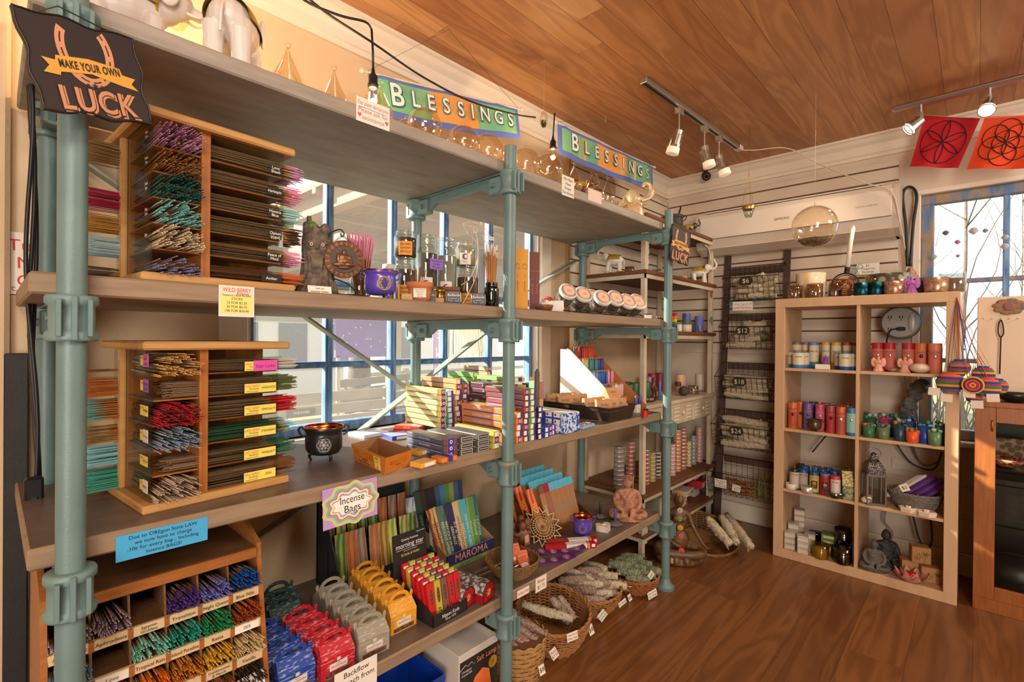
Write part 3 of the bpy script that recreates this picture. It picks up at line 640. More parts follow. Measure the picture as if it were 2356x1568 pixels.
def bin_rack():
 x0,x1,zb,zt=.075,.437,ZS['low'],.745;yb,yt=1.172,1.245
 r=thing('incense_bin_rack','oak pigeonhole rack of dipped incense under the middle shelf at far left','display rack',(x0,yt,zb));Vo=Vector((x0,yt,zb))
 def B(b,n):o=b.build(n,r);o.location=-Vo;return o
 H=zt-zb;rows=5;cols=6;dx=(x1-x0)/cols
 def yfront(z):return yb+(yt-yb)*(z-zb)/H
 for x in(x0-.010,x1):
  b=MB();b.prism([(yb-.006,zb),(yt+.28,zb),(yt+.28,zt+.075),(yt+.16,zt+.075),(yt-.006,zt+.012),(yt-.006,zt-.01)],x,x+.010,OAK,M=frame((0,0,0),(0,1,0),(0,0,1)));B(b,'side_panel')
 b=MB();b.box((x0,yt-.002,zt-.014),(x1,yt+.20,zt),OAKD);b.box((x0,yt-.012,zt-.020),(x1,yt,zt+.003),OAK,.002);B(b,'top_board')
 b=MB();b.box((x0,yt+.21,zb),(x1,yt+.22,zt+.07),OAKD);B(b,'back_panel')
 dz=(H-.03)/rows;STRIP=flat('#cdb084',.6)
 names=[['Arabian Musk','Aphrodesia','Egyptian|Goddess','Transition','Night Queen','Blue Nile'],['SPRING Rain','Love','Tropical Rain','Island Paradise','Rasta','ISIS'],['','','Orange Spice','Amber','Frankincense|& Myrrh','Vanilla'],['','','','','Black Coconut','Musk'],['','','','','','']]
 cols_=[['#a89a9a','#a8929c',None,'#5a3a8a','#7a7ac8','#1f5aa8'],['#7aa0bc',None,'#86c2ae','#2fa08a','#24945a','#a84a20'],['#c84a50','#b0202c','#e07020','#d08030','#e0b030','#d8c08a'],['#c04060','#a03030','#b8a8a0','#a06a48','#8a5228','#2c2620'],['#6a5a8a','#4a6a8a','#806030',None,None,None]]
 txt={'#a89a9a':'grey-tipped','#a8929c':'mauve-tipped','#5a3a8a':'deep purple','#7a7ac8':'violet-blue','#1f5aa8':'cobalt blue','#7aa0bc':'light blue','#86c2ae':'mint green','#2fa08a':'teal green','#24945a':'emerald green','#a84a20':'rust red','#c84a50':'coral red','#b0202c':'blood red','#e07020':'bright orange','#d08030':'amber orange','#e0b030':'golden yellow','#d8c08a':'cream','#c04060':'rose','#a03030':'brick red','#b8a8a0':'off-white','#a06a48':'tan brown','#8a5228':'chestnut','#2c2620':'black','#6a5a8a':'dusky purple','#4a6a8a':'slate blue','#806030':'olive brown'}
 for j in range(rows):
  z=zt-.02-(j+1)*dz;yf=yfront(z)
  b=MB();b.box((x0,yf+.004,z-.004),(x1,yt+.21,z),OAKD,M=None);B(b,'bin_shelf')
  b=MB();b.box((x0,yf-.006,z-.016),(x1,yf+.003,z+.004),STRIP,.001)
  for i in range(1,cols):b.box((x0+i*dx-.004,yf-.008,z-.016),(x0+i*dx+.004,yf-.005,z+.004),OAK)
  for i in range(cols):
   t=names[j][i]
   if t:
    M=frame((x0+(i+.5)*dx,yf-.0065,z-.006),(1,0,0),(0,0,1))
    ls=t.split('|')
    if t in('SPRING Rain','Love','ISIS'):b.box((-dx*.42,-.0085,-.0005),(dx*.42,.0085,.0004),PAPER,M=M)
    for k,l_ in enumerate(ls):b.text(l_,.0105 if len(ls)==1 else .008,INK,M@T3(0,.0 if len(ls)==1 else .0045-.008*k,.0008),width=dx*.8)
  B(b,'label_strip')
  for i in range(cols):
   if cols_[j][i]:
    c=cols_[j][i]
    for_=(0,0,'%s incense sticks in the oak pigeonhole rack'%txt[c])
    bundle((x0+(i+.5)*dx,yf+.145,z-.001),(0,-1,.10),(0,0,1),dx*.72,dz*.52,.165,85,F_('#5a4430'),F_(c,.45),.035,.03,for_,0,fan=.05,r=.0013,jit=.008)
 b=MB()
 for i in range(1,cols):b.prism([(yb+.002,zb),(yt+.2,zb),(yt+.2,zt-.014),(yt+.002,zt-.014)],x0+i*dx-.002,x0+i*dx+.002,OAKD,M=frame((0,0,0),(0,1,0),(0,0,1)))
 B(b,'divider')
 b=MB();p=(x1-.045,yfront(.475)-.012,.455);M=frame(p,(1,0,.05),(0,.15,1));paper(b,.09,.06,M);b.text('Auric Blend',.022,INK,M@T3(0,.012,.001),width=.08);b.tube([M@Vector(q)for q in arc((0,-.014,.001),.01,0,5.5,14,'xy')],.0006,INK,4);b.build('price_card',r,'white card lettered Auric Blend').location=-Vo
bin_rack()
def luck_sign(c,xd,w,h,label):
 M=frame(c,xd,(0,0,1));r=thing('luck_sign',label,'sign',c);r.matrix_world=M
 DK=mat('sign_brown','#1e120f',.6,c2='#2a1815',scale=4,amt=.5);TAN=mat('sign_tan','#cc9068',.6,c2='#b87a52',scale=5,amt=.5);GOLD=flat('#cf9536',.6);EDGE=flat('#15100e',.4)
 out=[];N=14
 def edge(p,q,wv):
  for i in range(N):
   t=i/N;x=p[0]+(q[0]-p[0])*t;y=p[1]+(q[1]-p[1])*t;nx,ny=(q[1]-p[1]),-(q[0]-p[0]);L=math.hypot(nx,ny);o=wv*math.sin(t*PI*4)*math.sin(t*PI)
   out.append((x+nx/L*o,y+ny/L*o))
 a,c_=w/2,h/2
 edge((-a*.96,-c_*.9),(a*.92,-c_*.97),.004);edge((a*.92,-c_*.97),(a*.97,c_*.88),.004);edge((a*.97,c_*.88),(-a,c_),.004);edge((-a,c_),(-a*.96,-c_*.9),.004)
 b=MB();b.prism(out,-.009,0,DK,side=EDGE);b.tube([(x*.995,y*.995,.0005)for x,y in out],.0016,EDGE,5,closed=True);b.build('board',r)
 b=MB();n=26;k=h/.165
 def U(rr,s0=.0):
  pts=[]
  for i in range(n+1):
   t=i/n;a0=PI*1.42*(t-.5)
   pts.append((math.sin(a0)*rr[0],-math.cos(a0)*rr[1]+.032*k))
  return pts
 o1,o2=U((.041*k,.0594*k)),U((.028*k,.045*k));b.add([(x,y,.0008)for x,y in o1]+[(x,y,.0008)for x,y in o2],[(i,i+1,n+2+i,n+1+i)for i in range(n)],TAN)
 m1,m2=U((.0355*k,.053*k)),U((.0335*k,.051*k));b.add([(x,y,.0012)for x,y in m1]+[(x,y,.0012)for x,y in m2],[(i,i+1,n+2+i,n+1+i)for i in range(n)if i%3],DK)
 b.build('horseshoe',r,'tan horseshoe')
 b=MB();b.add([(x*k,y*k,.0016)for x,y in((-.066,.010),(-.048,.008),(-.046,.016),(0,.019),(.046,.012),(.048,.002),(.068,-.002),(.060,-.012),(.069,-.023),(.044,-.018),(0,-.006),(-.044,-.010),(-.046,-.016),(-.068,-.014),(-.058,-.002))],[tuple(range(15))[::-1]],GOLD)
 b.text('MAKE YOUR OWN',.018*k,DK,T3(0,.0035*k,.0022),width=.088*k,bold=.03);b.build('ribbon',r,'gold ribbon lettered MAKE YOUR OWN')
 b=MB()
 for i,(x,s)in enumerate(((-.010,.0035),(0,.005),(.010,.0035))):b.add([((x+math.cos(PI/2+j*PI/5)*s*(1 if j%2==0 else .42))*k,(-.0255+math.sin(PI/2+j*PI/5)*s*(1 if j%2==0 else .42))*k,.0026)for j in range(10)],[tuple(range(10))],DK)
 b.build('star_row',r)
 b=MB();b.text('LUCK',.056*k,TAN,T3(.003*k,-.0565*k,.0008),width=.116*k,bold=.045);b.text('LUCK',.056*k,DK,T3(.0*k,-.0535*k,.0016),width=.116*k,bold=.045);b.text('LUCK',.054*k,TAN,T3(.0*k,-.0535*k,.0022),width=.112*k,bold=.018);b.build('lettering',r,'tan block letters LUCK')
 b=MB();b.tube([(-a*.7,c_*.95,-.004),(-a*.2,c_*1.25,-.012),(a*.6,c_*.92,-.004)],.0012,flat('#3a2c20'),4);b.build('hanger',r)
 return r
pa=atd(66,138,.735);pb=atd(330,185,.86);luck_sign((pa+pb)/2,(pb-pa).normalized(),(pb-pa).length*1.02,.150,'large dark MAKE YOUR OWN LUCK sign hung on the nearest rack post')
pa=atd(1530,555,2.40);pb=atd(1583,575,2.50);luck_sign((pa+pb)/2+Vector((-.0,-.02,0)),(pb-pa).normalized(),.145,.180,'small black MAKE YOUR OWN LUCK sign hung on the farthest rack post')
CAB=flat('#141416',.45)
for i,(dx_,am)in enumerate(((0,.012),(.016,-.010),(.03,.008))):
 b=MB();pts=[]
 for k in range(15):
  py=60+k*105;px=62+dx_*260+am*900*math.sin(k*.9+i*2)+k*1.6;pts.append(at(px,py,y=YL-.22+.01*i))
 b.tube(spline(pts,5),.0042,CAB,6);b.solo('power_cable',('black power cable hanging nearest the corner behind the near post','black power cable twisted in the middle of the three by the near post','black power cable closest to the near post')[i],'cable')
b=MB();p=at(78,1140,y=YL-.24);b.box((-.016,-.012,-.042),(.016,.012,.042),flat('#121214',.4),.005);b.box((-.006,-.015,-.02),(.006,-.011,.0),flat('#2a2a2e'),.002);b.solo('cord_switch','black inline switch box on the hanging power cables','switch',p)
b=MB();p0=at(32,1560,y=1.62);p1=at(38,812,y=YL-.03);b.box((-.022,-.012,0),(.022,.0,(p1-Vector((p1.x,p1.y,0))).length),mat('black_wrapped','#2a2724',.6,bump=.4,bscale=400,c2='#201e1c'),.003);b.solo('black_board','long narrow black board leaning on the wall at far left','board',(p1.x,p1.y,0))
RED=flat('#cc2c28')
def _deco(b,M):
 for x,y,c in((-.05,.062,'#e0b83a'),(.05,.06,'#3a8aa0'),(-.052,-.02,'#d8603a'),(-.03,-.062,'#a0409a'),(.04,-.066,'#3a9a6a'),(-.056,.02,'#4a9ab0')):b.tube([M@Vector((x+math.cos(a_)*.0015*a_,y+math.sin(a_)*.0015*a_,.001))for a_ in[q*.6 for q in range(10)]],.0008,flat(c),4)
p=at(70,607,y=YL-.006);note('turn_off_note','white taped note reading Turn Me Off on the wall behind the near post',p,(1,0,.03),(0,0,1),.125,.155,['Turn','Me','Off'],PAPER,RED,'note',extra=_deco)
YE=YF-.0012
p=at(545,693,y=YE);
def _wb(b,M):
 w_,h_=.068,.052
 b.box((-.031,-.026,.0),(.031,.013,.0004),flat('#e8d878'),M=M)
 b.text('WILD BERRY',.013,flat('#e0502a'),M@T3(0,.0235,.0008),width=.056);b.text('Incense',.008,flat('#3a2a1a'),M@T3(.012,.0165,.0009),width=.03);b.text('"America\'s Best Incense"',.006,INK,M@T3(0,.0125,.0009),width=.058)
 for i,t in enumerate(('STICKS','10 FOR $2.25','30 FOR $6.25','100 FOR $20.00')):b.text(t,.0072,INK,M@T3(0,.005-.0085*i,.0008),width=.05)
note('price_sign','laminated incense stick price sign taped to the eye-level shelf front',p,(1,0,0),(0,0,1),.070,.066,[],flat('#f3d9c6',.3),extra=_wb)
p=at(378,1238,y=YE);note('bag_charge_note','bright blue handwritten note about the bag charge on the middle shelf front',p,(1,0,0),(0,0,1),.150,.048,['Due to OREgon State LAW','we now have to charge','.10¢ for every bag... Including','insence BAGS!'],flat('#3f9fd0',.6))
def _tape(b,M):b.box((-.022,-.024,.0),(.022,.024,.0004),glass('tape','#f0ece0',.08,.4,.92),M=M@T3(-.075,0,.001));b.box((-.022,-.024,.0),(.022,.024,.0004),glass('tape'),M=M@T3(.075,0,.001))
p=at(808,1156,y=YE-.004)
def _rain(b,M):
 def blob(sx,sy,k,c,z):
  out=[((sx+.0045*math.cos(9*a))*math.cos(a)*k,(sy+.0045*math.cos(9*a))*math.sin(a)*k,z)for a in[2*PI*i/90 for i in range(90)]];b.add(out,[tuple(range(90))],flat(c,.8),M=M)
 for i,c in enumerate(('#f0b86a','#8ad08a','#7aa0d8','#e0703a','#f0e8a0','#8a9ae0','#e87aa0','#f0a050')):blob(.076-.0052*i,.052-.0045*i,1.0,c,.0003+.0002*i)
 out=[((.048+.004*math.cos(9*a))*math.cos(a),(.0245+.003*math.cos(9*a))*math.sin(a),.0022)for a in[2*PI*i/90 for i in range(90)]];b.add(out,[tuple(range(90))],flat('#f0e8dc'),M=M)
 b.text('Incense',.026,INK,M@T3(.002,.0105,.0026),width=.066);b.text('Bags',.026,INK,M@T3(.002,-.013,.0026),width=.044)
note('incense_bags_sign','hand drawn rainbow-bordered Incense Bags card on the middle shelf front',p,(1,0,.03),(0,0,1),.150,.100,[],flat('#b090c8',.8),extra=_rain)
p=at(820,1560,y=YE);note('backflow_note','white scalloped card lettered Backflow on the lowest shelf front',p,(1,0,0),(0,0,1),.12,.075,['Backflow','7¢ each from','tray'],PAPER,cat='note')
HEART=flat('#d85a5a')
def _hearts(b,M):
 for sx in(-1,1):b.add([(sx*.04+x*.006,-.014+y*.006,.001)for x,y in((0,-1),(.9,.2),(.7,.9),(.2,.9),(0,.5),(-.2,.9),(-.7,.9),(-.9,.2))],[tuple(range(8))],HEART,M=M)
 b.box((-.042,.0065,.0006),(.042,.0075,.001),flat('#5aa0b8'),M=M)
p=at(859,262,y=YE);note('terrarium_note','white note asking for assistance with terrariums, red hearts, on the top shelf front',p,(1,0,0),(0,0,1),.098,.062,['For plant terrariums','Please ask for','assistance'],PAPER,flat('#b87a6a'),'note',extra=_hearts)
p=at(1307,429,y=YE);note('empty_terrarium_note','small white note reading We Also Have Empty Terrariums',p,(1,0,0),(0,0,1),.078,.078,['We Also','Have','Empty','Terrariums'],PAPER,cat='note')
p=at(1369,451,y=YE);note('faded_note','blank-looking faded pink card on the top shelf front',p,(1,0,0),(0,0,1),.098,.050,[],flat('#ddc4b4'),cat='note')
for px,py,t,lab,ik in((1204,1361,['Swirl Black & Purple'],'narrow white price tag on the lowest shelf front nearest the middle post',RED),(1245,1341,['Resin','$1.75'],'white card with a red squiggle beside the narrow tag on the lowest shelf front',flat('#8a2c28'))):
 p=at(px,py,y=YE);note('price_tag',lab,p,(1,0,0),(0,0,1),.062,.026 if len(t)==1 else .052,t,PAPER,ik,'price tag')
# ================================================================ reusable goods
def xa(px,Y,py=784):return at(px,py,y=Y).x
def zt(px,py,Y):return at(px,py,y=Y).z
ORD=['lowest']+[a+' from bottom' for a in('second','third','fourth','fifth','sixth','seventh','eighth','ninth','tenth','eleventh')]
JG=glass('jar_glass','#f2f6f2',.07,.85,.94);JB=glass('brown_glass','#5a3020',.08,.7,.55)
LG=glass('lamp_glass','#fbf3e6',.05,.95,.97,1.7)
WAXW=mat('wax_white','#e8d4bc',.5,sub=.2);COPPER=metal_('#c8703c',.25);IRON=mat('black_iron','#24211f',.5,.6,bump=.3,bscale=120);BRASS=metal_('#b08a48',.35);STEEL=mat('steel','#cfcac2',.35,.55)
def jar(name,label,p,r,h,fill=None,lab=None,lid=None,neck=.82,gm=None,fillh=.75,parent=None,cat='jar',group=None):
 gm=gm or JG;rt=thing(name,label,cat,p,facing(p),group);b=MB()
 b.lathe([(r*.9,0),(r,r*.12),(r,h*.74),(r*.96,h*.80),(r*neck,h*.86),(r*neck,h*.92),(r*(neck+.04),h*.935),(r*neck,h*.95),(r*neck,h)],gm,n=28);b.tube(arc((0,0,h),r*neck,0,2*PI,28,'xy')[:-1],r*.035,gm,5,closed=True);gl=b.build('glass',rt)
 if fill:b=MB();b.lathe([(r*.86,.003),(r*.93,r*.12),(r*.93,h*fillh),(.001,h*fillh+.003)],fill,n=20);b.build('contents',rt)
 if lab:
  wd,hh,z0,mm,ls,ik=lab;b=MB();n=10;a=wd/r/2;V=[];
  for i in range(n+1):
   t=-PI/2-a+2*a*i/n;V+=[((r+.0007)*math.cos(t),(r+.0007)*math.sin(t),z0),((r+.0007)*math.cos(t),(r+.0007)*math.sin(t),z0+hh)]
  b.add(V,[(2*i,2*i+2,2*i+3,2*i+1)for i in range(n)],mm,True)
  for k,t in enumerate(ls):
   if t=='(':b.prism([(math.cos(q)*.011,math.sin(q)*.011)for q in[PI*.25+PI*1.5*i/12 for i in range(13)]]+[(.004+math.cos(q)*.008,math.sin(q)*.008)for q in[PI*1.7-PI*1.4*i/12 for i in range(13)]],0,.0005,flat('#5a2a7a'),M=frame((0,-r-.0018,z0+hh*.68),(1,0,0),(0,0,1)))
   elif t:b.text(t,hh/(len(ls)+2.2),ik,frame((0,-r-.0016,z0+hh*(1-(k+.9)/(len(ls)+.8))),(1,0,0),(0,0,1)),width=wd*.75)
  b.build('paper_label',gl)
 if lid:b=MB();b.lathe([(r*(neck+.06),h*.93),(r*(neck+.07),h*.94),(r*(neck+.07),h*1.03),(r*neck,h*1.04),(.001,h*1.04)],lid,n=24);b.build('lid',rt)
 return rt
def pillar(name,label,p,r,h,c,cat='candle',band=None,dip=True,rz=None,txt=None,bandz=(.15,.75),top=None,charm=None):
 rt=thing(name,label,cat,p,facing(p)if rz is None else rz);b=MB();cm=mat('wax '+c,c,.42,sub=.05)
 b.lathe([(r*.97,0),(r,h*.02),(r,h*.985),(r*.96,h),(r*.8,h-.001),(.001,h-.004)],cm,n=24)
 if top:b.lathe([(r*1.004,h*.90),(r*1.004,h*.985),(r*.96,h+.0005),(.001,h-.003)],mat('wax '+top,top,.42),n=24)
 wx=b.build('wax',rt)
 if band:
  z0,z1=h*bandz[0],h*bandz[1];b=MB();b.lathe([(r+.0006,z0),(r+.0006,z1)],flat(band),n=24)
  if txt:
   for k,t in enumerate(txt):b.text(t,min(.012,h*.12),INK if k or len(txt)>1 else flat('#5a3020'),frame((0,-r-.0012,z1-(k+.8)*h*.13),(1,0,0),(0,0,1)),width=r*1.5)
  b.build('wrapper',rt)
 if charm:b=MB();b.ell((0,-r-.003,h*.56),(r*.30,.003,r*.36),mat('charm '+charm,charm,.25,.5),12,8);b.tube(arc((0,0,h*.68),r+.001,0,2*PI,20,'xy')[:-1],.0007,flat('#d8c8a8'),4,closed=True);b.build('charm',rt)
 b=MB();b.tube([(0,0,h-.004),(.001,0,h+.004),(.003,.001,h+.008)],.0007,flat('#e8e0d0'),4);b.build('wick',wx)
 return rt
def cauldron(label,p,r,h,m,inner,handles=True,legs=True,decal=None,rz=0,name='cauldron',flare=1.0):
 rt=thing(name,label,'cauldron',p,facing(p)+rz);lg=h*.20 if legs else 0;b=MB();H=h-lg
 b.shell([(r*.45,lg*.8),(r*.78,lg*.9+H*.04),(r*.93,lg+H*.2),(r*.95,lg+H*.5),(r*.92,lg+H*.72),(r*.90,lg+H*.80),(r*.97*flare,lg+H*.86),(r*1.02*flare,lg+H*.97),(r*1.0*flare,h)],m,t=.003,n=36,m2=inner);b.build('bowl',rt)
 b=MB();b.tube(arc((0,0,h),r*1.0*flare,0,2*PI,36,'xy')[:-1],.0022,inner,6,closed=True);b.build('rim',rt)
 if handles:
  for s in(-1,1):b=MB();b.tube(spline([(s*r*.95,0,lg+H*.66),(s*r*1.12,0,lg+H*.72),(s*r*1.25,0,lg+H*.92),(s*r*1.12,0,h*1.02),(s*r*.99,0,lg+H*.92)],5),r*.055,m,7);b.build('handle',rt)
 if legs:
  for k in range(3):
   a=2*PI*k/3-PI/2+.5;b=MB();c,s=math.cos(a),math.sin(a);b.tube(spline([(c*r*.55,s*r*.55,lg*1.15),(c*r*.72,s*r*.72,lg*.7),(c*r*.62,s*r*.62,.0)],4),r*.09,m,8,taper=lambda t:1.25-.7*t);b.build('leg',rt)
 if decal:
  b=MB();R0=r*.42;cy=lg+H*.42;rr=r*.955
  def pt(u,v):t=u/rr;return(math.sin(t)*rr,-math.cos(t)*rr-.001,cy+v)
  b.add([pt(math.cos(q)*R0,math.sin(q)*R0)for q in[2*PI*i/30 for i in range(30)]],[tuple(range(30))],flat(decal[0]))
  for ring in[(0,0)]+[(R0*.42*math.cos(q*PI/3),R0*.42*math.sin(q*PI/3))for q in range(6)]:
   b.tube([tuple(Vector(pt(ring[0]+math.cos(q)*R0*.42,ring[1]+math.sin(q)*R0*.42))+Vector((0,-.0008,0)))for q in[2*PI*i/18 for i in range(18)]],.0006,flat(decal[1]),4,closed=True)
  b.build('decal',rt,'round geometric flower decal')
 return rt
ZE=ZS['eye'];ZM=ZS['mid'];ZL=ZS['low'];ZT=ZS['top']
def tree_spirit():
 Y=1.27;x=xa(728,Y);H=zt(728,500,Y)-ZE;rt=thing('tree_spirit_statue','gnarled grey tree-trunk figurine with a bearded face and moss','figurine',(x,Y,ZE),facing((x,Y,0)));k=H/.16
 b=MB();random.seed(5)
 b.lathe([(.034*k,0),(.030*k,.02*k),(.025*k,.07*k),(.028*k,.10*k),(.026*k,.125*k),(.018*k,.135*k)],PINE,n=14)
 for i in range(16):
  a=2*PI*i/16;b.tube(spline([(math.cos(a)*.040*k,math.sin(a)*.034*k,0),(math.cos(a+.3)*.026*k,math.sin(a+.3)*.024*k,.05*k),(math.cos(a)*.024*k,math.sin(a)*.022*k,.10*k),(math.cos(a-.2)*.022*k,math.sin(a-.2)*.018*k,(.13+.02*random.random())*k)],5),.0055*k,PINE,6)
 for q,hh in(((-.014,.002),.162),((-.006,.006),.150),((.014,.004),.150),((.004,.008),.142)):b.tube([(q[0]*k,q[1]*k,.11*k),(q[0]*1.1*k,q[1]*k,hh*k)],.008*k,PINE,8,taper=lambda t:1-.4*t)
 for s in(-1,1):b.ell((s*.011*k,-.026*k,.105*k),(.009*k,.005*k,.004*k),PINE,8,6);b.ell((s*.011*k,-.024*k,.094*k),(.008*k,.004*k,.005*k),PINE,8,6)
 b.tube([(0,-.024*k,.106*k),(0,-.033*k,.092*k)],.004*k,PINE,8);b.ell((0,-.028*k,.078*k),(.014*k,.007*k,.006*k),PINE);
 for i in range(5):b.tube([((i-2)*.005*k,-.030*k,.078*k),((i-2)*.0035*k,-.030*k,.045*k)],.003*k,PINE,6,taper=lambda t:1-.6*t)
 remesh(b,mat('bark_statue','#7b6a5a',.9,c2='#4a3e36',scale=60,amt=.35,bump=.7),.0016*k,1,'trunk',rt,.0016,260)
 for s in(-1,1):b=MB();b.ell((s*.0105*k,-.0305*k,.100*k),.0033*k,flat('#e8dcc8',.2),10,8);b.ell((s*.0105*k,-.0332*k,.100*k),.0016*k,flat('#1e1612',.2),8,6);b.build('eye',rt)
 b=MB()
 for c in((-.013,.0,.146),(-.008,-.008,.140),(.026,-.012,.012)):b.ell((c[0]*k,c[1]*k,c[2]*k),(.011*k,.009*k,.007*k),flat('#5c7a2c',.9),8,6)
 b.build('moss',rt)
tree_spirit()
p=Vector((xa(735,1.19),1.19,ZE+.010));note('holder_note','little card reading I am an incense holder in front of the tree figurine',p,(1,-.1,0),(0,.25,1),.058,.021,['I am an','incense holder'],PAPER,cat='note')
def medallion():
 Y=1.215;x=xa(790,Y);z=zt(790,596,Y);R0=.5*86*per((x,Y,z));rt=thing('buddha_medallion','round bronze laughing-figure medallion hanging on a black wrought iron stand','ornament',(x,Y,ZE),facing((x,Y,0))+.12);zc=z-ZE
 BR=mat('bronze','#8a5a38',.4,.5,c2='#5a3a26',scale=30,amt=.5);DK=flat('#3a2a20',.5)
 M=frame((0,0,zc),(1,0,0),(0,0,1));b=MB();b.cyl((0,.004,zc),(0,-.002,zc),R0,BR,n=40);b.cyl((0,-.002,zc),(0,-.003,zc),R0*.70,DK,n=36)
 for rr in(R0*.97,R0*.72):b.tube([(math.cos(q)*rr,-.003,zc+math.sin(q)*rr)for q in[2*PI*i/40 for i in range(40)]],R0*.035,BR,6,closed=True)
 for i in range(20):
  a=2*PI*i/20;c=(math.cos(a)*R0*.845,-.003,zc+math.sin(a)*R0*.845);b.tube([(c[0]+math.cos(q)*R0*.075,-.0035,c[2]+math.sin(q)*R0*.075)for q in[2*PI*j/10 for j in range(10)]],R0*.018,BR,4,closed=True);b.ell(c,R0*.03,BR,6,4)
 b.build('disc',rt)
 b=MB();s=R0
 for c,r in(((0,0,.36),(.15,.10,.16)),((-.05,0,.05),(.34,.16,.26)),((.05,0,-.12),(.42,.15,.18)),((-.30,0,.05),(.12,.1,.25)),((.28,0,.02),(.12,.1,.22)),((-.2,0,-.30),(.40,.12,.14)),((.26,0,-.30),(.30,.14,.12)),((0,0,-.45),(.36,.08,.10))):b.ell((c[0]*s,-.005+c[1],zc+c[2]*s),(r[0]*s,r[1]*s,r[2]*s),BR,12,8)
 remesh(b,BR,.0012,1,'relief_figure',rt)
 b=MB();top=zc+R0*1.62
 b.tube(spline([(-R0*.78,.006,.004),(-R0*.98,.01,.012),(-R0*.86,.012,.03),(-R0*.5,.012,.048),(-R0*.62,.012,zc-R0*.4),(-R0*.85,.012,zc+R0*.5),(-R0*.72,.012,zc+R0*1.3),(-R0*.2,.012,top),(R0*.02,.012,top-R0*.2),(-.08*R0,.012,top-R0*.38),(-.16*R0,.012,top-R0*.2)],6),.0018,IRON,6)
 b.tube(spline([(-R0*.5,.012,.048),(R0*.2,.012,.036),(R0*.62,.008,.015),(R0*.5,0,.004)],6),.0018,IRON,6);b.cyl((.2*R0,0,0),(.2*R0,0,.004),R0*1.02,IRON,n=30);b.build('iron_stand',rt)
 b=MB()
 for sgn in(-1,1):
  for i in range(12):t=i/12;c=Vector((sgn*R0*.62*t-.08*R0*(1-t),.006*(1-t),(top-R0*.34)*(1-t)+(zc+R0*.76)*t));b.tube([tuple(c+Vector((math.cos(q)*.0016,0,math.sin(q)*.0026)))for q in[2*PI*j/6 for j in range(6)]],.0006,IRON,3,closed=True)
 b.build('chain',rt)
medallion()
def stick_jar(px,Y,pytop,pyrim,r,h,tip,coat,n,label,jl,gm=None,tipl=.06,spread=.03,L=None):
 x=xa(px,Y);j=jar('glass_jar',jl,(x,Y,ZE),r,h,gm=gm);L=L or(zt(px,pytop,Y)-ZE-.005)
 b=MB()
 for i in range(n):
  a=random.uniform(0,2*PI);q=math.sqrt(random.random());p0=Vector((math.cos(a)*r*.4*q,math.sin(a)*r*.4*q,.006));p1=Vector((math.cos(a+.3)*(r*.6*q+spread*q),math.sin(a+.3)*(r*.6*q+spread*q)*.7,L*random.uniform(.86,1)))
  stick_geo(b,p0,p1-p0,(p1-p0).length,coat,tip,tipl*random.uniform(.8,1.1),0,.0012)
 b.solo('incense_bundle',label,'incense sticks',(x,Y,ZE),kind='stuff')
stick_jar(828,1.34,528,590,.030,.085,PINK,F_('#a86a3a'),70,'pink incense sticks fanning out of a jar behind the bronze medallion','glass jar holding the pink incense sticks',tipl=.075,spread=.028)
stick_jar(1130,1.24,556,616,.0255,.088,F_('#eee6da'),F_('#b87a48'),60,'white-tipped incense sticks in the dark jar beside the middle post','dark brown glass jar beside the middle post',JB,tipl=.02,spread=.016)
PUR=mat('purple_enamel','#5a44a8',.25,clear=.5)
def oncal(px,Y,pyt,rpx):x=xa(px,Y);return(x,Y),rpx*per((x,Y,1.3)),zt(px,pyt,Y)
(c,r,z1)=oncal(874,1.235,624,38);cauldron('purple enamelled pot with a copper rim on the eye-level shelf',(c[0],c[1],ZE),r,z1-ZE,PUR,COPPER,decal=('#a88a5a','#5a4690'),rz=.25)
ORA=flat('#e0902e');CREAMJ=flat('#ece2cc')
def mj(px,Y,pyt,zb,rpx,fill,lab,label,lid=None):
 x=xa(px,Y);r=rpx*per((x,Y,1.4));return jar('mason_jar',label,(x,Y,zb),r,zt(px,pyt,Y)-zb,fill,lab,lid)
jb=mj(931,1.40,594,ZE,27,F_('#3a2c24'),(.048,.058,.010,ORA,['WILD BERRY','Incense','SANDAL','WOOD'],INK),'lower mason jar labelled Sandalwood, left of the clay pot')
z2=zt(931,594,1.40)+.001
mj(931,1.40,534,z2,26,F_('#302620'),(.046,.046,.005,ORA,['WILD BERRY','CHERRY','VANILLA'],INK),'mason jar labelled Cherry Vanilla stacked on the Sandalwood jar')
mj(980,1.43,543,ZE,26,F_('#4a4438'),(.044,.066,.040,CREAMJ,['(','',''],INK),'tall mason jar with a purple crescent moon label, behind the purple note')
mj(1025,1.45,550,ZE,25,F_('#9a9488'),(.044,.066,.036,CREAMJ,['(','Dragons','Blood'],INK),'tall mason jar with a crescent moon label reading Dragons Blood')
mj(1075,1.42,614,ZE,26,F_('#5a4430'),(.044,.055,.008,ORA,['WILD BERRY','VANILLA','CONES'],INK),'lower mason jar labelled Vanilla Cones near the wire moon')
mj(1069,1.43,560,zt(1075,614,1.42)+.001,24,F_('#a89a80'),(.042,.044,.004,CREAMJ,['(','Fresh','Rain'],INK),'mason jar labelled Fresh Rain stacked on the Vanilla Cones jar')
mj(894,1.47,612,ZE,17,F_('#d8ccb8'),None,'small white-filled jar behind the purple pot',flat('#e0d8cc'))
b=MB();x=xa(1022,1.37);
for i in range(5):b.box((-.052,-.018,.008+i*.0135),(.052,.018,.0205+i*.0135),mat('cedar','#8a4e28',.6,c2='#6e3a1e',scale=8,stretch=(2,14,14)),.001)
for s in(-.045,.045):b.box((s-.005,-.015,0),(s+.005,.015,.076),mat('cedar'),.001)
b.solo('slatted_box','small brown slatted wooden crate standing behind the clay pot','box',(x,1.37,ZE),facing((x,1.37,0))+.15)
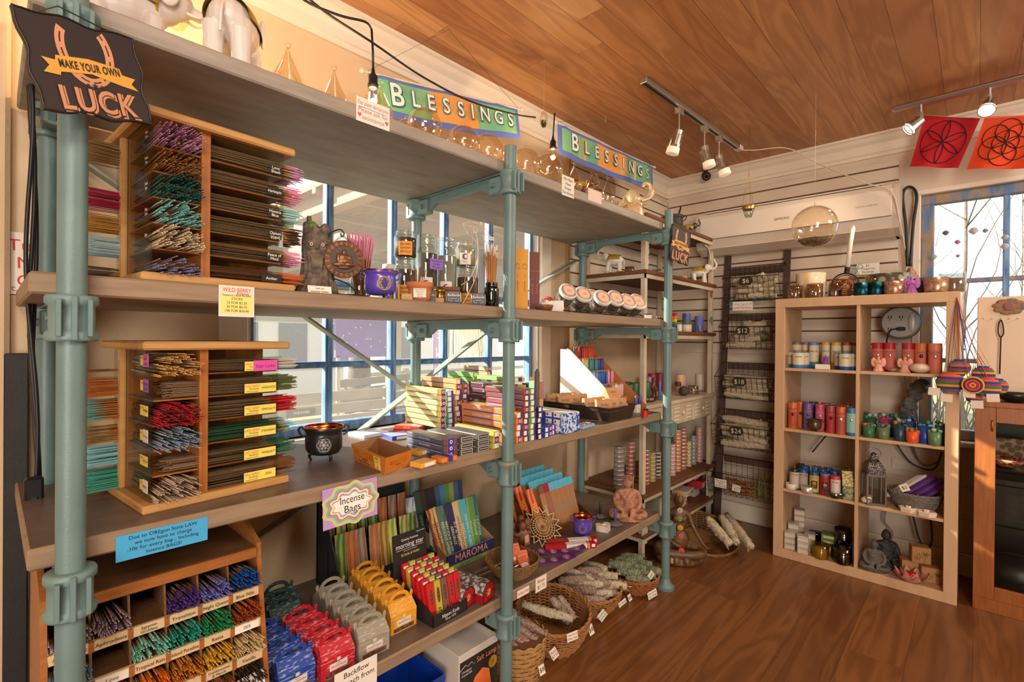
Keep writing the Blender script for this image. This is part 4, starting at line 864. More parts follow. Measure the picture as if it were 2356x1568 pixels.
note('cone_price_note','purple handwritten sticky note reading Wildberry Cones 25¢ each',(xa(1005,1.33),1.335,zt(1005,607,1.33)),(1,-.35,-.05),(0,.1,1),.046,.036,['Wildberry','Cones','25¢ each'],flat('#8a62b8'),flat('#3a1a5a'))
x=xa(965,1.205);z1=zt(965,650,1.205);r=30*per((x,1.205,1.35));rt=thing('clay_pot','terracotta pot of hand rolled incense with a taped label','pot',(x,1.205,ZE),facing((x,1.205,0)));TC=mat('terracotta','#b5683c',.8,c2='#c47c4e',scale=8)
b=MB();b.shell([(r*.72,0),(r*.88,(z1-ZE)*.45),(r*.90,(z1-ZE)*.72),(r*1.0,(z1-ZE)*.75),(r*1.02,z1-ZE)],TC,t=.003);b.build('bowl',rt)
b=MB();M=frame((0,-r*.93,(z1-ZE)*.42),(1,0,0),(0,-.15,1));paper(b,.036,.026,M)
for k,t in enumerate(('Hand Rolled','Steamed','Incense','25¢ ea')):b.text(t,.006,flat('#6a5a50'),M@T3(0,.009-.006*k,.0006),width=.03)
b.build('paper_label',rt)
b=MB()
for i in range(16):a=random.uniform(0,6.28);q=random.random()*.5;b.tube([(math.cos(a)*r*q*.5,math.sin(a)*r*q*.5,.004),(math.cos(a)*r*(q+.3)+.004*math.sin(i),math.sin(a)*r*q,zt(965,612,1.205)-ZE-random.random()*.012)],.0011,F_('#7a5a40'),5)
b.solo('incense_bundle','thin brown hand rolled incense sticks standing in the clay pot','incense sticks',(x-.008,1.205,ZE),kind='stuff')
b=MB();x=xa(1011,1.28);b.lathe([(.010,0),(.014,.008),(.010,.014),(.019,.022),(.021,.028),(.017,.032),(.008,.038),(.001,.040)],BRASS,n=20);b.tube(arc((0,0,.028),.021,0,6.28,16,'xy')[:-1],.0015,BRASS,4,closed=True);b.solo('brass_burner','small ornate brass incense burner behind the tins','incense burner',(x,1.28,ZE+.022))
for px,Y,lab in((936,1.22,'pale wooden block left of the clay pot'),(1009,1.26,'pale wooden block under the brass burner')):b=MB();b.box((-.016,-.014,0),(.016,.014,.022),PINE,.001);x=xa(px,Y);b.solo('wood_block',lab,'block',(x,Y,ZE),facing((x,Y,0)))
def tin_badlands(px,Y,lab):
 x=xa(px,Y);rt=thing('incense_tin',lab,'tin',(x,Y,ZE+.003),facing((x,Y,0))+.1);b=MB();M=frame((0,0,.020),(1,0,0),(0,.22,1));b.box((-.024,-.020,-.012),(.024,.020,0),STEEL,.005,M=M);b.build('case',rt)
 b=MB();DKB=flat('#22303c',.4);b.box((-.0215,-.0175,0),(.0215,.0175,.0012),DKB,.0005,M=M);b.text('Badlands',.0125,CARD,M@T3(0,.005,.002),width=.037);b.text('natural and botanical',.004,CARD,M@T3(0,.0125,.002),width=.03);b.text('INCENSE CONES',.004,CARD,M@T3(0,-.006,.002),width=.02)
 for s in(-1,1):b.tube([M@Vector((s*.015,y,.002))for y in(-.013,-.004)],.0006,CARD,4);b.tube([M@Vector((s*q,-.0145,.002))for q in(.004,.015)],.0006,CARD,4)
 b.build('lid',rt,'dark blue lid lettered Badlands')
 b=MB();b.box((-.024,-.016,-.003),(.022,.012,0),flat('#24407a',.4),.001);b.build('tray',rt)
tin_badlands(1043,1.19,'dark blue Badlands tin standing left, beside the brass burner');tin_badlands(1100,1.185,'dark blue Badlands tin standing right, beside the dark jar');tin_badlands(985,1.25,'Badlands tin mostly hidden behind the clay pot')
b=MB();x=xa(1108,1.33);b.box((-.011,-.008,0),(.011,.008,zt(1108,575,1.33)-ZE),flat('#4a484c',.3),.001);b.box((-.016,-.012,0),(.016,-.008,.06),mat('cedar'));b.solo('slate_holder','narrow dark upright slate ash-catcher standing by the wire moon','incense holder',(x,1.33,ZE),facing((x,1.33,0)))
Y=1.215;x=xa(1096,Y);P1=lambda px,py:Vector((xa(px,Y)-x,0,zt(px,py,Y)-ZE));WW=flat('#e2d6c8',.5)
b=MB();b.tube(spline([P1(1062,514),P1(1090,530),P1(1098,575),P1(1092,640),P1(1060,705)],6),.0011,WW,5);b.tube(spline([P1(1062,514),P1(1082,510),P1(1108,520),P1(1126,544),P1(1124,560)],6),.0011,WW,5);b.tube(spline([P1(1124,560),P1(1112,552),P1(1110,538),P1(1120,540)],5),.001,WW,5);b.tube(spline([P1(1078,518),P1(1094,524),P1(1094,536),P1(1086,532)],5),.001,WW,5);b.tube(spline([P1(1062,514),P1(1072,534),P1(1096,560),P1(1096,600),P1(1080,640),P1(1060,655)],6),.0009,WW,5)
b.tube([P1(1080,528),P1(1066,668)],.0013,F_('#c89a70'),5);b.cyl((P1(1062,705).x,0,.001),(P1(1062,705).x,0,.004),.02,WW,n=16)
b.solo('moon_incense_holder','cream wire crescent moon holder with one incense stick','incense holder',(x,Y,ZE))
b=MB();M=frame((0,0,0),(1,-.2,0),(0,0,1));paper(b,.020,.012,M);b.text('IIIIIIIIII',.006,INK,M@T3(0,0,.0006),width=.015);b.solo('price_tag','tiny barcode tag on the wire moon holder','price tag',(xa(1129,1.20),1.20,zt(1129,548,1.20)))
def packet_tall(px,Y,pyt,w,col,ink,lab):
 x=xa(px,Y);H=zt(px,pyt,Y)-ZE;rt=thing('incense_packet',lab,'incense packet',(x,Y,ZE),facing((x,Y,0))+.35);b=MB();b.box((-w/2,-.003,0),(w/2,.003,H),flat(col,.6),.001);b.build('sleeve',rt)
 b=MB()
 for s in(-.25,.25):
  c=Vector((s*w,-.0034,H*.72));
  for k in range(9):a=PI*k/8;b.tube([c+Vector((math.cos(a)*w*.10,0,math.sin(a)*w*.10)),c+Vector((math.cos(a)*w*.17,0,math.sin(a)*w*.17))],.0006,ink,3)
  b.text('INCENSE',.006,ink,frame((s*w,-.0034,H*.68),(1,0,0),(0,0,1)),width=w*.36)
  b.text('BERGAMOT',.008,ink,frame((s*w,-.0034,H*.38),(0,0,-1),(1,0,0)),width=.05);b.text('No 5',.006,ink,frame((s*w,-.0034,H*.55),(0,0,-1),(1,0,0)))
 b.build('print',rt)
packet_tall(1197,1.22,572,.056,'#cf9030',flat('#7a4a18'),'tall mustard yellow incense packet right of the middle post');packet_tall(1228,1.27,579,.04,'#6e3a34',flat('#b07a68'),'tall maroon incense packet behind the mustard one')
b=MB();b.shell([(.020,0),(.028,.008),(.031,.018),(.032,.026)],mat('bowl_wood','#7a4a2a',.5,c2='#5f381e',scale=10,stretch=(1,1,6)),t=.003,n=28);x=xa(1253,1.22);b.solo('wooden_bowl','small brown wooden bowl of folded papers','bowl',(x,1.22,ZE))
b=MB();
for i in range(6):b.box((-.014,-.001,0),(.014,.001,.036),PAPER,M=RZ(i*.5)@T3(0,.004*i-.01,.004)@RX(-.5+.1*i)@RY(.6-.2*i))
b.tube([(-.034,-.01,.045),(.02,.0,.018)],.0022,flat('#9a948c',.3),6);b.solo('folded_papers','folded white papers and a pen in the wooden bowl','papers',(x,1.22,ZE+.004),kind='stuff')
b=MB();b.box((-.026,-.003,0),(.026,0,.052),flat('#e8e0d6'),.0005);b.box((-.026,0,0),(.026,.09,.003),flat('#e8e0d6'));b.box((.024,-.003,0),(.027,.09,.046),glass('jar_glass'));x=xa(1281,1.26);b.solo('leaflet_stand','white leaflet stand between the wooden bowl and the tilted jars','stand',(x,1.26,ZE),facing((x,1.26,0)))
b=MB();b.cyl((0,0,0),(0,.02,.01),.032,flat('#c84a44',.4),n=24,M=T3(0,0,.045));b.ell((0,-.004,.045),(.027,.006,.027),flat('#b87a5a',.5));x=xa(1258,1.38);b.solo('red_round_box','red round box standing on edge behind the wooden bowl','box',(x,1.38,ZE+.0),facing((x,1.38,0)))
TEA=mat('dried_tea','#3c2a1e',.9,c2='#6a4a34',scale=90,amt=.5,bump=.6);CLRLID=mat('frosted_lid','#cfc6bc',.3,spec=.6)
jars=[(1309,668),(1344,675),(1366,681),(1388,683),(1418,684),(1446,691),(1469,692)]
tiltd=Vector((-.33,-.75,.56)).normalized()
for i,(px,py)in enumerate(jars):
 Y=1.25-.008*i+(.05 if i in(2,)else 0);c=at(px,py,y=Y);r=22*per(c);L=.075
 rt=thing('herb_jar',['first','second','third','fourth','fifth','sixth','last'][i]+' tilted jar of loose incense counting from the middle post','jar',c-tiltd*L)
 rt.rotation_euler=tiltd.to_track_quat('Z','Y').to_euler();b=MB();b.lathe([(r*.8,0),(r*.96,.006),(r*.96,L*.72),(r*.88,L*.8),(r*.88,L)],JG,n=22);b.build('glass',rt)
 b=MB();b.lathe([(r*.76,.002),(r*.9,.007),(r*.9,L*.66),(.001,L*.6)],TEA,n=16);b.build('contents',rt)
 b=MB();b.lathe([(r*.98,L*.80),(r*1.0,L*.82),(r*1.0,L*.98),(r*.94,L),(.001,L)],CLRLID,n=26);b.tube(arc((0,0,L),r*.86,0,6.283,24,'xy')[:-1],.0012,CLRLID,4,closed=True);ld=b.build('lid',rt)
 b=MB();b.cyl((0,0,L),(0,0,L+.0012),r*.68,flat('#e2a98a',.6),n=24);b.cyl((0,0,L+.0012),(0,0,L+.0014),r*.58,flat('#eac0a2',.6),n=24);b.text('Loose',.007,flat('#8a4a30'),T3(0,.003,L+.002)@RZ(0));b.text('Incense',.007,flat('#8a4a30'),T3(0,-.004,L+.002));b.build('lid_label',ld)
b=MB();xa0,xa1=xa(1325,1.17),xa(1480,1.17)
for Yq in(1.175,1.235):b.tube([(xa0,Yq,ZE+.012),(xa1,Yq,ZE+.012)],.002,IRON,5);b.tube([(xa0,Yq,ZE+.002),(xa1,Yq,ZE+.002)],.002,IRON,5)
for k in range(6):
 x=xa0+(xa1-xa0)*(k+.5)/6;b.tube(spline([(x-.05,1.175,ZE+.003),(x-.03,1.172,ZE+.012),(x,1.17,ZE+.017),(x+.03,1.172,ZE+.012),(x+.05,1.175,ZE+.003)],4),.0016,IRON,5);b.tube([(x,1.175,ZE+.003),(x,1.26,ZE+.006)],.0016,IRON,5)
b.solo('wire_jar_rack','low black wire rack holding the tilted jars','rack')
for px,w_,h_,c1,lab in((1491,.034,.030,'#ddd2c2','little white box with a dark lid at the far end of the eye-level shelf'),):x=xa(px,1.23);b=MB();b.box((-w_/2,-.014,0),(w_/2,.014,h_*.8),flat(c1),.002);b.box((-w_/2-.001,-.015,h_*.8),(w_/2+.001,.015,h_),flat('#3a322c'),.001);b.solo('small_box',lab,'box',(x,1.23,ZE),facing((x,1.23,0)))
b=MB();x=xa(1515,1.22);b.box((-.034,-.012,0),(.03,.012,.012),flat('#2a2420'),.001)
for i in range(7):b.ell((-.03+i*.01,-.006,.014),.005,flat(['#b8642a','#8a3020','#d8a060'][i%3]),6,5)
b.solo('bead_tray','flat black tray of amber beads beside the farthest post','tray',(x,1.22,ZE))
# ================================================================ middle shelf
x,Y=.712,1.44;r=43*per((x,Y,1.0));p=at(745,1056,z=ZM);cauldron('black cauldron with a copper rim and white flower decal on the middle shelf',(p.x,p.y,ZM),43*per(p),zt(745,988,p.y)-ZM+.010,mat('black_enamel','#201e1e',.35,clear=.2),COPPER,decal=('#2a2826','#c8c4bc'),rz=.0)
def open_tray():
 F,L_,R_=at(886,1093,z=ZM),at(812,1058,z=ZM),at(945,1072,z=ZM);H=.048;OB=mat('orange_card','#d9852c',.6,c2='#b8641e',scale=4,amt=.8);IN=flat('#9a6a3a')
 B_=L_+R_-F;cs=[F,R_,B_,L_];cen=sum(cs,Vector())/4;rt=thing('orange_carton','open orange printed incense carton tray on the front edge of the middle shelf','carton',(cen.x,cen.y,ZM));b=MB()
 lo=[Vector(((c-cen).x*.93,(c-cen).y*.93,0))for c in cs];hi=[Vector(((c-cen).x*1.07,(c-cen).y*1.07,H))for c in cs];li=[v*.985 for v in lo];hj=[Vector((v.x*.975,v.y*.975,H))for v in hi]
 V=lo+hi+[v+Vector((0,0,.002))for v in li]+hj;Fc=[]
 for i in range(4):j=(i+1)%4;Fc.append((i,j,4+j,4+i))
 b.add(V,Fc+[(3,2,1,0)],OB);b.add(V,[(12+i,12+(i+1)%4,8+(i+1)%4,8+i)for i in range(4)]+[(4+i,4+(i+1)%4,12+(i+1)%4,12+i)for i in range(4)]+[(8,9,10,11)],IN);b.build('tray',rt)
 def side(a0,a1,b0,b1,t0,t1,h):o=(a0+a1+b0+b1)/4;xd=(a1-a0).normalized();n=xd.cross((b0-a0)).normalized();yd=((b0+b1)-(a0+a1)).normalized();return frame(o+n*.0012,xd,yd)
 b=MB();M=side(lo[3],lo[0],hi[3],hi[0],0,1,H);W_=(lo[0]-lo[3]).length
 DKR=flat('#9a2c14');b.text('WILD BERRY',.026,DKR,M@T3(-W_*.14,.006,0),width=W_*.64);b.text('WILD BERRY',.023,flat('#e8902a'),M@T3(-W_*.14,.007,.0005),width=W_*.58);b.text('Incense',.012,INK,M@T3(-W_*.10,-.006,.0008));b.text('"America\'s Best Incense"',.008,INK,M@T3(-W_*.14,-.015,.0006),width=W_*.62)
 b.box((W_*.22,-.018,0),(W_*.40,.018,.0006),flat('#ecc860'),M=M);b.text('FREE',.010,INK,M@T3(W_*.31,.012,.0012),width=W_*.16);b.text('5¢',.010,INK,M@T3(W_*.31,-.012,.0012));b.text('INCENSE',.005,DKR,M@T3(W_*.31,.003,.0012))
 M=side(lo[0],lo[1],hi[0],hi[1],0,1,H);W_=(lo[1]-lo[0]).length;b.text('WILD BERRY',.016,DKR,M@T3(0,.003,0),width=W_*.72);b.text('WILD BERRY',.014,flat('#e8902a'),M@T3(0,.0035,.0005),width=W_*.66);b.text('Incense',.007,INK,M@T3(0,-.005,.0006));b.build('print',rt)
open_tray()
BAND=flat('#22389a');BRED=flat('#c8283a');WLAB=flat('#e8e2e0')
def incense_box(x,Y,z,w,h,L,col,label,style=0,rz=0,name='incense_box',group=None,side_txt=None):
 """carton lying along Y, its end face toward the room"""
 b=MB();m=flat(col,.35);b.box((0,0,0),(w,L,h),m,.0008);e=-.0006
 if style==0:b.box((w*.08,e,h*.12),(w*.62,0,h*.88),WLAB);b.box((w*.66,e,0),(w*.94,0,h),BAND);b.box((w*.60,e,0),(w*.66,0,h),BRED)
 elif style==1:
  b.box((w*.26,e,0),(w*.74,0,h),BAND);b.box((w*.20,e,0),(w*.26,0,h),BRED);b.box((w*.74,e,0),(w*.80,0,h),BRED);b.add([(w*.5+math.cos(q)*h*.3,e*1.6,h*.5+math.sin(q)*h*.3)for q in[2*PI*i/12 for i in range(12)]],[tuple(range(12))],WLAB);b.add([(w*.5+math.cos(q)*h*.18,e*2.2,h*.5+math.sin(q)*h*.18)for q in[2*PI*i/12 for i in range(12)]],[tuple(range(12))],BRED)
 elif style==2:b.box((w*.2,e,h*.15),(w*.8,0,h*.85),WLAB)
 elif style==3:b.box((w*.05,e,h*.08),(w*.95,0,h*.92),flat('#d0ccc4'));b.box((w*.09,2*e,h*.16),(w*.91,0,h*.84),flat('#3a3430'));b.text('SPICE & AROMA',h*.28,WLAB,frame((w*.5,3*e,h*.5),(1,0,0),(0,0,1)),width=w*.7)
 elif style==4:b.text('Satya',h*.5,flat('#dce8c0'),frame((w*.5,e,h*.45),(1,0,0),(0,0,1)),width=w*.6);b.box((0,e,h*.86),(w,0,h),flat('#c8d890'))
 b.box((-.0006,L*.06,h*.82),(0,L*.94,h*.95),flat('#8a96c0')if style!=3 else flat('#c8c4bc'));b.box((-.0006,L*.06,h*.05),(0,L*.94,h*.16),BAND if style in(0,1)else m)
 if side_txt:b.text(side_txt,h*.42,WLAB,frame((-.0012,L*.5,h*.5),(0,-1,0),(0,0,1)),width=L*.6)
 return b.solo(name,label,'incense box',(x,Y,z),rz,group)
def column(px,Y,z0,n,w,h,L,col,where,styles,jit=.002,side_txt=None,colname=None):
 x=xa(px,Y)
 for k in range(n):
  incense_box(x+random.uniform(-jit,jit),Y+random.uniform(-jit,jit)*1.5,z0+k*(h+.0003),w,h-.0008,L,col if isinstance(col,str)else col[k%len(col)],'%s incense box, %s in %s'%(colname,(ORD[k]if k<n-1 else 'topmost'),where),styles[k%len(styles)],random.uniform(-.012,.012),side_txt=side_txt)
column(1014,1.44,ZM+.030,7,.030,.0205,.22,'#e8d46a','the sunlit column on the red cartons',[1],colname='pale yellow')
column(1032,1.45,ZM,8,.030,.0205,.21,'#58b4bc','the column beside the yellow one',[0],colname='teal')
column(1050,1.46,ZM,10,.030,.0205,.22,'#dd9440','the column right of the teal one',[0,0,1],colname='orange')
column(1066,1.48,ZM,9,.028,.0205,.20,'#9a6430','the column behind the grey boxes',[0,1,1],colname='golden brown')
column(1081,1.54,ZM,8,.026,.021,.18,'#7a4a2a','the column before the green boxes',[1,1,0],colname='chocolate')
column(1090,1.585,ZM,10,.034,.0215,.17,'#7ab038','the bright green column',[4,2],colname='lime green')
column(1121,1.60,ZM,11,.028,.0215,.16,'#d8a878','the column left of the middle post',[1,0],colname='tan')
def flatbox(px,py,z,w,L,h,col,label,rz=0,style=0,txt=None,top=None,name='incense_carton'):
 p=at(px,py,z=z);b=MB();m=flat(col,.35);b.box((-w/2,-L/2,0),(w/2,L/2,h),m,.001)
 if top:b.box((-w/2+.003,-L/2+.003,h),(w/2-.003,L/2-.003,h+.0006),flat(top,.25))
 if txt:b.text(txt,h*.55,WLAB,frame((0,-L/2-.0006,h*.5),(1,0,0),(0,0,1)),width=w*.7);b.text(txt,h*.55,WLAB,frame((-w/2-.0006,0,h*.5),(0,-1,0),(0,0,1)),width=L*.6)
 if style==1:b.box((-w*.3,-L/2-.0006,h*.15),(w*.35,-L/2,h*.85),WLAB)
 if style==2:b.box((-w*.1,-L/2-.0006,0),(w*.2,-L/2,h),BAND);b.box((-w*.16,-L/2-.0006,0),(-w*.1,-L/2,h),BRED);b.box((-w*.1,-L/2,h),(w*.2,L/2,h+.0007),BAND)
 return b.solo(name,label,'incense box',(p.x,p.y,z),rz)
flatbox(962,985,ZM,.20,.11,.014,'#d24a38','lower long red incense carton under the yellow stack',.45,txt='O R I O');flatbox(966,978,ZM+.0145,.20,.11,.014,'#d84c3a','upper long red incense carton under the yellow stack',.42,txt='O R I O',top='#e08a6a')
flatbox(848,1000,ZM,.11,.10,.012,'#d8d8dc','flat silvery white box beside the black cauldron',.1,top='#e8e8ea');flatbox(915,1006,ZM,.085,.08,.014,'#3a4a9a','flat blue box with a white end label behind the orange carton',-.1,1,top='#a8b0d0');flatbox(972,1020,ZM,.075,.07,.013,'#4a5aa8','flat blue patterned box below the red cartons',.3,2,top='#b8bce0')
flatbox(968,1042,ZM,.058,.05,.014,'#e8b040','small yellow box with a white label, upper of the pair by the orange carton',.15,1);flatbox(974,1070,ZM,.062,.045,.014,'#e8a838','small yellow box nearest the shelf edge by the orange carton',.2,1);flatbox(1022,1058,ZM,.06,.05,.014,'#e0802a','small orange box with a blue band before the grey boxes',.05,2)
for j,(px0,Yg,n)in enumerate(((1024,1.165,3),(1062,1.160,3),(1101,1.158,3))):
 x=xa(px0,Yg)
 for k in range(n):incense_box(x,Yg,ZM+k*.0195,.052,.019,.20-.02*j,'#55504a','dark grey incense box, %s of three in the %s low grey pile'%(['bottom','middle','top'][k],['left','centre','right'][j]),3 if j or k==9 else 1,random.uniform(-.02,.02),side_txt='SPICE & AROMA')
for j,px0 in enumerate((1137,)):column(px0,1.155,ZM,3,.03,.0195,.2,'#b8b040','the little olive pile behind the middle post',[2,1],colname='olive yellow')
column(1160,1.20,ZM,5,.062,.024,.22,'#dd7f2c','the wide orange pile behind the middle post',[1,1],side_txt='SATYA NAG CHAMPA',colname='bright orange')
column(1168,1.30,ZM+.121,3,.060,.0225,.22,'#6a3a2c','the pile on the orange cartons',[1],side_txt='SATYA OPIUM',colname='dark chocolate')
column(1190,1.165,ZM,5,.030,.0215,.2,'#e08a3c','the column right of the middle post',[1,0,0],colname='pale orange')
column(1208,1.16,ZM,9,.026,.0205,.2,'#8a4a34','the column right of the pale orange',[0,0,1],colname='brick brown')
column(1223,1.158,ZM,9,.027,.0205,.2,'#86b04a','the column before the black one',[0],colname='leaf green')
column(1240,1.156,ZM,6,.024,.0195,.18,'#3a2c34','the column beside the big blue carton',[0],colname='black and red')
column(1178,1.36,ZM+.19,1,.07,.018,.2,'#9ac050','the pile, single',[0],colname='pale green')
for k,(px,py,c,lab)in enumerate(((1145,893,'#3a342c','small black box with gold print at the back, left one'),(1195,885,'#c88a2a','small amber-coloured box at the back right of the middle post'),(1218,880,'#26343a','small dark teal box at the back beside the amber one'))):
 x=xa(px,1.60);b=MB();b.box((-.03,-.02,0),(.03,.02,zt(px,py,1.6)-ZM),flat(c,.4),.001);b.box((-.018,-.021,.16),(.018,-.02,.18),flat('#d8a850'));b.solo('small_box',lab,'box',(x,1.60,ZM))
b=MB();x=xa(1236,1.50);z1=zt(1240,875,1.5)-ZM;b.box((-.028,-.018,0),(.028,.018,z1),flat('#d8b888',.4),.002);b.box((-.027,-.019,z1*.5),(.027,-.018,z1*.98),flat('#b87a6a'));b.box((-.036,-.018,0),(-.028,.018,z1),flat('#7ab088'));b.solo('soap_box','pink and cream tall printed box by the grey obelisk','box',(x,1.5,ZM))
b=MB();x=xa(1237,1.52);z1=zt(1237,848,1.45)-ZM;x=xa(1237,1.42);b.prism([(-.014,0),(.012,0),(.013,z1*.9),(.006,z1),(-.010,z1*.93)],-.006,.006,mat('gray_stone','#7a7066',.9,c2='#5a524a',scale=60,bump=.8),M=frame((0,0,0),(1,0,0),(0,0,1)));b.solo('stone_slab','narrow rough grey standing stone behind the incense boxes','stone',(xa(1236,1.46),1.46,ZM))
def blue_display():
 Fp,Rp=at(1252,1010,z=ZM),at(1335,998,z=ZM);Y=1.15;x0,x1=xa(1300,Y),xa(1335,Y);BLU=mat('blue_white_print','#2450a0',.5,c2='#c8d4e8',kind='cell',scale=110,amt=.15);BL=flat('#1f4f9c',.5)
 H=zt(1335,946,Y)-ZM;r=thing('incense_carton','large blue and white printed display carton at the front of the middle shelf','carton',(x0,Y,ZM));w_=x1-x0
 b=MB();b.box((0,0,0),(w_,.23,H),BLU,.001);b.box((-.001,.02,H*.45),(0,.22,H),BL);b.box((.004,.004,H),(w_-.004,.226,H+.002),flat('#d8d4cc'));b.build('box',r)
 b=MB();M=frame((-.002,.11,H*.5),(0,-1,0),(0,0,1));b.add([(-.10,-.015,0),(.02,-.04,0),(-.03,.01,0),(-.06,.052,0),(-.105,.052,0)],[(0,1,2,3,4)],flat('#1a4494'),M=M)
 for cx in(-.085,-.03):b.tube([M@Vector((cx+math.cos(q)*.011,-.012+math.sin(q)*.011,.001))for q in[2*PI*i/16 for i in range(16)]],.0013,WLAB,4,closed=True)
 b.text('NAG CHAMPA',.012,WLAB,M@T3(-.06,.02,.001)@RZ(-1.2),width=.04)
 for k in range(3):
  for j in range(2):b.box((.02+j*.04,-.03+k*.026,0),(.05+j*.04,-.012+k*.026,.001),WLAB,M=M);b.box((.024+j*.04,-.025+k*.026,.001),(.033+j*.04,-.016+k*.026,.0014),BRED,M=M)
 b.build('print',r)
blue_display()
for k in range(2):
 for j in range(3):incense_box(xa(1256,1.155)+j*.028,1.155+.008*j,ZM+k*.02,.027,.0195,.12,'#2a4a9c','small blue incense box, %s row, %s, before the big blue carton'%(['bottom','top'][k],['left','centre','right'][j]),j%2)
b=MB();p=at(1352,985,z=ZM);b.box((-.05,-.03,0),(.05,.03,.016),flat('#8ab0d0',.25),.006)
for i in range(14):b.box((-.046+i*.006,-.028+random.random()*.02,.016),(-.042+i*.006,.01+random.random()*.015,.019),flat(['#b87a5a','#e0d8d0','#6a4a3a'][i%3]))
b.solo('foil_packet','blue plastic packet of small charcoal rolls between the carton and the baking tins','packet',(p.x,p.y+.02,ZM),.1)
TIN=mat('old_tin','#4a3d34',.38,.7,c2='#6a584a',scale=12,bump=.3,amt=.6)
F1,R1=at(1412,985,z=ZM),at(1475,955,z=ZM)
def loaf_tin(x0,x1,y0,y1,H,label,nlo=2,rz=0):
 rt=thing('baking_tin',label,'tin',((x0+x1)/2,(y0+y1)/2,ZM),rz);w_,d_=(x1-x0)/2,(y1-y0)/2;b=MB();e=.012
 b.box((-w_+e,-d_+e,0),(w_-e,d_-e,.003),TIN)
 lo=[(-w_+e,-d_+e,0),(w_-e,-d_+e,0),(w_-e,d_-e,0),(-w_+e,d_-e,0)];hi=[(-w_,-d_,H),(w_,-d_,H),(w_,d_,H),(-w_,d_,H)];hi2=[(x*.97,y*.97,H)for x,y,z in hi];lo2=[(x*.98,y*.98,.003)for x,y,z in lo]
 V=lo+hi+hi2+lo2;b.add(V,[(i,(i+1)%4,4+(i+1)%4,4+i)for i in range(4)]+[(8+i,8+(i+1)%4,12+(i+1)%4,12+i)[::1]for i in range(4)]+[(4+i,4+(i+1)%4,8+(i+1)%4,8+i)for i in range(4)],TIN)
 b.tube([(-w_,-d_,H),(w_,-d_,H),(w_,d_,H),(-w_,d_,H)],.0035,TIN,6,closed=True);b.tube([(-w_+.002,-d_+.002,H*.72),(w_-.002,-d_+.002,H*.72),(w_-.002,d_-.002,H*.72),(-w_+.002,d_-.002,H*.72)],.0022,TIN,5,closed=True)
 b.build('tin_body',rt);return rt
loaf_tin(1.875,2.10,1.172,1.385,.060,'nearest old baking tin filled with brown soap boxes');loaf_tin(1.875,2.10,1.395,1.60,.060,'rear old baking tin of brown soap boxes beside the candle stand')
KR=mat('kraft','#b8855a',.8,c2='#c49468',scale=60,amt=.4)
def soap(x,Y,z,lean,rz,label,w=.075,h=.062,t=.028,txt='SACRED'):
 b=MB();M=RZ(rz)@RX(lean);b.box((-w/2,-t/2,0),(w/2,t/2,h),KR,.001,M=M);b.text(txt,.012,flat('#4a2c1c'),M@frame((0,-t/2-.0006,h*.6),(1,0,0),(0,0,1)),width=w*.5);b.text('smudge soap',.005,flat('#6a4530'),M@frame((0,-t/2-.0006,h*.38),(1,0,0),(0,0,1)))
 for k in range(3):b.box((-w/2-.0005,-t/2+.004,.012+k*.014),(-w/2,t/2-.004,.014+k*.014),flat('#7a5238'),M=M)
 return b.solo('soap_carton',label,'box',(x,Y,z))
for i in range(6):soap(1.925+.06*(i%3),1.235+.07*(i//3),ZM+.030,-.12+.05*(i%3),-.62+.1*(i%2),'brown soap carton, %s from the left in the nearest baking tin'%['first','second','third','fourth','fifth','sixth'][i])
for i in range(6):soap(1.925+.06*(i%3),1.455+.07*(i//3),ZM+.030,-.15+.06*(i%2),-.62,'brown soap carton, %s from the left in the rear baking tin'%['first','second','third','fourth','fifth','sixth'][i])
soap(2.03,1.245,ZM+.078,-.6,-.3,'brown soap carton lying tilted across the top of the nearest tin')
def candle_stand():
 r=thing('candle_stand','stepped candle rack with tall white triangular side panels','display rack',(2.12,1.60,ZM));WH=flat('#e6d8c2',.6);WD=mat('stand_wood','#b8753c',.6)
 H=.312
 for xx in(-.01,.205):b=MB();b.prism([(-.36,0),(.03,0),(.03,H),(-.03,H),(-.36,.03)],xx,xx+.010,WH if xx<.1 else WD,M=frame((0,0,0),(0,1,0),(0,0,1)));b.build('side_panel',r)
 for k in range(4):b=MB();yy=-.26+k*.062;zz=.055+k*(H-.08)/3.6;b.box((0,yy,zz-.006),(.205,yy+.06,zz),WD);b.box((0,yy-.006,zz-.010),(.205,yy,zz+.018),WD);b.box((0,yy+.06,zz),(.205,yy+.066,zz+.07),WD);b.build('step',r)
 return H
HC=candle_stand()
rows=[(['#5a6ab0','#8a2a30','#b09a8a','#d8d0c8','#e8a8a8','#c8b8a8'],'lowest'),(['#7ab0d8','#5a9ad0','#2a5aa8','#1f4a9a','#22509e','#2a56a4','#e89ab0','#e07a9a','#e8a0b8'],'second'),(['#e0b070','#c8b090','#3a8a7a','#2a7a70','#2a7870','#3a8478','#2c3a8a','#2a3484','#2c3a8a'],'third'),(['#5a4a40','#c02a24','#a81e28','#b82824','#d8482a','#d84a2c','#e05a30','#d8502c','#cc3a28'],'top')]
CN={'#5a6ab0':'blue','#8a2a30':'maroon','#b09a8a':'tan','#d8d0c8':'white','#e8a8a8':'pink','#c8b8a8':'cream','#7ab0d8':'sky blue','#5a9ad0':'light blue'}
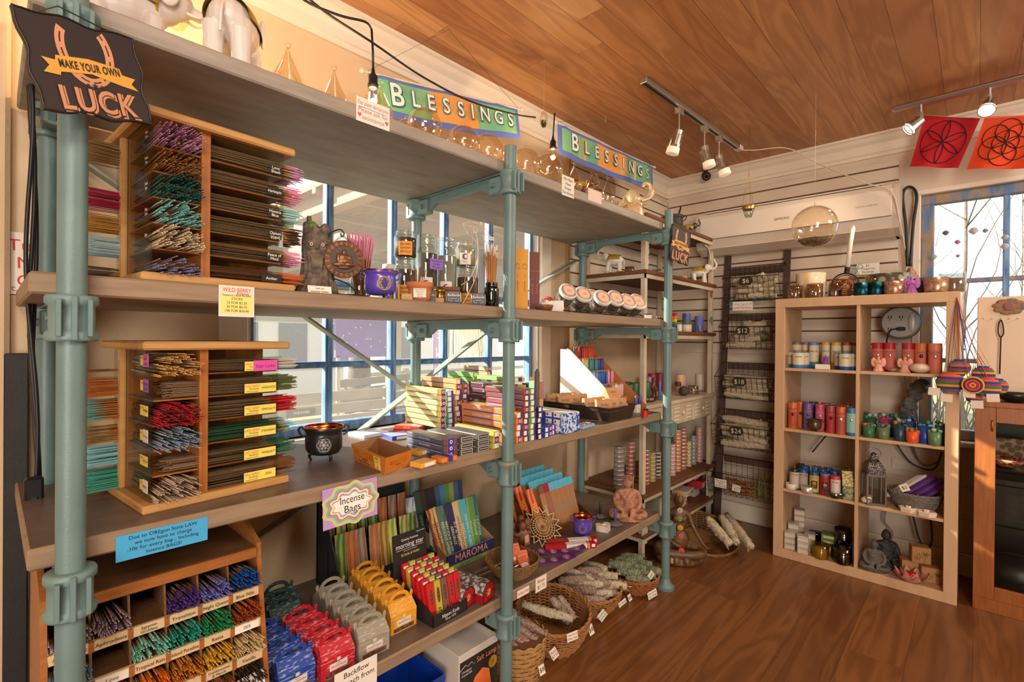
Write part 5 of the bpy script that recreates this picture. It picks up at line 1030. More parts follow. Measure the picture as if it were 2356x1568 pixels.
for k,(cs,rn)in enumerate(rows):
 yy=1.60-.26+k*.062+.030;zz=ZM+.056+k*(HC-.08)/3.6
 for i in range(13):
  c=cs[min(int(i*len(cs)/13),len(cs)-1)];xx=2.130+i*.0152;b=MB()
  b.lathe([(.006,0),(.0065,.002),(.006,.068),(.003,.076),(.0005,.078)],mat('wax '+c,c,.4),n=10);b.tube([(0,0,.076),(.001,.001,.086)],.0006,flat('#e8e0d0'),3)
  b.solo('taper_candle','mini taper candle on the %s step of the white-sided candle stand'%rn,'candle',(xx,yy+random.uniform(-.004,.004),zz+.0005),group='mini tapers on the %s step of the stand'%rn)
for px,c,l_ in((1384,'#3a5aa8','blue'),(1394,'#34489a','dark blue')):
 b=MB();b.lathe([(.007,0),(.008,.002),(.007,.03),(.003,.045),(.0005,.048)],mat('wax '+c,c,.4),n=10);q=at(px+80,935,z=ZM+.02);b.solo('taper_candle',l_+' short taper candle at the far end of the middle shelf','candle',(xa(px+80,1.24),1.24,ZM+.04))
b=MB();b.box((-.02,-.012,0),(.02,.012,.04),flat('#d8cfc0'));b.text('CUTE',.008,flat('#3a5a9a'),frame((0,-.0126,.022),(1,0,0),(0,0,1)));b.solo('small_box','little white printed box holding two blue tapers','box',(xa(1468,1.24),1.245,ZM))
p=at(1484,958,z=ZM);b=MB();b.cyl((0,0,0),(0,0,.028),.014,flat('#c8201c',.3),n=16);b.cyl((.026,.01,0),(.026,.01,.034),.012,flat('#1a1a1a',.3),n=16);b.solo('red_tea_tin','tiny red and black tins at the far end of the middle shelf','tin',(p.x,p.y,ZM))
# ================================================================ lowest shelf
def gable_box(label,x,Y,c,c2,txt,w=.105,d=.055,h=.085,top=None,rz=0,window=True,name='gift_box'):
 """handled gable carton of incense cones, its front toward the room"""
 m=mat('print '+c,c,.5,c2=c2,scale=95,stretch=(.55,.55,3.2),amt=.06,mid=.585)if c2 else flat(c);r=thing(name,label,'gift box',(x,Y,ZL),rz);b=MB();w2=w/2
 b.box((-w2,-d/2,0),(w2,d/2,h*.66),m,.001)
 b.add([(-w2,-d/2,h*.66),(w2,-d/2,h*.66),(w2,d/2,h*.66),(-w2,d/2,h*.66),(-w2*.93,-.004,h*1.0),(w2*.93,-.004,h*1.0),(w2*.93,.004,h),(-w2*.93,.004,h)],[(0,1,5,4),(2,3,7,6),(1,2,6,5),(3,0,4,7)],m);ct=b.build('carton',r)
 b=MB();n=16;O=[];I=[]
 for i in range(n+1):
  a=PI*i/n;O.append((math.cos(a)*w2*.82,h*.98+math.sin(a)*h*.34));I.append((math.cos(a)*w2*.52,h*1.04+math.sin(a)*h*.15))
 for y in(-.0015,.0015):b.add([(x_,y,z_)for x_,z_ in O]+[(x_,y,z_)for x_,z_ in I],[(i,i+1,n+2+i,n+1+i)for i in range(n)]+[],m)
 b.add([(x_,y,z_)for y in(-.0015,.0015)for x_,z_ in O],[(i,i+1,n+2+i,n+1+i)for i in range(n)],m)
 b.add([(x_,y,z_)for y in(-.0015,.0015)for x_,z_ in I],[(i,i+1,n+2+i,n+1+i)for i in range(n)],m)
 b.add([(-w2*.52,-.0015,h*1.04),(w2*.52,-.0015,h*1.04),(w2*.82,-.0015,h*.98),(-w2*.82,-.0015,h*.98)],[(0,1,2,3)],m)
 for s in(-1,1):b.prism([(s*w2*.82,h*.9),(s*w2*1.02,h*.9),(s*w2*1.08,h*1.12),(s*w2*.98,h*1.22),(s*w2*.85,h*1.12)],-.001,.001,m,M=frame((0,0,0),(1,0,0),(0,0,1)))
 b.build('handle',r)
 if txt:
  b=MB();b.box((-w*.26,-d/2-.0008,h*.24),(w*.26,-d/2,h*.45),flat('#d8cfc4'));b.text(txt,h*.085,flat('#9a2030'),frame((0,-d/2-.0014,h*.34),(1,0,0),(0,0,1)),width=w*.44);b.text('SATYA',h*.05,INK,frame((0,-d/2-.0014,h*.41),(1,0,0),(0,0,1)));b.box((-w*.05,-d/2-.0008,h*.49),(w*.05,-d/2,h*.59),flat('#cfc6a8'));b.build('front_label',ct)
  b=MB();b.box((-w*.38,-d/2-.0008,h*.05),(w*.38,-d/2,h*.19),mat('cones','#4a2c20',.8,c2='#6e4430',kind='cell',scale=140));b.build('window',ct,'clear window showing brown cones')
 return r
rowsg=[('blue','#1f3f94','#8a9cc8','NAG CHAMPA',.522,1.205,4,.056,-.006,'blue'),('red','#b41828','#d87a80',"DRAGON'S BLOOD",.622,1.190,4,.058,-.004,'red'),('grey','#948c7a','#b0a894','WHITE SAGE',.729,1.192,6,.054,.004,'grey'),('yellow','#dd9a28','#e8b45a','SANDALWOOD',.852,1.235,6,.050,.006,'yellow'),('green','#1f3a38','#6a8480',None,.600,1.455,3,.05,.01,'dark green')]
for nm,c,c2,t,x0,y0,n,st,dx,word in rowsg:
 for k in range(n):
  lab='%s handled gift box %s'%(word,'at the front of its row' if k==0 else['','second','third','fourth','fifth','last'][k]+' in its row behind the front one')if t else '%s handled gift box, %s of the row behind the red ones'%(word,['front','middle','back'][k])
  gable_box(lab,x0+dx*k,y0+st*k+.028,c,c2,t if k==0 else None,rz=random.uniform(-.05,.05),w=.092,h=.082)
def morning_star():
 F_,R_=at(976,1443,z=ZL),at(1062,1398,z=ZL);x0,x1,y0=.917,1.055,1.178;w_=x1-x0;BK=flat('#24201f',.5);r=thing('incense_counter_display','black counter display of slim red, gold and brown incense boxes with a header card','counter display',(x0,y0,ZL),.03)
 b=MB();b.box((0,0,0),(w_,.20,.003),BK);b.box((0,0,0),(w_,.004,.036),BK);b.prism([(0,0),(.20,0),(.20,.10),(0,.036)],0,.004,BK,M=frame((0,0,0),(0,1,0),(0,0,1)));b.prism([(0,0),(.20,0),(.20,.10),(0,.036)],w_-.004,w_,BK,M=frame((0,0,0),(0,1,0),(0,0,1)));b.box((0,.197,0),(w_,.20,.12),BK);b.build('tray',r)
 b=MB();M=frame((w_/2,-.0008,.018),(1,0,0),(0,0,1));b.text('Nippon Kodo',.016,WLAB,M@T3(0,.004,0),width=.07);b.text('Since 1575',.010,WLAB,M@T3(0,-.009,0),width=.05);b.build('print',r,'white lettering Nippon Kodo Since 1575')
 b=MB();M=frame((w_/2-.015,.188,.165),(1,0,0),(0,.10,1));b.box((-.068,-.075,-.002),(.068,.062,0),BK,M=M);b.text('Quality Incense',.011,WLAB,M@T3(0,.040,.0008),width=.07);b.text('morning star',.024,WLAB,M@T3(0,.022,.0008),width=.112);b.text('50 Sticks & Holder',.012,flat('#d8c83a'),M@T3(0,-.008,.0008),width=.075);b.text('A fine selection of incense',.005,WLAB,M@T3(0,.004,.0008));b.box((-.055,.0095,0),(.055,.0103,.0006),WLAB,M=M);b.text('Nippon Kodo',.006,WLAB,M@T3(.045,.054,.0008));b.build('header_card',r,'black header card lettered morning star')
 cols_=['#c81c22','#b8a83a','#7a5440','#c01a24','#c81c22'];cn=['red','gold','brown','crimson','red']
 for i in range(5):
  for k in range(6):
   c=cols_[i]if k==0 else['#c81c22','#b8a83a','#7a5440','#c01a24','#b8a83a'][(i if k<3 else(i+k)%5)]
   q=MB();h=.112;q.box((-.0115,-.006,0),(.0115,.006,h),flat(c,.45),.0005)
   if k==0:
    q.prism([(math.cos(a)*.0062,math.sin(a)*.023)for a in[2*PI*j/16 for j in range(16)]],0,.0004,flat('#6a4630'),M=frame((0,-.0061,h*.62),(1,0,0),(0,0,1)))
    for z in(.052,.064,.076,.087):q.box((-.0035,-.0068,z),(.0035,-.0064,z+.001),flat('#1a1412'));q.box((-.0006,-.0068,z-.004),(.0006,-.0064,z+.004),flat('#1a1412'))
    for j in range(10):q.ell((random.uniform(-.008,.008),-.0062,.012+random.random()*.02),.0022,flat('#1a1412'),6,4)
    q.text('Nippon Kodo',.004,WLAB,frame((0,-.0066,.006),(1,0,0),(0,0,1)),width=.016)
   else:q.box((-.009,-.0064,h*.86),(.009,-.006,h*.92),WLAB)
   o=q.solo('incense_box','%s slim incense box, column %s, %s in the black display'%({'#c81c22':'red','#b8a83a':'gold','#7a5440':'brown','#c01a24':'crimson'}[c],['one','two','three','four','five'][i],['front','second row','third row','fourth row','fifth row','rear'][k]),'incense box')
   o.rotation_euler=(-.20,0,.03);o.location=(x0+.018+i*.0262,y0+.024+k*.026,ZL+.006+k*.004)
morning_star()
def octo(px,py,lab):
 p=at(px,py,z=ZL);L=.22;r=thing('coffin_box',lab,'box',(p.x,p.y,ZL),.18);w_,h=.031,.062;FL=mat('floral_silver','#b4c0bc',.35,c2='#6a4a44',kind='voronoi',scale=75,amt=.25);RDL=mat('red_lacquer','#a8121c',.35);BK=flat('#241c1a')
 lo=[(-w_,0),(w_,0),(w_,h*.48),(-w_,h*.48)];hi=[(-w_*1.04,h*.48),(w_*1.04,h*.48),(w_*1.0,h*.72),(w_*.5,h),(-w_*.5,h),(-w_*1.0,h*.72)];M=frame((0,0,0),(1,0,0),(0,0,1))
 b=MB();b.prism(lo,-L,0,RDL,M=M);b.build('base',r);b=MB();b.prism(hi,-L,.001,RDL,M=M,side=FL);b.build('lid',r,'silver floral lid')
 b=MB();e=[(x_,-.002,z_)for x_,z_ in[(-w_,.002),(w_,.002),(w_*1.02,h*.48),(w_*1.0,h*.72),(w_*.5,h),(-w_*.5,h),(-w_*1.0,h*.72),(-w_*1.02,h*.48)]];b.tube(e,.0016,BK,5,closed=True);b.tube([(-w_,-.0015,h*.48),(w_,-.0015,h*.48)],.0012,BK,4)
 G=flat('#d8b060',.4);c=Vector((0,-.002,h*.5))
 for k in range(8):a=k*PI/4;b.tube([c+Vector((math.cos(a)*.003,0,math.sin(a)*.003)),c+Vector((math.cos(a)*.014,0,math.sin(a)*.014))],.0014,G,5,taper=lambda t:1.2-.8*t)
 b.ell(c,.0035,flat('#d85a3a'),8,6);b.build('end_ornament',r)
octo(1077,1396,'eight-sided silver floral coffin box with a red end, left of the pair');octo(1124,1382,'eight-sided silver floral coffin box with a red end, right of the pair')
def packet(name,label,p,w,h,t,rz,lean,c,c2=None,txt=None,ink=None,tc=None,kind='wave',group=None,roll=0):
 key='pk '+c+(c2 or '');m=mat(key,c,.4,c2=c2,kind=kind,scale=14,stretch=(1,1,.5),amt=.2)if c2 else flat(c,.4)
 b=MB();b.box((-w/2,-t/2,0),(w/2,t/2,h),m,.0008)
 if tc:b.box((-w/2-.0003,-t/2-.0004,h*.82),(w/2+.0003,t/2+.0004,h+.0004),flat(tc,.4))
 if txt:b.text(txt,w*.62,ink or flat('#5a2a1a'),frame((0,-t/2-.0006,h*.42),(0,0,-1),(1,0,0)),width=h*.62)
 o=b.solo(name,label,'incense packet',group=group);o.rotation_euler=(lean,roll,rz);o.location=p
 return o
def maroma():
 p0,p1=at(1022,1300,z=ZL),at(1150,1268,z=ZL);x0,y0,x1=1.175,1.43,1.42;KB=flat('#a88660',.7);r=thing('packet_display','open kraft tray lettered MAROMA full of upright incense packets','counter display',(x0,y0,ZL),-.0);w_=x1-x0
 b=MB();b.box((0,0,0),(w_,.22,.004),KB);b.box((0,0,0),(w_,.004,.058),KB);b.box((0,.216,0),(w_,.22,.13),KB)
 for s in(0,w_-.004):b.prism([(0,0),(.22,0),(.22,.13),(.12,.11),(0,.058)],s,s+.004,KB,M=frame((0,0,0),(0,1,0),(0,0,1)))
 b.build('tray',r);b=MB();b.box((0,-.0012,.016),(w_,0,.058),flat('#27245c'));b.box((0,-.0012,0),(w_,0,.016),flat('#7c9a48'));b.text('MAROMA',.040,flat('#cf8a64'),frame((w_*.5,-.002,.037),(1,0,0),(0,0,1)),width=w_*.85);b.text('Fair Trade • No Charcoal',.011,INK,frame((w_*.5,-.002,.008),(1,0,0),(0,0,1)),width=w_*.7);b.build('print',r,'navy band lettered MAROMA')
 fr=[('#c8a060','#8a3a24','PATCHOULI AMBER'),('#cfa868',None,'PATCHULI AMBAR'),('#4a6a5a',None,'PRECIOUS AMBER'),('#3f5a4c','#6a8a6a','PRECIOUS MUSK'),('#26244a',None,'ARRURUZ'),('#2c2a54',None,'EUCALYPTUS'),('#c8a878',None,'SANDALO SANDAL'),('#5a9a98','#8ab84a','VANILLA'),('#4aa0a8',None,'ENCENS D AURO'),('#7aa050','#3a7a8a','Patchouli'),('#5a8a3a',None,'Patchouly'),('#26508a','#3a8a5a','LAVENDER')]
 for i,(c,c2,t)in enumerate(fr):packet('incense_packet','front row packet lettered %s in the MAROMA tray'%t,(x0+.022+i*.0182,y0+.045+.004*(i%2),ZL+.008),.026,.215,.007,-.1,-.22,c,c2,t,flat('#5a2a20')if c[1]in 'c' else flat('#d8d0b0'),roll=-.20+.012*i)
 bk=[('#2f4a3a','GREEN TEA'),('#3a2c28','MUSK'),('#221c24','GUIDE'),('#26222c','NIGHT'),('#3a5a7a','OCEAN'),('#4a7aa8','SKY'),('#5a8a4a','NEROLI'),('#86a04a','LEMON'),('#4a5a8a','IRIS'),('#2a3a6a','VIOLET')]
 for i,(c,t)in enumerate(bk):packet('incense_packet','rear packet lettered %s in the MAROMA tray'%t,(x0+.02+i*.021,y0+.15,ZL+.03),.027,.235,.007,0,-.16,c,None,t,flat('#a8c0b8'),roll=-.13+.018*i)
maroma()
NAVY=flat('#20242e',.6)
b=MB();x0,y0=.80,1.54
b.box((x0,y0+.15,ZL),(x0+.36,y0+.155,ZL+.30),NAVY);b.prism([(0,0),(.16,0),(.16,.30),(.12,.30),(0,.09)],x0,x0+.004,NAVY,M=frame((0,y0,ZL),(0,1,0),(0,0,1)));b.box((x0,y0,ZL),(x0+.36,y0+.004,ZL+.05),NAVY);b.box((x0,y0+.07,ZL),(x0+.36,y0+.074,ZL+.14),NAVY)
b.solo('packet_display','navy blue cardboard stand of swirl-patterned packets at the back of the lowest shelf','counter display')
sw=[('#8aa45a','#55682e','green'),('#c07848','#a86038','copper'),('#7aa08e','#b05a40','mint'),('#a8886a','#c0643a','sand'),('#c89a4a','#8a6a2c','honey'),('#7c9a3c','#c8b860','lime'),('#c8a860','#6a8a3c','wheat'),('#9aa870','#5a6a34','sage')]
for i,(c,c2,nm)in enumerate(sw):
 packet('incense_packet',nm+' swirl-patterned incense packet in the front row of the navy stand',(x0+.028+i*.043,y0+.022,ZL+.006),.038,.19,.006,.05,-.16,c,c2,None,roll=-.03*((i%3)-1))
 packet('incense_packet',nm+' swirl-patterned incense packet in the back row of the navy stand',(x0+.028+i*.043,y0+.11,ZL+.055),.036,.20,.006,.0,-.10,sw[(i+4)%8][0],sw[(i+4)%8][1],None,roll=.02)
for i in range(5):
 packet('incense_packet','upright blue and white incense box, %s from the left behind the header card'%['first','second','third','fourth','fifth'][i],(1.135+i*.024-.01*(i>2),1.60-.08*(i>1),ZL+.01),.022,.235 if i<2 else .20,.014,.05,-.08,'#24509c','#d0d4dc','SUPER HIT' if i%2 else 'NAG CHAMPA',flat('#c84a34'),kind='cell')
b=MB();b.box((1.11,1.49,ZL),(1.25,1.62,ZL+.055),flat('#1c1a20',.3),.002);b.solo('black_box','glossy black box with fine silver lines behind the slim incense boxes','box')
WK=mat('wicker','#a87440',.65,c2='#8a5a2c',scale=40,amt=.5);WKD=mat('wicker_gold','#8a6436',.6,c2='#6e4c24',scale=40,amt=.5);WKL=mat('wicker_pale','#c0905a',.65,c2='#a07440',scale=40,amt=.5);WKG=mat('wicker_grey','#8c8478',.7,c2='#6a6258',scale=40,amt=.5)
def basket(label,p,rt_,rb,h,m,n=22,rows=None,rim=True,handles=None,tr=.0028,sx=1,sy=1,rz=0,tilt=None,name='wicker_basket',strips=False):
 r=thing(name,label,'basket',p,rz);rows=rows or int(h/(tr*1.75));b=MB();N=n*4
 prof=lambda t:rb+(rt_-rb)*math.sin(t*PI/2)**.8
 if strips:
  for j in range(rows):
   t0,t1=j/rows,(j+.86)/rows
   for i in range(n):
    if(i+j)%2:o=.002
    else:o=-.001
    a0,a1=2*PI*i/n,2*PI*(i+1)/n;V=[]
    for a in(a0,(a0+a1)/2,a1):
     for t in(t0,t1):q=prof(t)+o*(1 if a==(a0+a1)/2 else .1);V.append((math.cos(a)*q*sx,math.sin(a)*q*sy,h*t+.003))
    b.add(V,[(0,2,3,1),(2,4,5,3)],m,True)
  b.lathe([(prof(t/6)-.003,h*t/6)for t in range(7)],flat('#6a4828',.9),n=n,sx=sx,sy=sy)
 else:
  for j in range(rows):
   t=(j+.5)/rows;R=prof(t);pts=[]
   for i in range(N):a=2*PI*i/N;q=R+tr*.9*(1 if(i//2+j)%2 else-1);pts.append((math.cos(a)*q*sx,math.sin(a)*q*sy,h*t+tr*.5*math.sin(i*1.7+j)))
   b.tube(pts,tr,m,5,closed=True)
 b.build('weave',r);b=MB()
 for i in range(n):a=2*PI*(i+.5)/n;b.tube([(math.cos(a)*prof(t)*sx,math.sin(a)*prof(t)*sy,h*t)for t in(0,.25,.5,.75,1)],tr*.9,m,5)
 b.cyl((0,0,0),(0,0,.004),rb*.98,m,n=n)if sx==sy==1 else b.lathe([(rb,0),(rb,.004),(.001,.004)],m,n=n,sx=sx,sy=sy)
 b.build('stake',r)
 if rim:
  b=MB()
  for s in range(2 if not strips else 1):b.tube([(math.cos(a)*(rt_+.003*math.sin(a*16+s*PI))*sx,math.sin(a)*(rt_+.003*math.sin(a*16+s*PI))*sy,h+.004*math.cos(a*16+s*PI))for a in[2*PI*i/96 for i in range(96)]],tr*1.6,m,6,closed=True)
  b.build('rim',r)
 if handles:
  for a in handles:
   b=MB();c=Vector((math.cos(a)*rt_*sx,math.sin(a)*rt_*sy,h));tdir=Vector((-math.sin(a),math.cos(a),0));o=Vector((math.cos(a),math.sin(a),0))
   for s in range(2):b.tube(spline([c-tdir*.045,c-tdir*.045+o*.02+Vector((0,0,.03)),c+o*.035+Vector((0,0,.055)),c+tdir*.045+o*.02+Vector((0,0,.03)),c+tdir*.045],8),tr*1.5,m,6,M=T3(0,0,.004*s))
   b.build('handle',r)
 if tilt:r.rotation_euler=(tilt[0],tilt[1],rz)
 return r
SAGE=mat('white_sage','#dccdb0',.95,c2='#857658',scale=150,amt=.5,bump=1.);SAGEG=mat('green_sage','#8e9674',.95,c2='#5f664a',scale=120,amt=.5,bump=1.);SAGER=mat('mixed_sage','#b8a088',.95,c2='#664c48',scale=110,amt=.5,bump=1.)
def smudge(label,p,L,r,m,dirv,string='#d8d0bc',wraps=4,name='smudge_stick',seed=None,ends=True,group=None):
 """tied bundle of dried leaves"""
 rnd=random.Random(seed if seed is not None else hash(label)%9999);rt=thing(name,label,'smudge stick',p,group=group);d=Vector(dirv).normalized();rt.rotation_euler=d.to_track_quat('X','Z').to_euler();b=MB();N=14;K=12;V=[]
 for j in range(K+1):
  t=j/K;q=r*(.55+.45*math.sin(PI*min(max(t*1.05,.08),.94))**.5)
  for i in range(N):a=2*PI*i/N;qq=q*(1+.30*noise.noise(Vector((t*9+rnd.random()*.1,math.cos(a)*2,math.sin(a)*2+L*50)))+rnd.uniform(-.10,.10));V.append(((t-.5)*L,math.cos(a)*qq,math.sin(a)*qq))
 b.add(V,[(j*N+i,j*N+(i+1)%N,(j+1)*N+(i+1)%N,(j+1)*N+i)for j in range(K)for i in range(N)]+[tuple(range(N))[::-1],tuple(range(K*N,K*N+N))],m,True)
 for i in range(44):
  t=rnd.random();a=rnd.random()*6.283;x_=(t-.5)*L;q=r*.9;y_,z_=math.cos(a)*q,math.sin(a)*q;l=r*(.6+rnd.random()*.7)
  b.add([(x_,y_,z_),(x_+l*.5,y_*1.12+rnd.uniform(-.3,.3)*r,z_*1.12+rnd.uniform(-.3,.3)*r),(x_+l,y_*1.05,z_*1.05),(x_+l*.5,y_*1.0,z_*1.0)],[(0,1,2,3)],m)
 b.build('leaves',rt)
 b=MB()
 for s in(-1,1):
  pts=[];M_=10*wraps
  for i in range(M_+1):t=i/M_;a=2*PI*wraps*t*s;q=r*1.05*(.6+.4*math.sin(PI*min(max(t,.06),.94))**.5);pts.append(((t-.5)*L*.94,math.cos(a)*q,math.sin(a)*q))
  b.tube(pts,.0006,flat(string,.9),3)
 b.build('string',rt)
 return rt
p=at(1195,1290,z=ZL);FB=(1.335,1.245,ZL);basket('shallow woven bowl basket of foil rolls and orange sachets behind the middle post',FB,.098,.055,.062,WKD,24,tr=.0017)
FOIL=mat('foil','#c8c2ba',.22,.9,bump=1.,bscale=90,c2='#b89a88',scale=25)
for i in range(9):
 a=-1.1+i*.28;c0=Vector(FB)+Vector((-.05+.011*i,-.01+.03*math.sin(i*1.9),.045));b=MB();d=Vector((.35+.1*math.sin(i),-.75,.42));L=.11
 b.tube([(0,0,0),(L*.3,0,.002),(L*.8,0,0),(L*.9,0,0),(L,.002,0)],.0095,FOIL,8,taper=lambda t:1 if t<.7 else .55 if t<.9 else 1.1);b.box((.02,-.005,.009),(.05,.005,.0105),WLAB)
 o=b.solo('foil_roll','twisted foil roll of resin incense, %s from the left in the bowl basket'%['first','second','third','fourth','fifth','sixth','seventh','eighth','ninth'][i],'foil roll');o.matrix_world=frame(c0-d*.02,-d,(0,0,1))
for i in range(8):
 b=MB();b.box((-.020,-.003,0),(.020,.003,.05),mat('sachet','#c84a28',.3,c2='#e07a54',scale=20,amt=.5),.002);b.box((-.014,-.0036,.012),(.012,-.003,.024),WLAB);b.text('Resin',.007,INK,frame((-.001,-.0042,.018),(1,0,0),(0,0,1)));o=b.solo('resin_sachet','small orange resin sachet, %s in the right half of the bowl basket'%['frontmost','second','third','fourth','fifth','sixth','seventh','rearmost'][i],'sachet');o.location=(FB[0]+.03+.012*(i%3),FB[1]-.045+i*.014,FB[2]+.022+i*.0035);o.rotation_euler=(-.9+.06*i,.1*(i%3-1),-.3+.15*(i%2))
WD=mat('carved_wood','#7a4a2e',.5,c2='#5c341f',scale=9,amt=.5,bump=.3)
def friends():
 p=Vector((1.52,1.40,ZL));r=thing('carved_friends_statue','round carved wooden ring of embracing figures with a paper tag','statue',p);b=MB()
 b.lathe([(.050,0),(.056,.02),(.050,.05),(.040,.06)],WD,n=20)
 for k in range(6):
  a=2*PI*k/6+.3;c=Vector((math.cos(a)*.045,math.sin(a)*.045,0));b.ell(c+Vector((0,0,.055)),(.022,.022,.032),WD);b.ell(c*1.0+Vector((0,0,.100)),(.0165,.0165,.021),WD);b.tube(spline([c+Vector((0,0,.08)),Vector((math.cos(a+.5)*.062,math.sin(a+.5)*.062,.072)),Vector((math.cos(a+1)*.048,math.sin(a+1)*.048,.078))],4),.009,WD,8)
 remesh(b,WD,.0035,2,'carving',r);b=MB();M=frame((-.005,-.066,.052),(1,0,0),(0,.12,1));b.box((-.016,-.024,-.001),(.016,.024,0),flat('#8a5a48'),M=M);b.box((-.011,-.013,0),(.011,.015,.0006),flat('#d0a080'),M=M);b.tube([M@Vector((0,.022,0)),(-.002,-.05,.095)],.0006,PAPER,3);b.build('tag',r)
friends()
b=MB();STR=mat('straw','#c4a070',.8,c2='#8a6a40',scale=60,amt=.5)
for rr in(.02,.032,.044,.056):b.tube([(math.cos(a)*rr,0,math.sin(a)*rr)for a in[2*PI*i/30 for i in range(30)]],.0022,STR,5,closed=True)
for k in range(26):a=2*PI*k/26;b.tube([(math.cos(a)*.008,0,math.sin(a)*.008),(math.cos(a)*.060,0,math.sin(a)*.060)],.002,STR,5)
pts=[]
for k in range(30):a=2*PI*k/30;q=.088 if k%2 else .062;pts.append((math.cos(a)*q,0,math.sin(a)*q))
b.tube(pts,.0032,flat('#dcc498',.8),5,closed=True)
o=b.solo('woven_star','flat woven straw sun trivet leaning behind the carved figures','trivet');o.location=(1.645,1.36,ZL+.062);o.rotation_euler=(-.75,0,-.45)
PV=mat('purple_velvet','#5a1a5c',.5)
for i,(dx,dy,rz,lab)in enumerate(((1.505,1.215,-.62,'curved purple incense holder with silver mandalas, nearer the shelf edge'),(1.60,1.235,-.62,'curved purple incense holder with silver mandalas, touching the red boxes'))):
 r=thing('incense_holder',lab,'incense holder',(dx,dy,ZL),rz);b=MB();pts=[(-.11+.022*k,.010*math.cos((-.11+.022*k)*14)*0+(.0+((k-5)/5)**2*.016))for k in range(11)];V=[]
 for k,(x_,z_)in enumerate(pts):w_=.019;V+=[(x_,-w_,z_),(x_,w_,z_),(x_,w_,z_+.006),(x_,-w_,z_+.006)]
 Fs=[]
 for k in range(10):a=k*4;Fs+=[(a+i2,a+(i2+1)%4,a+4+(i2+1)%4,a+4+i2)for i2 in range(4)]
 b.add(V,Fs+[(3,2,1,0),(40,41,42,43)],PV);b.build('tray',r);b=MB()
 for x_ in(-.075,-.025,.025,.075):
  z_=((x_/.022)/5)**2*.016+.0068
  for q in(.015,.010,.005):b.tube([(x_+math.cos(a)*q,math.sin(a)*q,z_+.001*(abs(x_)>.05)*math.cos(a)*(1 if x_>0 else-1)*2.2)for a in[2*PI*j/18 for j in range(18)]],.0006,flat('#c8a0b8'),4,closed=True)
  for k in range(6):a=k*PI/3;b.tube([(x_,0,z_+.0003),(x_+math.cos(a)*.014,math.sin(a)*.014,z_+.0003)],.0005,flat('#c8a0b8'),3)
 b.build('mandala_print',r)
for i in range(2):
 b=MB();b.box((-.11,-.013,0),(.11,.013,.022),flat('#a8141e',.4),.001);b.box((-.02,-.0134,.003),(.07,.0134,.0224),flat('#ddd4c8'));b.box((.074,-.0136,0),(.08,.0136,.0226),flat('#d8b040'));b.box((.09,-.0136,.006),(.104,-.013,.018),WLAB);b.text('DRAGON',.009,flat('#3a3430'),frame((.025,-.0138,.012),(1,0,0),(0,0,1)))
 o=b.solo('incense_box',['long red and white incense box lying beside the purple holders','long red and white incense box lying farther back beside the first'][i],'incense box',(1.665+i*.045,1.225+i*.022,ZL),-.62)
def organic():
 x0,x1,y0,y1=1.66,1.98,1.34,1.62;WT=mat('tray_wood','#6e4526',.5,c2='#523018',scale=8,stretch=(2,10,10),amt=.5);r=thing('wooden_tray','dark wooden tray of upright organic incense packets','tray',((x0+x1)/2,(y0+y1)/2,ZL),-.08);a_,c_=(x1-x0)/2,(y1-y0)/2
 b=MB();b.box((-a_,-c_,0),(a_,c_,.006),WT);b.box((-a_,-c_,0),(a_,-c_+.008,.042),WT,.002);b.box((-a_,c_-.008,0),(a_,c_,.13),WT,.002)
 for s in(-1,1):b.prism([(-c_,0),(c_,0),(c_,.13),(c_-.06,.14),(-c_,.042)],s*a_-.004,s*a_+.004,WT,M=frame((0,0,0),(0,1,0),(0,0,1)))
 b.build('tray_body',r)
 for i in range(3):packet('incense_packet','red and orange printed incense packet, %s at the left of the wooden tray'%['frontmost','middle','rearmost'][i],(x0+.03-.010*i,y0+.05+.06*i,ZL+.012),.040,.20,.006,-.12,-.35,'#c82a1e','#e07a2a','HARI OM',flat('#f0c040'),roll=-.18)
 n=0
 for row in range(4):
  for j in range(7):
   c='#a8764a' if not(row==0 and j==1)else '#94644a';tc='#5ab4cc' if not(row==0 and j in(0,1))else('#7a5236' if j==0 else '#a01838')
   packet('incense_packet','brown kraft Organic incense packet, row %s from the front, %s'%(['one','two','three','four'][row],['leftmost','second from left','third from left','middle','third from right','second from right','rightmost'][j]),(x0+.078+j*.034,y0+.045+row*.055,ZL+.012),.030,.205+.008*row,.007,-.10,-.22,c,None,'Organic' if row==0 else None,flat('#e8dcc8')if j<1 else flat('#c86a4a')if j==1 else flat('#5a8aa0'),tc=tc,roll=-.16+.008*j)
organic()
x=1.805;Yc=1.262;cauldron('small purple cauldron with a copper rim on the lowest shelf',(x,Yc,ZL),.0435,.092,PUR,COPPER,decal=('#7a5a8a','#5a4690'))
STONE=mat('river_stone','#6a655e',.75,c2='#4e4a46',scale=50,amt=.5,bump=.4)
for px,py,c,lab,hh in((1389,1193,'#231f24','dark taper candle standing in the rear grey stone',.060),(1424,1211,'#4a46a0','violet taper candle standing in the front grey stone',.062)):
 p=at(px,py,z=ZL);b=MB();b.lathe([(.02,0),(.032,.006),(.033,.011),(.024,.018),(.006,.021)],STONE,n=20,wob=lambda a,z:1+.05*math.sin(3*a));b.solo('stone_holder','smooth grey stone candle holder, %s of the two'%('rear' if px<1400 else 'front'),'candle holder',(p.x,p.y+.02,ZL),.4)
 b=MB();b.lathe([(.006,0),(.0065,.002),(.006,hh*.8),(.003,hh*.94),(.0005,hh)],mat('wax '+c,c,.4),n=10);b.solo('taper_candle',lab,'candle',(p.x,p.y+.02,ZL+.019))
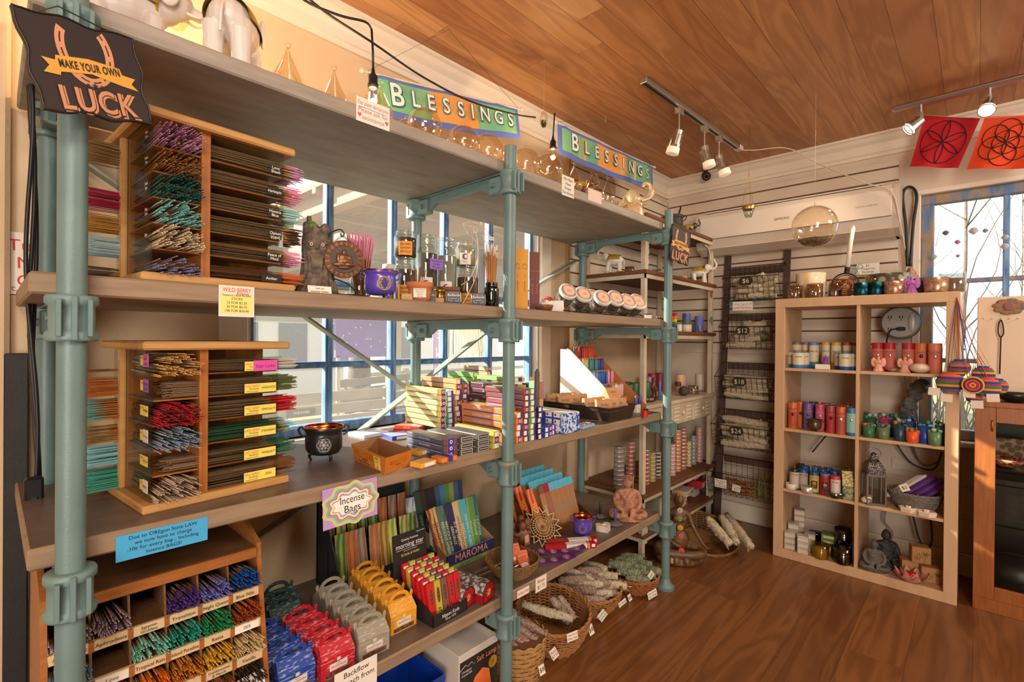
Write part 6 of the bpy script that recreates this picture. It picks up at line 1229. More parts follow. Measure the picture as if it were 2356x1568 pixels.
p=at(1396,1222,z=ZL);b=MB();SEL=mat('selenite','#e0d2c0',.35,sub=.3);b.prism([(math.copysign(abs(math.sin(t))**3,math.sin(t))*.036,(13*math.cos(t)-5*math.cos(2*t)-2*math.cos(3*t)-math.cos(4*t))/16*.036)for t in[2*PI*i/30 for i in range(30)]],0,.028,SEL);b.lathe([(.014,.0281),(.014,.0284),(.001,.0286)],flat('#f0dcb8'),n=16,c=(0,.006,0));b.solo('selenite_heart','white heart-shaped stone tealight holder at the shelf edge','candle holder',(p.x,p.y+.015,ZL),-.5)
def buddha(label,p,H,m,rz=0,name='buddha_statue',disp=.0008,head='round',lotus=False):
 r=thing(name,label,'statue',p,rz);b=MB();k=H
 b.lathe([(.36*k,0),(.40*k,.03*k),(.38*k,.09*k),(.30*k,.11*k)],m,n=24,sy=.72)
 for s in(-1,1):b.tube(spline([(s*.10*k,.06*k,.16*k),(s*.33*k,-.02*k,.15*k),(s*.30*k,-.20*k,.13*k),(s*.02*k,-.24*k,.14*k)],5),.085*k,m,10,taper=lambda t:1-.25*t);b.tube(spline([(s*.19*k,.02*k,.60*k),(s*.27*k,-.02*k,.42*k),(s*.20*k,-.14*k,.27*k),(s*.03*k,-.21*k,.24*k)],5),.062*k,m,10,taper=lambda t:1-.35*t);b.ell((s*.10*k,0,.60*k),(.13*k,.09*k,.07*k),m)
 b.ell((0,0,.36*k),(.20*k,.15*k,.26*k),m,16,12);b.ell((0,.01*k,.56*k),(.19*k,.12*k,.12*k),m);b.cyl((0,0,.6*k),(0,0,.74*k),.065*k,m)
 b.ell((0,-.01*k,.81*k),(.105*k,.11*k,.135*k),m,16,12);b.ell((0,.01*k,.925*k),(.045*k,.045*k,.038*k),m);b.tube([(0,-.11*k,.83*k),(0,-.135*k,.79*k)],.014*k,m,6);b.ell((0,-.108*k,.745*k),(.03*k,.012*k,.009*k),m,8,6);b.ell((0,-.11*k,.71*k),(.02*k,.012*k,.012*k),m,8,6)
 for s in(-1,1):b.ell((s*.108*k,0,.79*k),(.012*k,.02*k,.055*k),m,8,6);b.ell((s*.04*k,-.104*k,.835*k),(.024*k,.010*k,.012*k),m,8,6)
 for j in range(5):b.tube(spline([(-.16*k,-.09*k,(.56-.06*j)*k),(0,-.165*k,(.44-.055*j)*k),(.17*k,-.09*k,(.58-.05*j)*k)],5),.010*k,m,5)
 for j in range(4):b.tube(spline([(-.30*k,-.14*k+.02*j*k,.20*k-.03*j*k),(0,-.30*k,.13*k-.02*j*k),(.30*k,-.14*k+.02*j*k,.20*k-.03*j*k)],5),.011*k,m,5)
 remesh(b,m,.016*k,1,'body',r,disp*k,30/k)
 if head=='curls':
  b=MB()
  for i in range(70):
   z=i/70;a=i*2.39996;q=math.sqrt(max(0,1-(z*.95)**2));v=Vector((math.cos(a)*q*.108*k,math.sin(a)*q*.112*k+.0*k,.865*k+z*.085*k));
   if v.y>-.10*k or z>.1:b.ell(v,.014*k,m,6,5)
  b.build('hair_curl',r);b.parts=0
 return r
SAND=mat('sandstone','#84583a',.85,c2='#c48c70',scale=45,amt=.35,bump=1.)
p=at(1462,1198,z=ZL);buddha('orange sandstone seated Buddha at the end of the lowest shelf',(p.x,p.y+.045,ZL),.222,SAND,facing(p,.15),head='curls')
b=MB();b.tube([(0,0,0),(.018,0,.17)],.0016,flat('#d8b898'),5);b.cyl((0,0,0),(0,0,.006),.02,flat('#3a3430'),n=14);p=at(1494,1180,z=ZL);b.solo('incense_stick_holder','single pale incense stick leaning in a small holder beside the sandstone statue','incense holder',(p.x,p.y+.10,ZL))
def on_floor(px,py):return at(px,py,z=0)
def salt_box():
 x0,x1,y0,y1,H=1.030,1.205,1.19,1.38,.232;r=thing('lamp_carton','white crystal salt lamp carton under the lowest shelf with an orange rock picture','carton',(x0,y0,0),.0);W_,D_=x1-x0,y1-y0
 b=MB();b.box((0,0,0),(W_,D_,H),flat('#cfc4b8',.6),.002);b.build('carton_body',r);b=MB();b.box((.004,-.0008,0),(W_-.003,0,H*.90),flat('#2a2421',.4));M=frame((W_/2,-.0014,H*.5),(1,0,0),(0,0,1));b.text('Salt Lamp',.026,flat('#e08060'),M@T3(.034,.072,.0),width=.09);b.text('Himalayan',.010,WLAB,M@T3(-.055,.058,0),width=.05);b.text('Crystal Salt',.010,WLAB,M@T3(-.055,.047,0),width=.05);b.tube([M@Vector(q)for q in((-.085,.066,0),(-.06,.078,0),(-.05,.07,0),(-.035,.078,0),(-.02,.064,0))],.0007,WLAB,4)
 b.add([M@Vector(q)for q in((-.05,-.116,0),(-.045,-.03,0),(-.02,.02,0),(.015,.036,0),(.045,.02,0),(.056,-.04,0),(.06,-.116,0))],[(0,1,2,3,4,5,6)],mat('salt_print','#d8541e',.5,c2='#f09050',scale=16,amt=.5));b.add([M@Vector((.062+math.cos(a)*.02,.035+math.sin(a)*.02,.0004))for a in[2*PI*i/20 for i in range(20)]],[tuple(range(20))],flat('#a87c22'));b.text('25',.014,INK,M@T3(.062,.035,.0008))
 for k in range(4):b.text('Natural air cleaner',.006,WLAB,M@T3(-.062,.01-.012*k,0),width=.036)
 b.build('front_print',r,'black front panel with an orange salt rock')
salt_box()
def blue_bin():
 x0,x1,y0,y1=.80,1.0,1.22,1.42;r=thing('plastic_bin','blue plastic bin on the floor beside the salt lamp carton','bin',((x0+x1)/2,(y0+y1)/2,0));B=mat('blue_plastic','#0f3c9c',.3);a_,c_,H=(x1-x0)/2,(y1-y0)/2,.175;k=.86
 b=MB();lo=[(-a_*k,-c_*k,0),(a_*k,-c_*k,0),(a_*k,c_*k,0),(-a_*k,c_*k,0)];hi=[(-a_,-c_,H),(a_,-c_,H),(a_,c_,H),(-a_,c_,H)];li=[(x_*.96,y_*.96,.004)for x_,y_,z_ in lo];hj=[(x_*.96,y_*.96,H)for x_,y_,z_ in hi]
 b.add(lo+hi+li+hj,[(3,2,1,0),(8,9,10,11)]+[(i,(i+1)%4,4+(i+1)%4,4+i)for i in range(4)]+[(12+i,12+(i+1)%4,8+(i+1)%4,8+i)for i in range(4)]+[(4+i,4+(i+1)%4,12+(i+1)%4,12+i)for i in range(4)],B);b.build('tub',r);b=MB();b.tube([(x_,y_,H)for x_,y_ in((-a_+.01,-c_),(a_-.01,-c_),(a_,-c_+.01),(a_,c_-.01),(a_-.01,c_),(-a_+.01,c_),(-a_,c_-.01),(-a_,-c_+.01))],.006,B,6,closed=True);b.build('rim',r)
blue_bin()
RW=[('braided',0)]
B1=(1.60,1.270,0);basket('large round wicker basket with a rolled rim, holding two loose sage bundles',B1,.150,.095,.15,WK,20,tr=.0034,tilt=(.14,-.10))
smudge('stringy white sage bundle leaning at the left in the large wicker basket, rear one',(B1[0]-.085,B1[1]-.01,.165),.15,.016,SAGE,(.35,-.75,-.12),seed=1);smudge('stringy white sage bundle leaning at the left in the large wicker basket, front one',(B1[0]-.050,B1[1]-.060,.155),.14,.016,SAGE,(.35,-.72,-.10),seed=2)
smudge('neat pale sage bundle standing in the middle of the large wicker basket',(B1[0]+.0,B1[1]-.045,.145),.115,.018,SAGER,(.12,-.50,-.55),seed=3);smudge('neat pale sage bundle standing right in the large wicker basket',(B1[0]+.04,B1[1]-.045,.140),.105,.017,SAGER,(.12,-.50,-.55),seed=4)
B2=(1.355,1.235,0);basket('tall splint-woven basket of red-tied sage bundles nearest the camera',B2,.105,.085,.15,WKL,22,rows=9,tr=.002,strips=True)
for i in range(6):smudge('red-wrapped sage bundle, %s in the splint basket'%['frontmost','second','third','fourth','fifth','rearmost'][i],(B2[0]-.06+.024*i,B2[1]+.02*math.sin(i*2)-.005,.145+.01*(i%2)),.13,.016,SAGER,(.15,-.75,-.15),'#b82a34',5,seed=10+i)
B3=(1.925,1.315,0);basket('wicker basket heaped with purple-grey sage bundles',B3,.155,.10,.095,WK,22,tr=.0030)
for i in range(12):
 u,v=(i%4),i//4;smudge('purple-grey tied sage bundle, %s of the heap in the middle wicker basket'%['front left','front centre-left','front centre-right','front right','mid left','mid centre-left','mid centre-right','mid right','top left','top centre-left','top centre-right','top right'][i],(B3[0]-.10+.062*u+.01*v,B3[1]-.08+.055*v,.095+.022*v),.135,.021,[SAGER,SAGE][i%2],(.6-.1*u+.35*math.sin(i*2.7),-.6,.12*math.sin(i*1.9)),['#c8a8a8','#d8d0bc'][i%2],4,seed=20+i)
B4=(2.235,1.24,0);basket('small orange-brown wicker basket of green sage bundles by the farthest post',B4,.115,.075,.075,mat('wicker_orange','#a8642c',.6,c2='#8a4c1e',scale=40),20,tr=.0030)
for i in range(9):smudge('fat green sage bundle, %s in the small basket by the far post'%['front left','front middle','front right','centre left','centre','centre right','back left','back middle','back right'][i],(B4[0]-.065+.06*(i%3),B4[1]-.05+.05*(i//3),.085+.018*(i//3)),.115,.021,SAGEG,(.25,-.8,.10),'#d8d4c0',4,seed=40+i)
def basket_tag(px,py,Y,w_,h_,lines,lab,ink=INK,tilt=0):p=at(px,py,y=Y);M=frame(p,(math.cos(tilt),-.2,math.sin(tilt)),(-math.sin(tilt),.15,math.cos(tilt)));note('price_tag',lab,p,(math.cos(tilt),-.25,math.sin(tilt)),(-math.sin(tilt),.2,math.cos(tilt)),w_,h_,lines,PAPER,ink,'price tag')
basket_tag(1317,1463,1.10,.052,.030,['Yerba Santa &','White Sage'],'white tag naming Yerba Santa on the large wicker basket',flat('#8a3a28'),0);basket_tag(1360,1448,1.118,.024,.042,['$8'],'narrow $8 tag on the large wicker basket',INK,.3);basket_tag(1386,1415,1.16,.042,.042,['Rosemary','& White Sage'],'tag tilted sharply on the right rim of the large wicker basket',flat('#3a6a3a'),.75)
basket_tag(1275,1503,1.125,.030,.042,['Red','$7.50'],'tag clipped high on the splint basket rim',flat('#8a2030'),.5);basket_tag(1247,1540,1.12,.024,.036,['$8'],'narrow $8 tag low on the splint basket',INK,.2)
basket_tag(1432,1386,1.18,.048,.022,['Floral White Sage'],'long low tag on the heaped purple-grey basket',INK,.35);basket_tag(1449,1374,1.19,.020,.034,['$8'],'narrow $8 tag beside the long one on the heaped basket',INK,.4);basket_tag(1498,1322,1.13,.034,.034,['Juniper'],'tilted tag stuck among the green sage bundles',INK,.8);basket_tag(1501,1366,1.125,.062,.034,['Cedar & White','Sage Smudge'],'wide white tag on the front of the small orange-brown basket',flat('#3a5a3a'),.15)
def goddess():
 p=Vector((2.70,1.225,0));r=thing('goddess_statue','bronze-green seated goddess figure with coloured flowers down her front','statue',p,facing(p,.0)+.15);m=mat('goddess_bronze','#7a5632',.45,c2='#4c3622',scale=14,amt=.5,bump=.4);k=.40;b=MB()
 b.lathe([(.30*k,0),(.34*k,.03*k),(.31*k,.10*k),(.24*k,.13*k)],m,n=26,sy=.8)
 for i in range(14):a=2*PI*i/14;b.ell((math.cos(a)*.31*k,math.sin(a)*.25*k,.07*k),(.05*k,.05*k,.06*k),m,8,6)
 for s in(-1,1):b.tube(spline([(s*.08*k,.05*k,.20*k),(s*.28*k,-.05*k,.20*k),(s*.26*k,-.20*k,.17*k),(s*.0*k,-.22*k,.16*k)],5),.075*k,m,10,taper=lambda t:1-.3*t)
 b.ell((0,.04*k,.28*k),(.15*k,.13*k,.16*k),m);b.ell((0,.04*k,.50*k),(.10*k,.09*k,.18*k),m);b.ell((0,.03*k,.66*k),(.13*k,.08*k,.07*k),m);b.cyl((0,.03*k,.68*k),(0,0,.80*k),.04*k,m);b.ell((0,-.01*k,.85*k),(.07*k,.08*k,.09*k),m);b.tube([(0,-.08*k,.87*k),(0,-.10*k,.83*k)],.012*k,m,6)
 for s in(-1,1):b.ell((s*.05*k,-.06*k,.60*k),(.045*k,.045*k,.045*k),m)
 b.tube(spline([(.13*k,.03*k,.66*k),(.19*k,-.02*k,.48*k),(.27*k,-.15*k,.34*k),(.34*k,-.22*k,.27*k)],6),.036*k,m,8,taper=lambda t:1-.45*t);b.tube(spline([(-.13*k,.03*k,.66*k),(-.20*k,-.02*k,.48*k),(-.15*k,-.13*k,.33*k),(0,-.20*k,.25*k)],6),.036*k,m,8,taper=lambda t:1-.4*t)
 for i in range(7):b.tube(spline([(-.05*k+.015*i*k,.06*k,.92*k),(-.12*k+.01*i*k,.10*k,.72*k),(-.16*k+.03*i*k,.14*k,.45*k),(-.18*k+.05*i*k,.14*k,.25*k)],5),.030*k,m,6)
 for f in range(4):b.tube([(.34*k,-.22*k,.27*k),(.37*k+.008*f*k,-.25*k+.012*f*k,.29*k),(.385*k,-.26*k,.315*k-.012*f*k)],.009*k,m,5);
 remesh(b,m,.0055,2,'body',r,.0012,60)
 for z,y,c in((.72,-.065,'#b8a88c'),(.61,-.085,'#8a8a3a'),(.49,-.105,'#c8942c'),(.375,-.13,'#c8583a'),(.22,-.235,'#c8502c'),(.93,-.04,'#9a6a2c')):
  q=MB();R=.042*k
  for j in range(8):a=2*PI*j/8;q.ell((math.cos(a)*R*.62,0,math.sin(a)*R*.62),(R*.40,R*.2,R*.40),flat(c,.6),8,6)
  q.ell((0,-.002,0),R*.35,flat(c,.5),8,6);o=q.build('flower',r,'painted flower');o.location=(0,y*k,z*k)
 q=MB();M=frame((-.10*k,-.25*k,.12*k),(1,0,0),(0,.2,1));q.box((-.016,-.028,-.001),(.016,.028,0),flat('#a89a80'),M=M);q.build('tag',r)
goddess()
TB=(3.03,1.24,0);basket('wide shallow gold-brown basket tray with looped handles on the floor',TB,.215,.13,.075,WKD,30,tr=.0028,sx=1.0,sy=1.0,handles=(-.75,2.4),tilt=(.22,-.18))
for i,(px0,py0,px1,py1)in enumerate(((1628,1192,1680,1252),(1660,1188,1695,1248),(1672,1185,1728,1258))):
 a_,c_=at(px0,py0,z=.17-.02*i),at(px1,py1,z=.085);smudge('thick braided white sage wand, %s in the wide gold basket'%['left','middle','right'][i],(a_+c_)/2,(a_-c_).length,.027,SAGE,c_-a_,'#e0d8c8',6,seed=60+i)
# ================================================================ top shelf: elephants and glass
WHT=mat('white_resin','#d8cfc6',.4,sub=.1);GOLDR=mat('gold_resin','#c8a23c',.4,.25,c2='#9a7a28',kind='voronoi',scale=90,bump=.8,amt=.5);BRNR=mat('brown_resin','#5c2e1c',.35,c2='#7a4024',scale=20,amt=.5,clear=.3);BLKR=mat('black_resin','#1c1a1a',.3,clear=.4)
def elephant(label,p,H,body,trim,rz,trunk=1,head_up=True,hide_front=False):
 """standing elephant, trunk raised; +X is forward"""
 r=thing('elephant_statue',label,'figurine',p,rz);k=H;b=MB()
 b.ell((0,0,.50*k),(.33*k,.20*k,.21*k),body,18,12)
 for sx,sy,dx in((.20,.10,.05),(.20,-.10,-.02),(-.20,.10,-.02),(-.20,-.10,.06)):b.tube([(sx*k,sy*k,.42*k),((sx+dx*.6)*k,sy*k,.2*k),((sx+dx)*k,sy*k,0)],.085*k,body,12,taper=lambda t:1.05-.3*t+.12*(t>.9))
 b.ell((.36*k,0,.66*k),(.15*k,.13*k,.15*k),body,14,10);b.ell((.27*k,0,.58*k),(.15*k,.13*k,.14*k),body)
 for s in(-1,1):b.ell((.30*k,s*.17*k,.66*k),(.09*k,.03*k,.13*k),body,12,8,M=None)
 b.tube(spline([(.45*k,0,.64*k),(.58*k,0,.62*k),(.66*k,0,.76*k),(.60*k,0,.90*k),(.55*k,0,.98*k),(.62*k,0,1.0*k)],6),.058*k,body,10,taper=lambda t:1-.55*t);b.tube(spline([(-.30*k,0,.58*k),(-.37*k,0,.45*k),(-.36*k,.01*k,.28*k)],4),.018*k,body,6)
 remesh(b,body,max(.010*k,.0015),2,'body',r)
 q=MB();q.add(*_patch(.335*k,.205*k,.215*k,(0,0,.50*k),-.72,.72,3.0),trim,True);q.build('saddle_cloth',r)
 for s in(-1,1):q=MB();q.tube(spline([(.44*k,s*.06*k,.58*k),(.54*k,s*.09*k,.56*k),(.62*k,s*.09*k,.62*k)],4),.018*k,flat('#e6dcc4',.3),7,taper=lambda t:1-.75*t);q.build('tusk',r)
 for s in(-1,1):q=MB();q.ell((.44*k,s*.10*k,.69*k),.014*k,flat('#17120f',.2),8,6);q.build('eye',r)
 for sx,sy,dx in((.20,.10,.05),(.20,-.10,-.02),(-.20,.10,-.02),(-.20,-.10,.06)):q=MB();q.tube([((sx+dx*.93)*k+math.cos(a)*.078*k,sy*k+math.sin(a)*.078*k,.055*k)for a in[2*PI*i/14 for i in range(14)]],.014*k,trim,5,closed=True);q.build('anklet',r)
 q=MB();q.tube([(.235*k+.02*k*math.cos(a),math.cos(a)*.165*k,.58*k+math.sin(a)*.17*k)for a in[2*PI*i/18 for i in range(18)]],.016*k,trim,5,closed=True);q.build('collar',r)
 return r
def _patch(rx,ry,rz_,c,x0,x1,half):
 V=[];n,m_=8,14
 for i in range(n+1):
  u=x0+(x1-x0)*i/n;s=math.sqrt(max(0,1-u*u*.6))
  for j in range(m_+1):a=PI/2-half/2*2*(j/m_-.5)*1.0;V.append((c[0]+rx*u*.95,c[1]+ry*1.06*s*math.cos(a),c[2]+rz_*1.05*s*math.sin(a)))
 return V,[(i*(m_+1)+j,(i+1)*(m_+1)+j,(i+1)*(m_+1)+j+1,i*(m_+1)+j+1)for i in range(n)for j in range(m_)]
def on_top(px,Y):return(xa(px,Y),Y,ZT)
elephant('white and gold elephant statue on the top shelf nearest the camera',on_top(283,1.36),.25,WHT,GOLDR,-.15)
elephant('white and gold elephant seen from behind on the top shelf',on_top(533,1.30),.27,WHT,GOLDR,facing(on_top(533,1.3))+PI*.42)
elephant('brown elephant with jewelled saddle raised on its hind legs, front one of the pair',on_top(1330,1.27),.13,BRNR,GOLDR,facing(on_top(1330,1.27))+.2)
b=MB();b.box((-.06,-.04,0),(.06,.04,.075),flat('#a8845e'),.002);o=b.solo('riser_box','plain brown riser box under the rear brown elephant','box',(xa(1325,1.45),1.45,ZT));elephant('brown elephant with a jewelled saddle standing behind and above the front one',(xa(1325,1.45),1.45,ZT+.0755),.125,BRNR,GOLDR,facing(on_top(1325,1.45))+.1)
elephant('small brown and gold elephant at the far right of the top shelf',on_top(1480,1.36),.085,BRNR,GOLDR,facing(on_top(1490,1.4))+.3)
def bust():
 p=on_top(1450,1.27);r=thing('elephant_bust','cream and gold elephant bust with a lifted trunk on the top shelf','figurine',p,facing(p)+.25);m=mat('cream_gold','#b89458',.3,.2,c2='#d8c8a8',scale=18,amt=.5,clear=.3);k=.19;b=MB()
 b.lathe([(.30*k,0),(.34*k,.08*k),(.30*k,.35*k),(.22*k,.5*k)],m,n=18,sy=.8);b.ell((.06*k,0,.58*k),(.22*k,.19*k,.20*k),m);b.tube(spline([(.20*k,0,.56*k),(.40*k,0,.62*k),(.52*k,0,.80*k),(.46*k,0,.98*k),(.34*k,0,1.0*k),(.30*k,0,.90*k)],6),.095*k,m,12,taper=lambda t:1-.5*t)
 for s in(-1,1):b.ell((-.06*k,s*.22*k,.60*k),(.15*k,.035*k,.19*k),m)
 b.tube(spline([(.2*k,0,.46*k),(.36*k,0,.48*k),(.44*k,0,.56*k)],4),.06*k,m,8,taper=lambda t:1-.5*t);remesh(b,m,.0028,2,'body',r)
 for s in(-1,1):q=MB();q.tube(spline([(.24*k,s*.11*k,.52*k),(.44*k,s*.15*k,.58*k),(.58*k,s*.13*k,.74*k)],5),.030*k,flat('#eadfc8',.3),8,taper=lambda t:1-.8*t);q.build('tusk',r);q=MB();q.ell((.20*k,s*.15*k,.66*k),.022*k,flat('#17120f',.2),8,6);q.build('eye',r)
bust()
def teardrop(px,Y,pyt,w_px,label,hang=False):
 p=Vector(on_top(px,Y));w_=w_px*per(p)/2;H=zt(px,pyt,Y)-ZT;b=MB();prof=[(.001,0),(w_*.6,.003),(w_*.95,H*.16),(w_,H*.28),(w_*.86,H*.42),(w_*.5,H*.62),(w_*.22,H*.78),(w_*.10,H*.88),(w_*.05,H*.92)]
 b.lathe(prof,LG,n=24);b.tube(arc((0,0,H*.955),H*.045,0,6.283,12)[:-1],.0015,LG,5,closed=True);b.tube([(math.cos(a)*w_*.5,-w_*.88,H*.26+math.sin(a)*w_*.55)for a in[2*PI*i/20 for i in range(20)]],.0016,LG,5,closed=True)
 return b.solo('glass_terrarium',label,'terrarium',p,facing(p))
def globe(px,Y,py,rpx,label,z0=ZT,ring=True):
 p=Vector((xa(px,Y),Y,z0));R=rpx*per(p);b=MB();n=16;b.lathe([(math.sin(PI*j/n)*R+.0005,R-math.cos(PI*j/n)*R)for j in range(n+1)],LG,n=26);b.tube(arc((0,0,2*R+.006),.006,0,6.283,12)[:-1],.0013,LG,5,closed=True);b.tube([(math.cos(a)*R*.5,-R*.84,R+math.sin(a)*R*.5)for a in[2*PI*i/22 for i in range(22)]],.0018,LG,5,closed=True);b.tube(arc((R*.2,-R*.84,R*.55),.005,0,6.283,8)[:-1],.001,LG,4,closed=True)
 return b.solo('glass_terrarium',label,'terrarium',p,facing(p))
teardrop(657,1.28,96,72,'largest clear teardrop glass terrarium on the top shelf, beside the white elephant');teardrop(764,1.28,149,60,'clear teardrop glass terrarium left of the hanging bulb');teardrop(872,1.24,188,58,'clear teardrop glass terrarium glowing right under the hanging bulb')
teardrop(1318,1.20,372,38,'small teardrop glass before the brown elephants');teardrop(1358,1.21,395,34,'small teardrop glass right of the brown elephants');teardrop(1395,1.20,402,34,'slim teardrop glass left of the elephant bust')
for px,Y,rp,lab in((932,1.30,31,'clear glass globe first right of the hanging bulb'),(972,1.24,40,'largest clear glass globe on the top shelf, second right of the bulb'),(1022,1.36,30,'clear glass globe partly behind the largest'),(1062,1.25,38,'clear glass globe in the middle of the banner'),(1118,1.25,38,'clear glass globe just left of the middle post'),(1152,1.33,26,'small clear globe right behind the middle post top'),(1205,1.24,36,'clear glass globe first right of the middle post'),(1256,1.22,36,'clear glass globe lit by the bulb near the second banner')):globe(px,Y,0,rp,lab)
b=MB()
for i in range(9):a=i*2.4;b.ell((math.cos(a)*.018*(i/9),math.sin(a)*.018*(i/9),.012+.005*(i%3)),.0075,LG,8,6)
for px,lab in((1414,'cluster of small clear glass bubbles beside the bust'),(1435,'cluster of small clear glass bubbles right at the bust')):dup_=b.solo('glass_bubble_cluster',lab,'glass ornament',on_top(px,1.19))
def bulb(p,label,power,cord_to,r=.027,cordm=CAB,sock=True,up=False):
 rt=thing('pendant_bulb',label,'light bulb',p);b=MB();b.lathe([(.001,-r*1.05),(r*.6,-r*.9),(r,-r*.2),(r*.95,r*.4),(r*.6,r*1.1),(r*.45,r*1.6)],glass('bulb_glass','#fff0d8',.05,.5,.97),n=20);b.build('bulb_glass',rt)
 b=MB();FIL=mat('filament','#ffd9a0',emit=90)
 if sock:b.ell((0,0,-r*.05),(r*.8,r*.8,r*.86),mat('frosted_glow','#ffdca8',emit=16),18,12)
 else:b.tube(spline([(-.010,0,r*.9),(-.012,.002,0),(-.004,-.004,-r*.3),(.004,.004,-r*.3),(.012,0,0),(.010,0,r*.9)],5),.0016,FIL,5);b.build('filament',rt)
 b=MB();b.lathe([(r*.5,r*1.5),(r*.62,r*1.5),(r*.66,r*2.0),(r*.55,r*2.1),(r*.55,r*3.0),(r*.25,r*3.4),(.004,r*4.0)],CAB,n=16);b.build('socket',rt)
 if cord_to:b=MB();b.tube([tuple(Vector(q)-Vector(p))for q in cord_to],.0035,CAB,6);b.build('cord',rt)
 l=light('bulb_light','POINT',Vector(p)+Vector((0,0,-.004)),power,(1,.78,.54),.02);return rt
pA=at(405,40,y=1.52);bulb(pA,'glowing bare bulb behind the nearest white elephant',5,None,.030)
pB=at(858,232,y=1.30);bulb(pB,'glowing bare bulb hanging on a black cord over the glass terrariums',2.5,[pB+Vector((0,0,.09)),at(858,120,y=1.30),at(855,68,y=1.30)],.024,sock=False)
pC=at(1272,362,y=1.40);bulb(pC,'glowing bare bulb by the left edge of the second banner',2.5,[pC+Vector((0,0,.09)),at(1276,270,y=1.40)+Vector((0,0,.02))],.024)
b=MB();b.tube(spline([at(640,-60,y=1.25),at(700,0,y=1.27),at(780,35,y=1.29),at(840,50,y=1.3),at(855,68,y=1.30)],6),.0035,CAB,6);b.solo('light_cord','thin black lamp cord running along the ceiling to the hook','cord')
b=MB();b.tube(spline([at(660,-50,y=1.22),at(745,25,y=1.26),at(860,100,y=1.30),at(970,175,y=1.38),at(1080,232,y=1.42),at(1180,262,y=1.42),at(1232,270,y=1.42)],6),.0035,CAB,6);b.solo('light_cord','long black lamp cord drooping across both banners','cord')
def hook(p,label,L=.03):b=MB();b.tube([p,p-Vector((0,0,L*.5))]+[p+Vector((math.cos(a)*.006,0,-L*.8+math.sin(a)*.007))for a in(1.6,.8,0,-.8,-1.6,-2.4,-3.1)],.0012,flat('#c8c0b4',.3),5);return b.solo('ceiling_hook',label,'hook')
def ceil(px,py):return at(px,py,z=ZC)
hook(ceil(857,62),'white ceiling hook carrying the bulb cord');hook(ceil(1033,163),'small ceiling hook above the first banner');hook(ceil(1393,268),'ceiling hook above the second banner');hook(ceil(1723,334),'ceiling hook over the glass votive cup');hook(ceil(1877,300),'empty small ceiling hook near the far wall')
def banner(pl,pr,h,label):
 xd=(pr-pl);w_=xd.length;xd.normalize();r=thing('blessings_banner',label,'banner',pl);M=frame(pl,xd,(0,0,1));r.matrix_world=M;n=16
 def sheet(x0,x1,y0,y1,m,off):
  b=MB();V=[]
  for i in range(n+1):
   x=x0+(x1-x0)*i/n;z=.004*math.sin(x*22)
   for y in(y0,y1):V.append((x,y+(-.012*math.sin(x/w_*PI)if y<-h*.5 else 0),z+off))
  b.add(V,[(2*i,2*i+1,2*i+3,2*i+2)for i in range(n)],m,True);return b
 b=sheet(0,w_,-h,0,flat('#5a6cb4',.8),0);b.build('cloth',r);BN=mat('banner_paint','#d8a05a',.8,c2='#e0923c',scale=6,amt=.5);b=sheet(w_*.03,w_*.97,-h*.82,-h*.10,BN,.0012);GL=flat('#b8d4b8',.8)
 for x0_,x1_ in((.03,.34),(.66,.97)):sheet(w_*x0_,w_*x1_,-h*.82,-h*.10,mat('banner_teal','#4f9f92',.8,c2='#86b878',scale=6,amt=.5),.0018).build('painted_panel',r)
 for i in range(13):
  cx,cy=w_*(.06+.073*i),-h*(.3+.35*((i*7)%5)/4)
  b.tube([(cx+math.cos(a)*.018,cy+math.sin(a)*.018,.004*math.sin(cx*22)+.0024)for a in[2*PI*j/14 for j in range(14)]],.0004,GL,3,closed=True)
  for j in range(4):a=j*PI/4+i;b.tube([(cx-math.cos(a)*.02,max(cy-math.sin(a)*.02,-h*.8),.0045),(cx+math.cos(a)*.02,min(cy+math.sin(a)*.02,-h*.12),.0045)],.0004,GL,3)
 b.build('painted_panel',r)
 b=MB()
 t='BLESSINGS';ws=(.13,.09,.10,.10,.10,.07,.12,.10,.10);x=w_*.07
 for i,c in enumerate(t):
  s=h*(.80 if i==0 else .58);cx=x+w_*ws[i]*.5;b.text(c,s,flat('#2f5f78'),T3(cx+.001,-h*.46-.001,.0058),width=w_*ws[i]*1.0,bold=.06);b.text(c,s,flat('#f0e8d8'),T3(cx,-h*.455,.0070),width=w_*ws[i]*.9,bold=.014);x+=w_*ws[i]*.98
 b.build('lettering',r,'cream outlined lettering BLESSINGS')
 b=MB();b.cyl((-.02,0,0),(w_+.02,0,0),.004,flat('#d8c4a8'),n=8)
 for x in(-.022,w_+.022):b.ell((x,0,0),.009,flat('#dcc8ac'),10,8)
 b.build('rod',r);b=MB();b.tube([(0,.004,0),(w_*.52,ZC-(pl.z+pr.z)/2-.004,0),(w_,.004,0)],.0008,flat('#3a342e'),4);b.build('hanging_string',r)
banner(at(846,166,y=1.52),at(1192,250,y=1.52),.135,'first BLESSINGS banner hung behind the glass globes')
banner(at(1282,282,y=1.46),at(1502,383,y=1.50),.145,'second BLESSINGS banner hung behind the elephants')
p=at(1251,275,y=1.40);b=MB();b.lathe([(.001,-.038),(.010,-.034),(.017,-.012),(.018,.008),(.012,.028),(.003,.036)],LG,n=18);b.lathe([(.001,-.036),(.008,-.032),(.013,-.018),(.012,-.006),(.001,-.002)],flat('#241e1a'),n=10);b.tube([(0,0,.036),(0,0,ZC-p.z)],.0005,flat('#c8bca8'),3);b.solo('hanging_glass_ornament','clear teardrop ornament half filled with dark pebbles hanging between the banners','glass ornament',p)
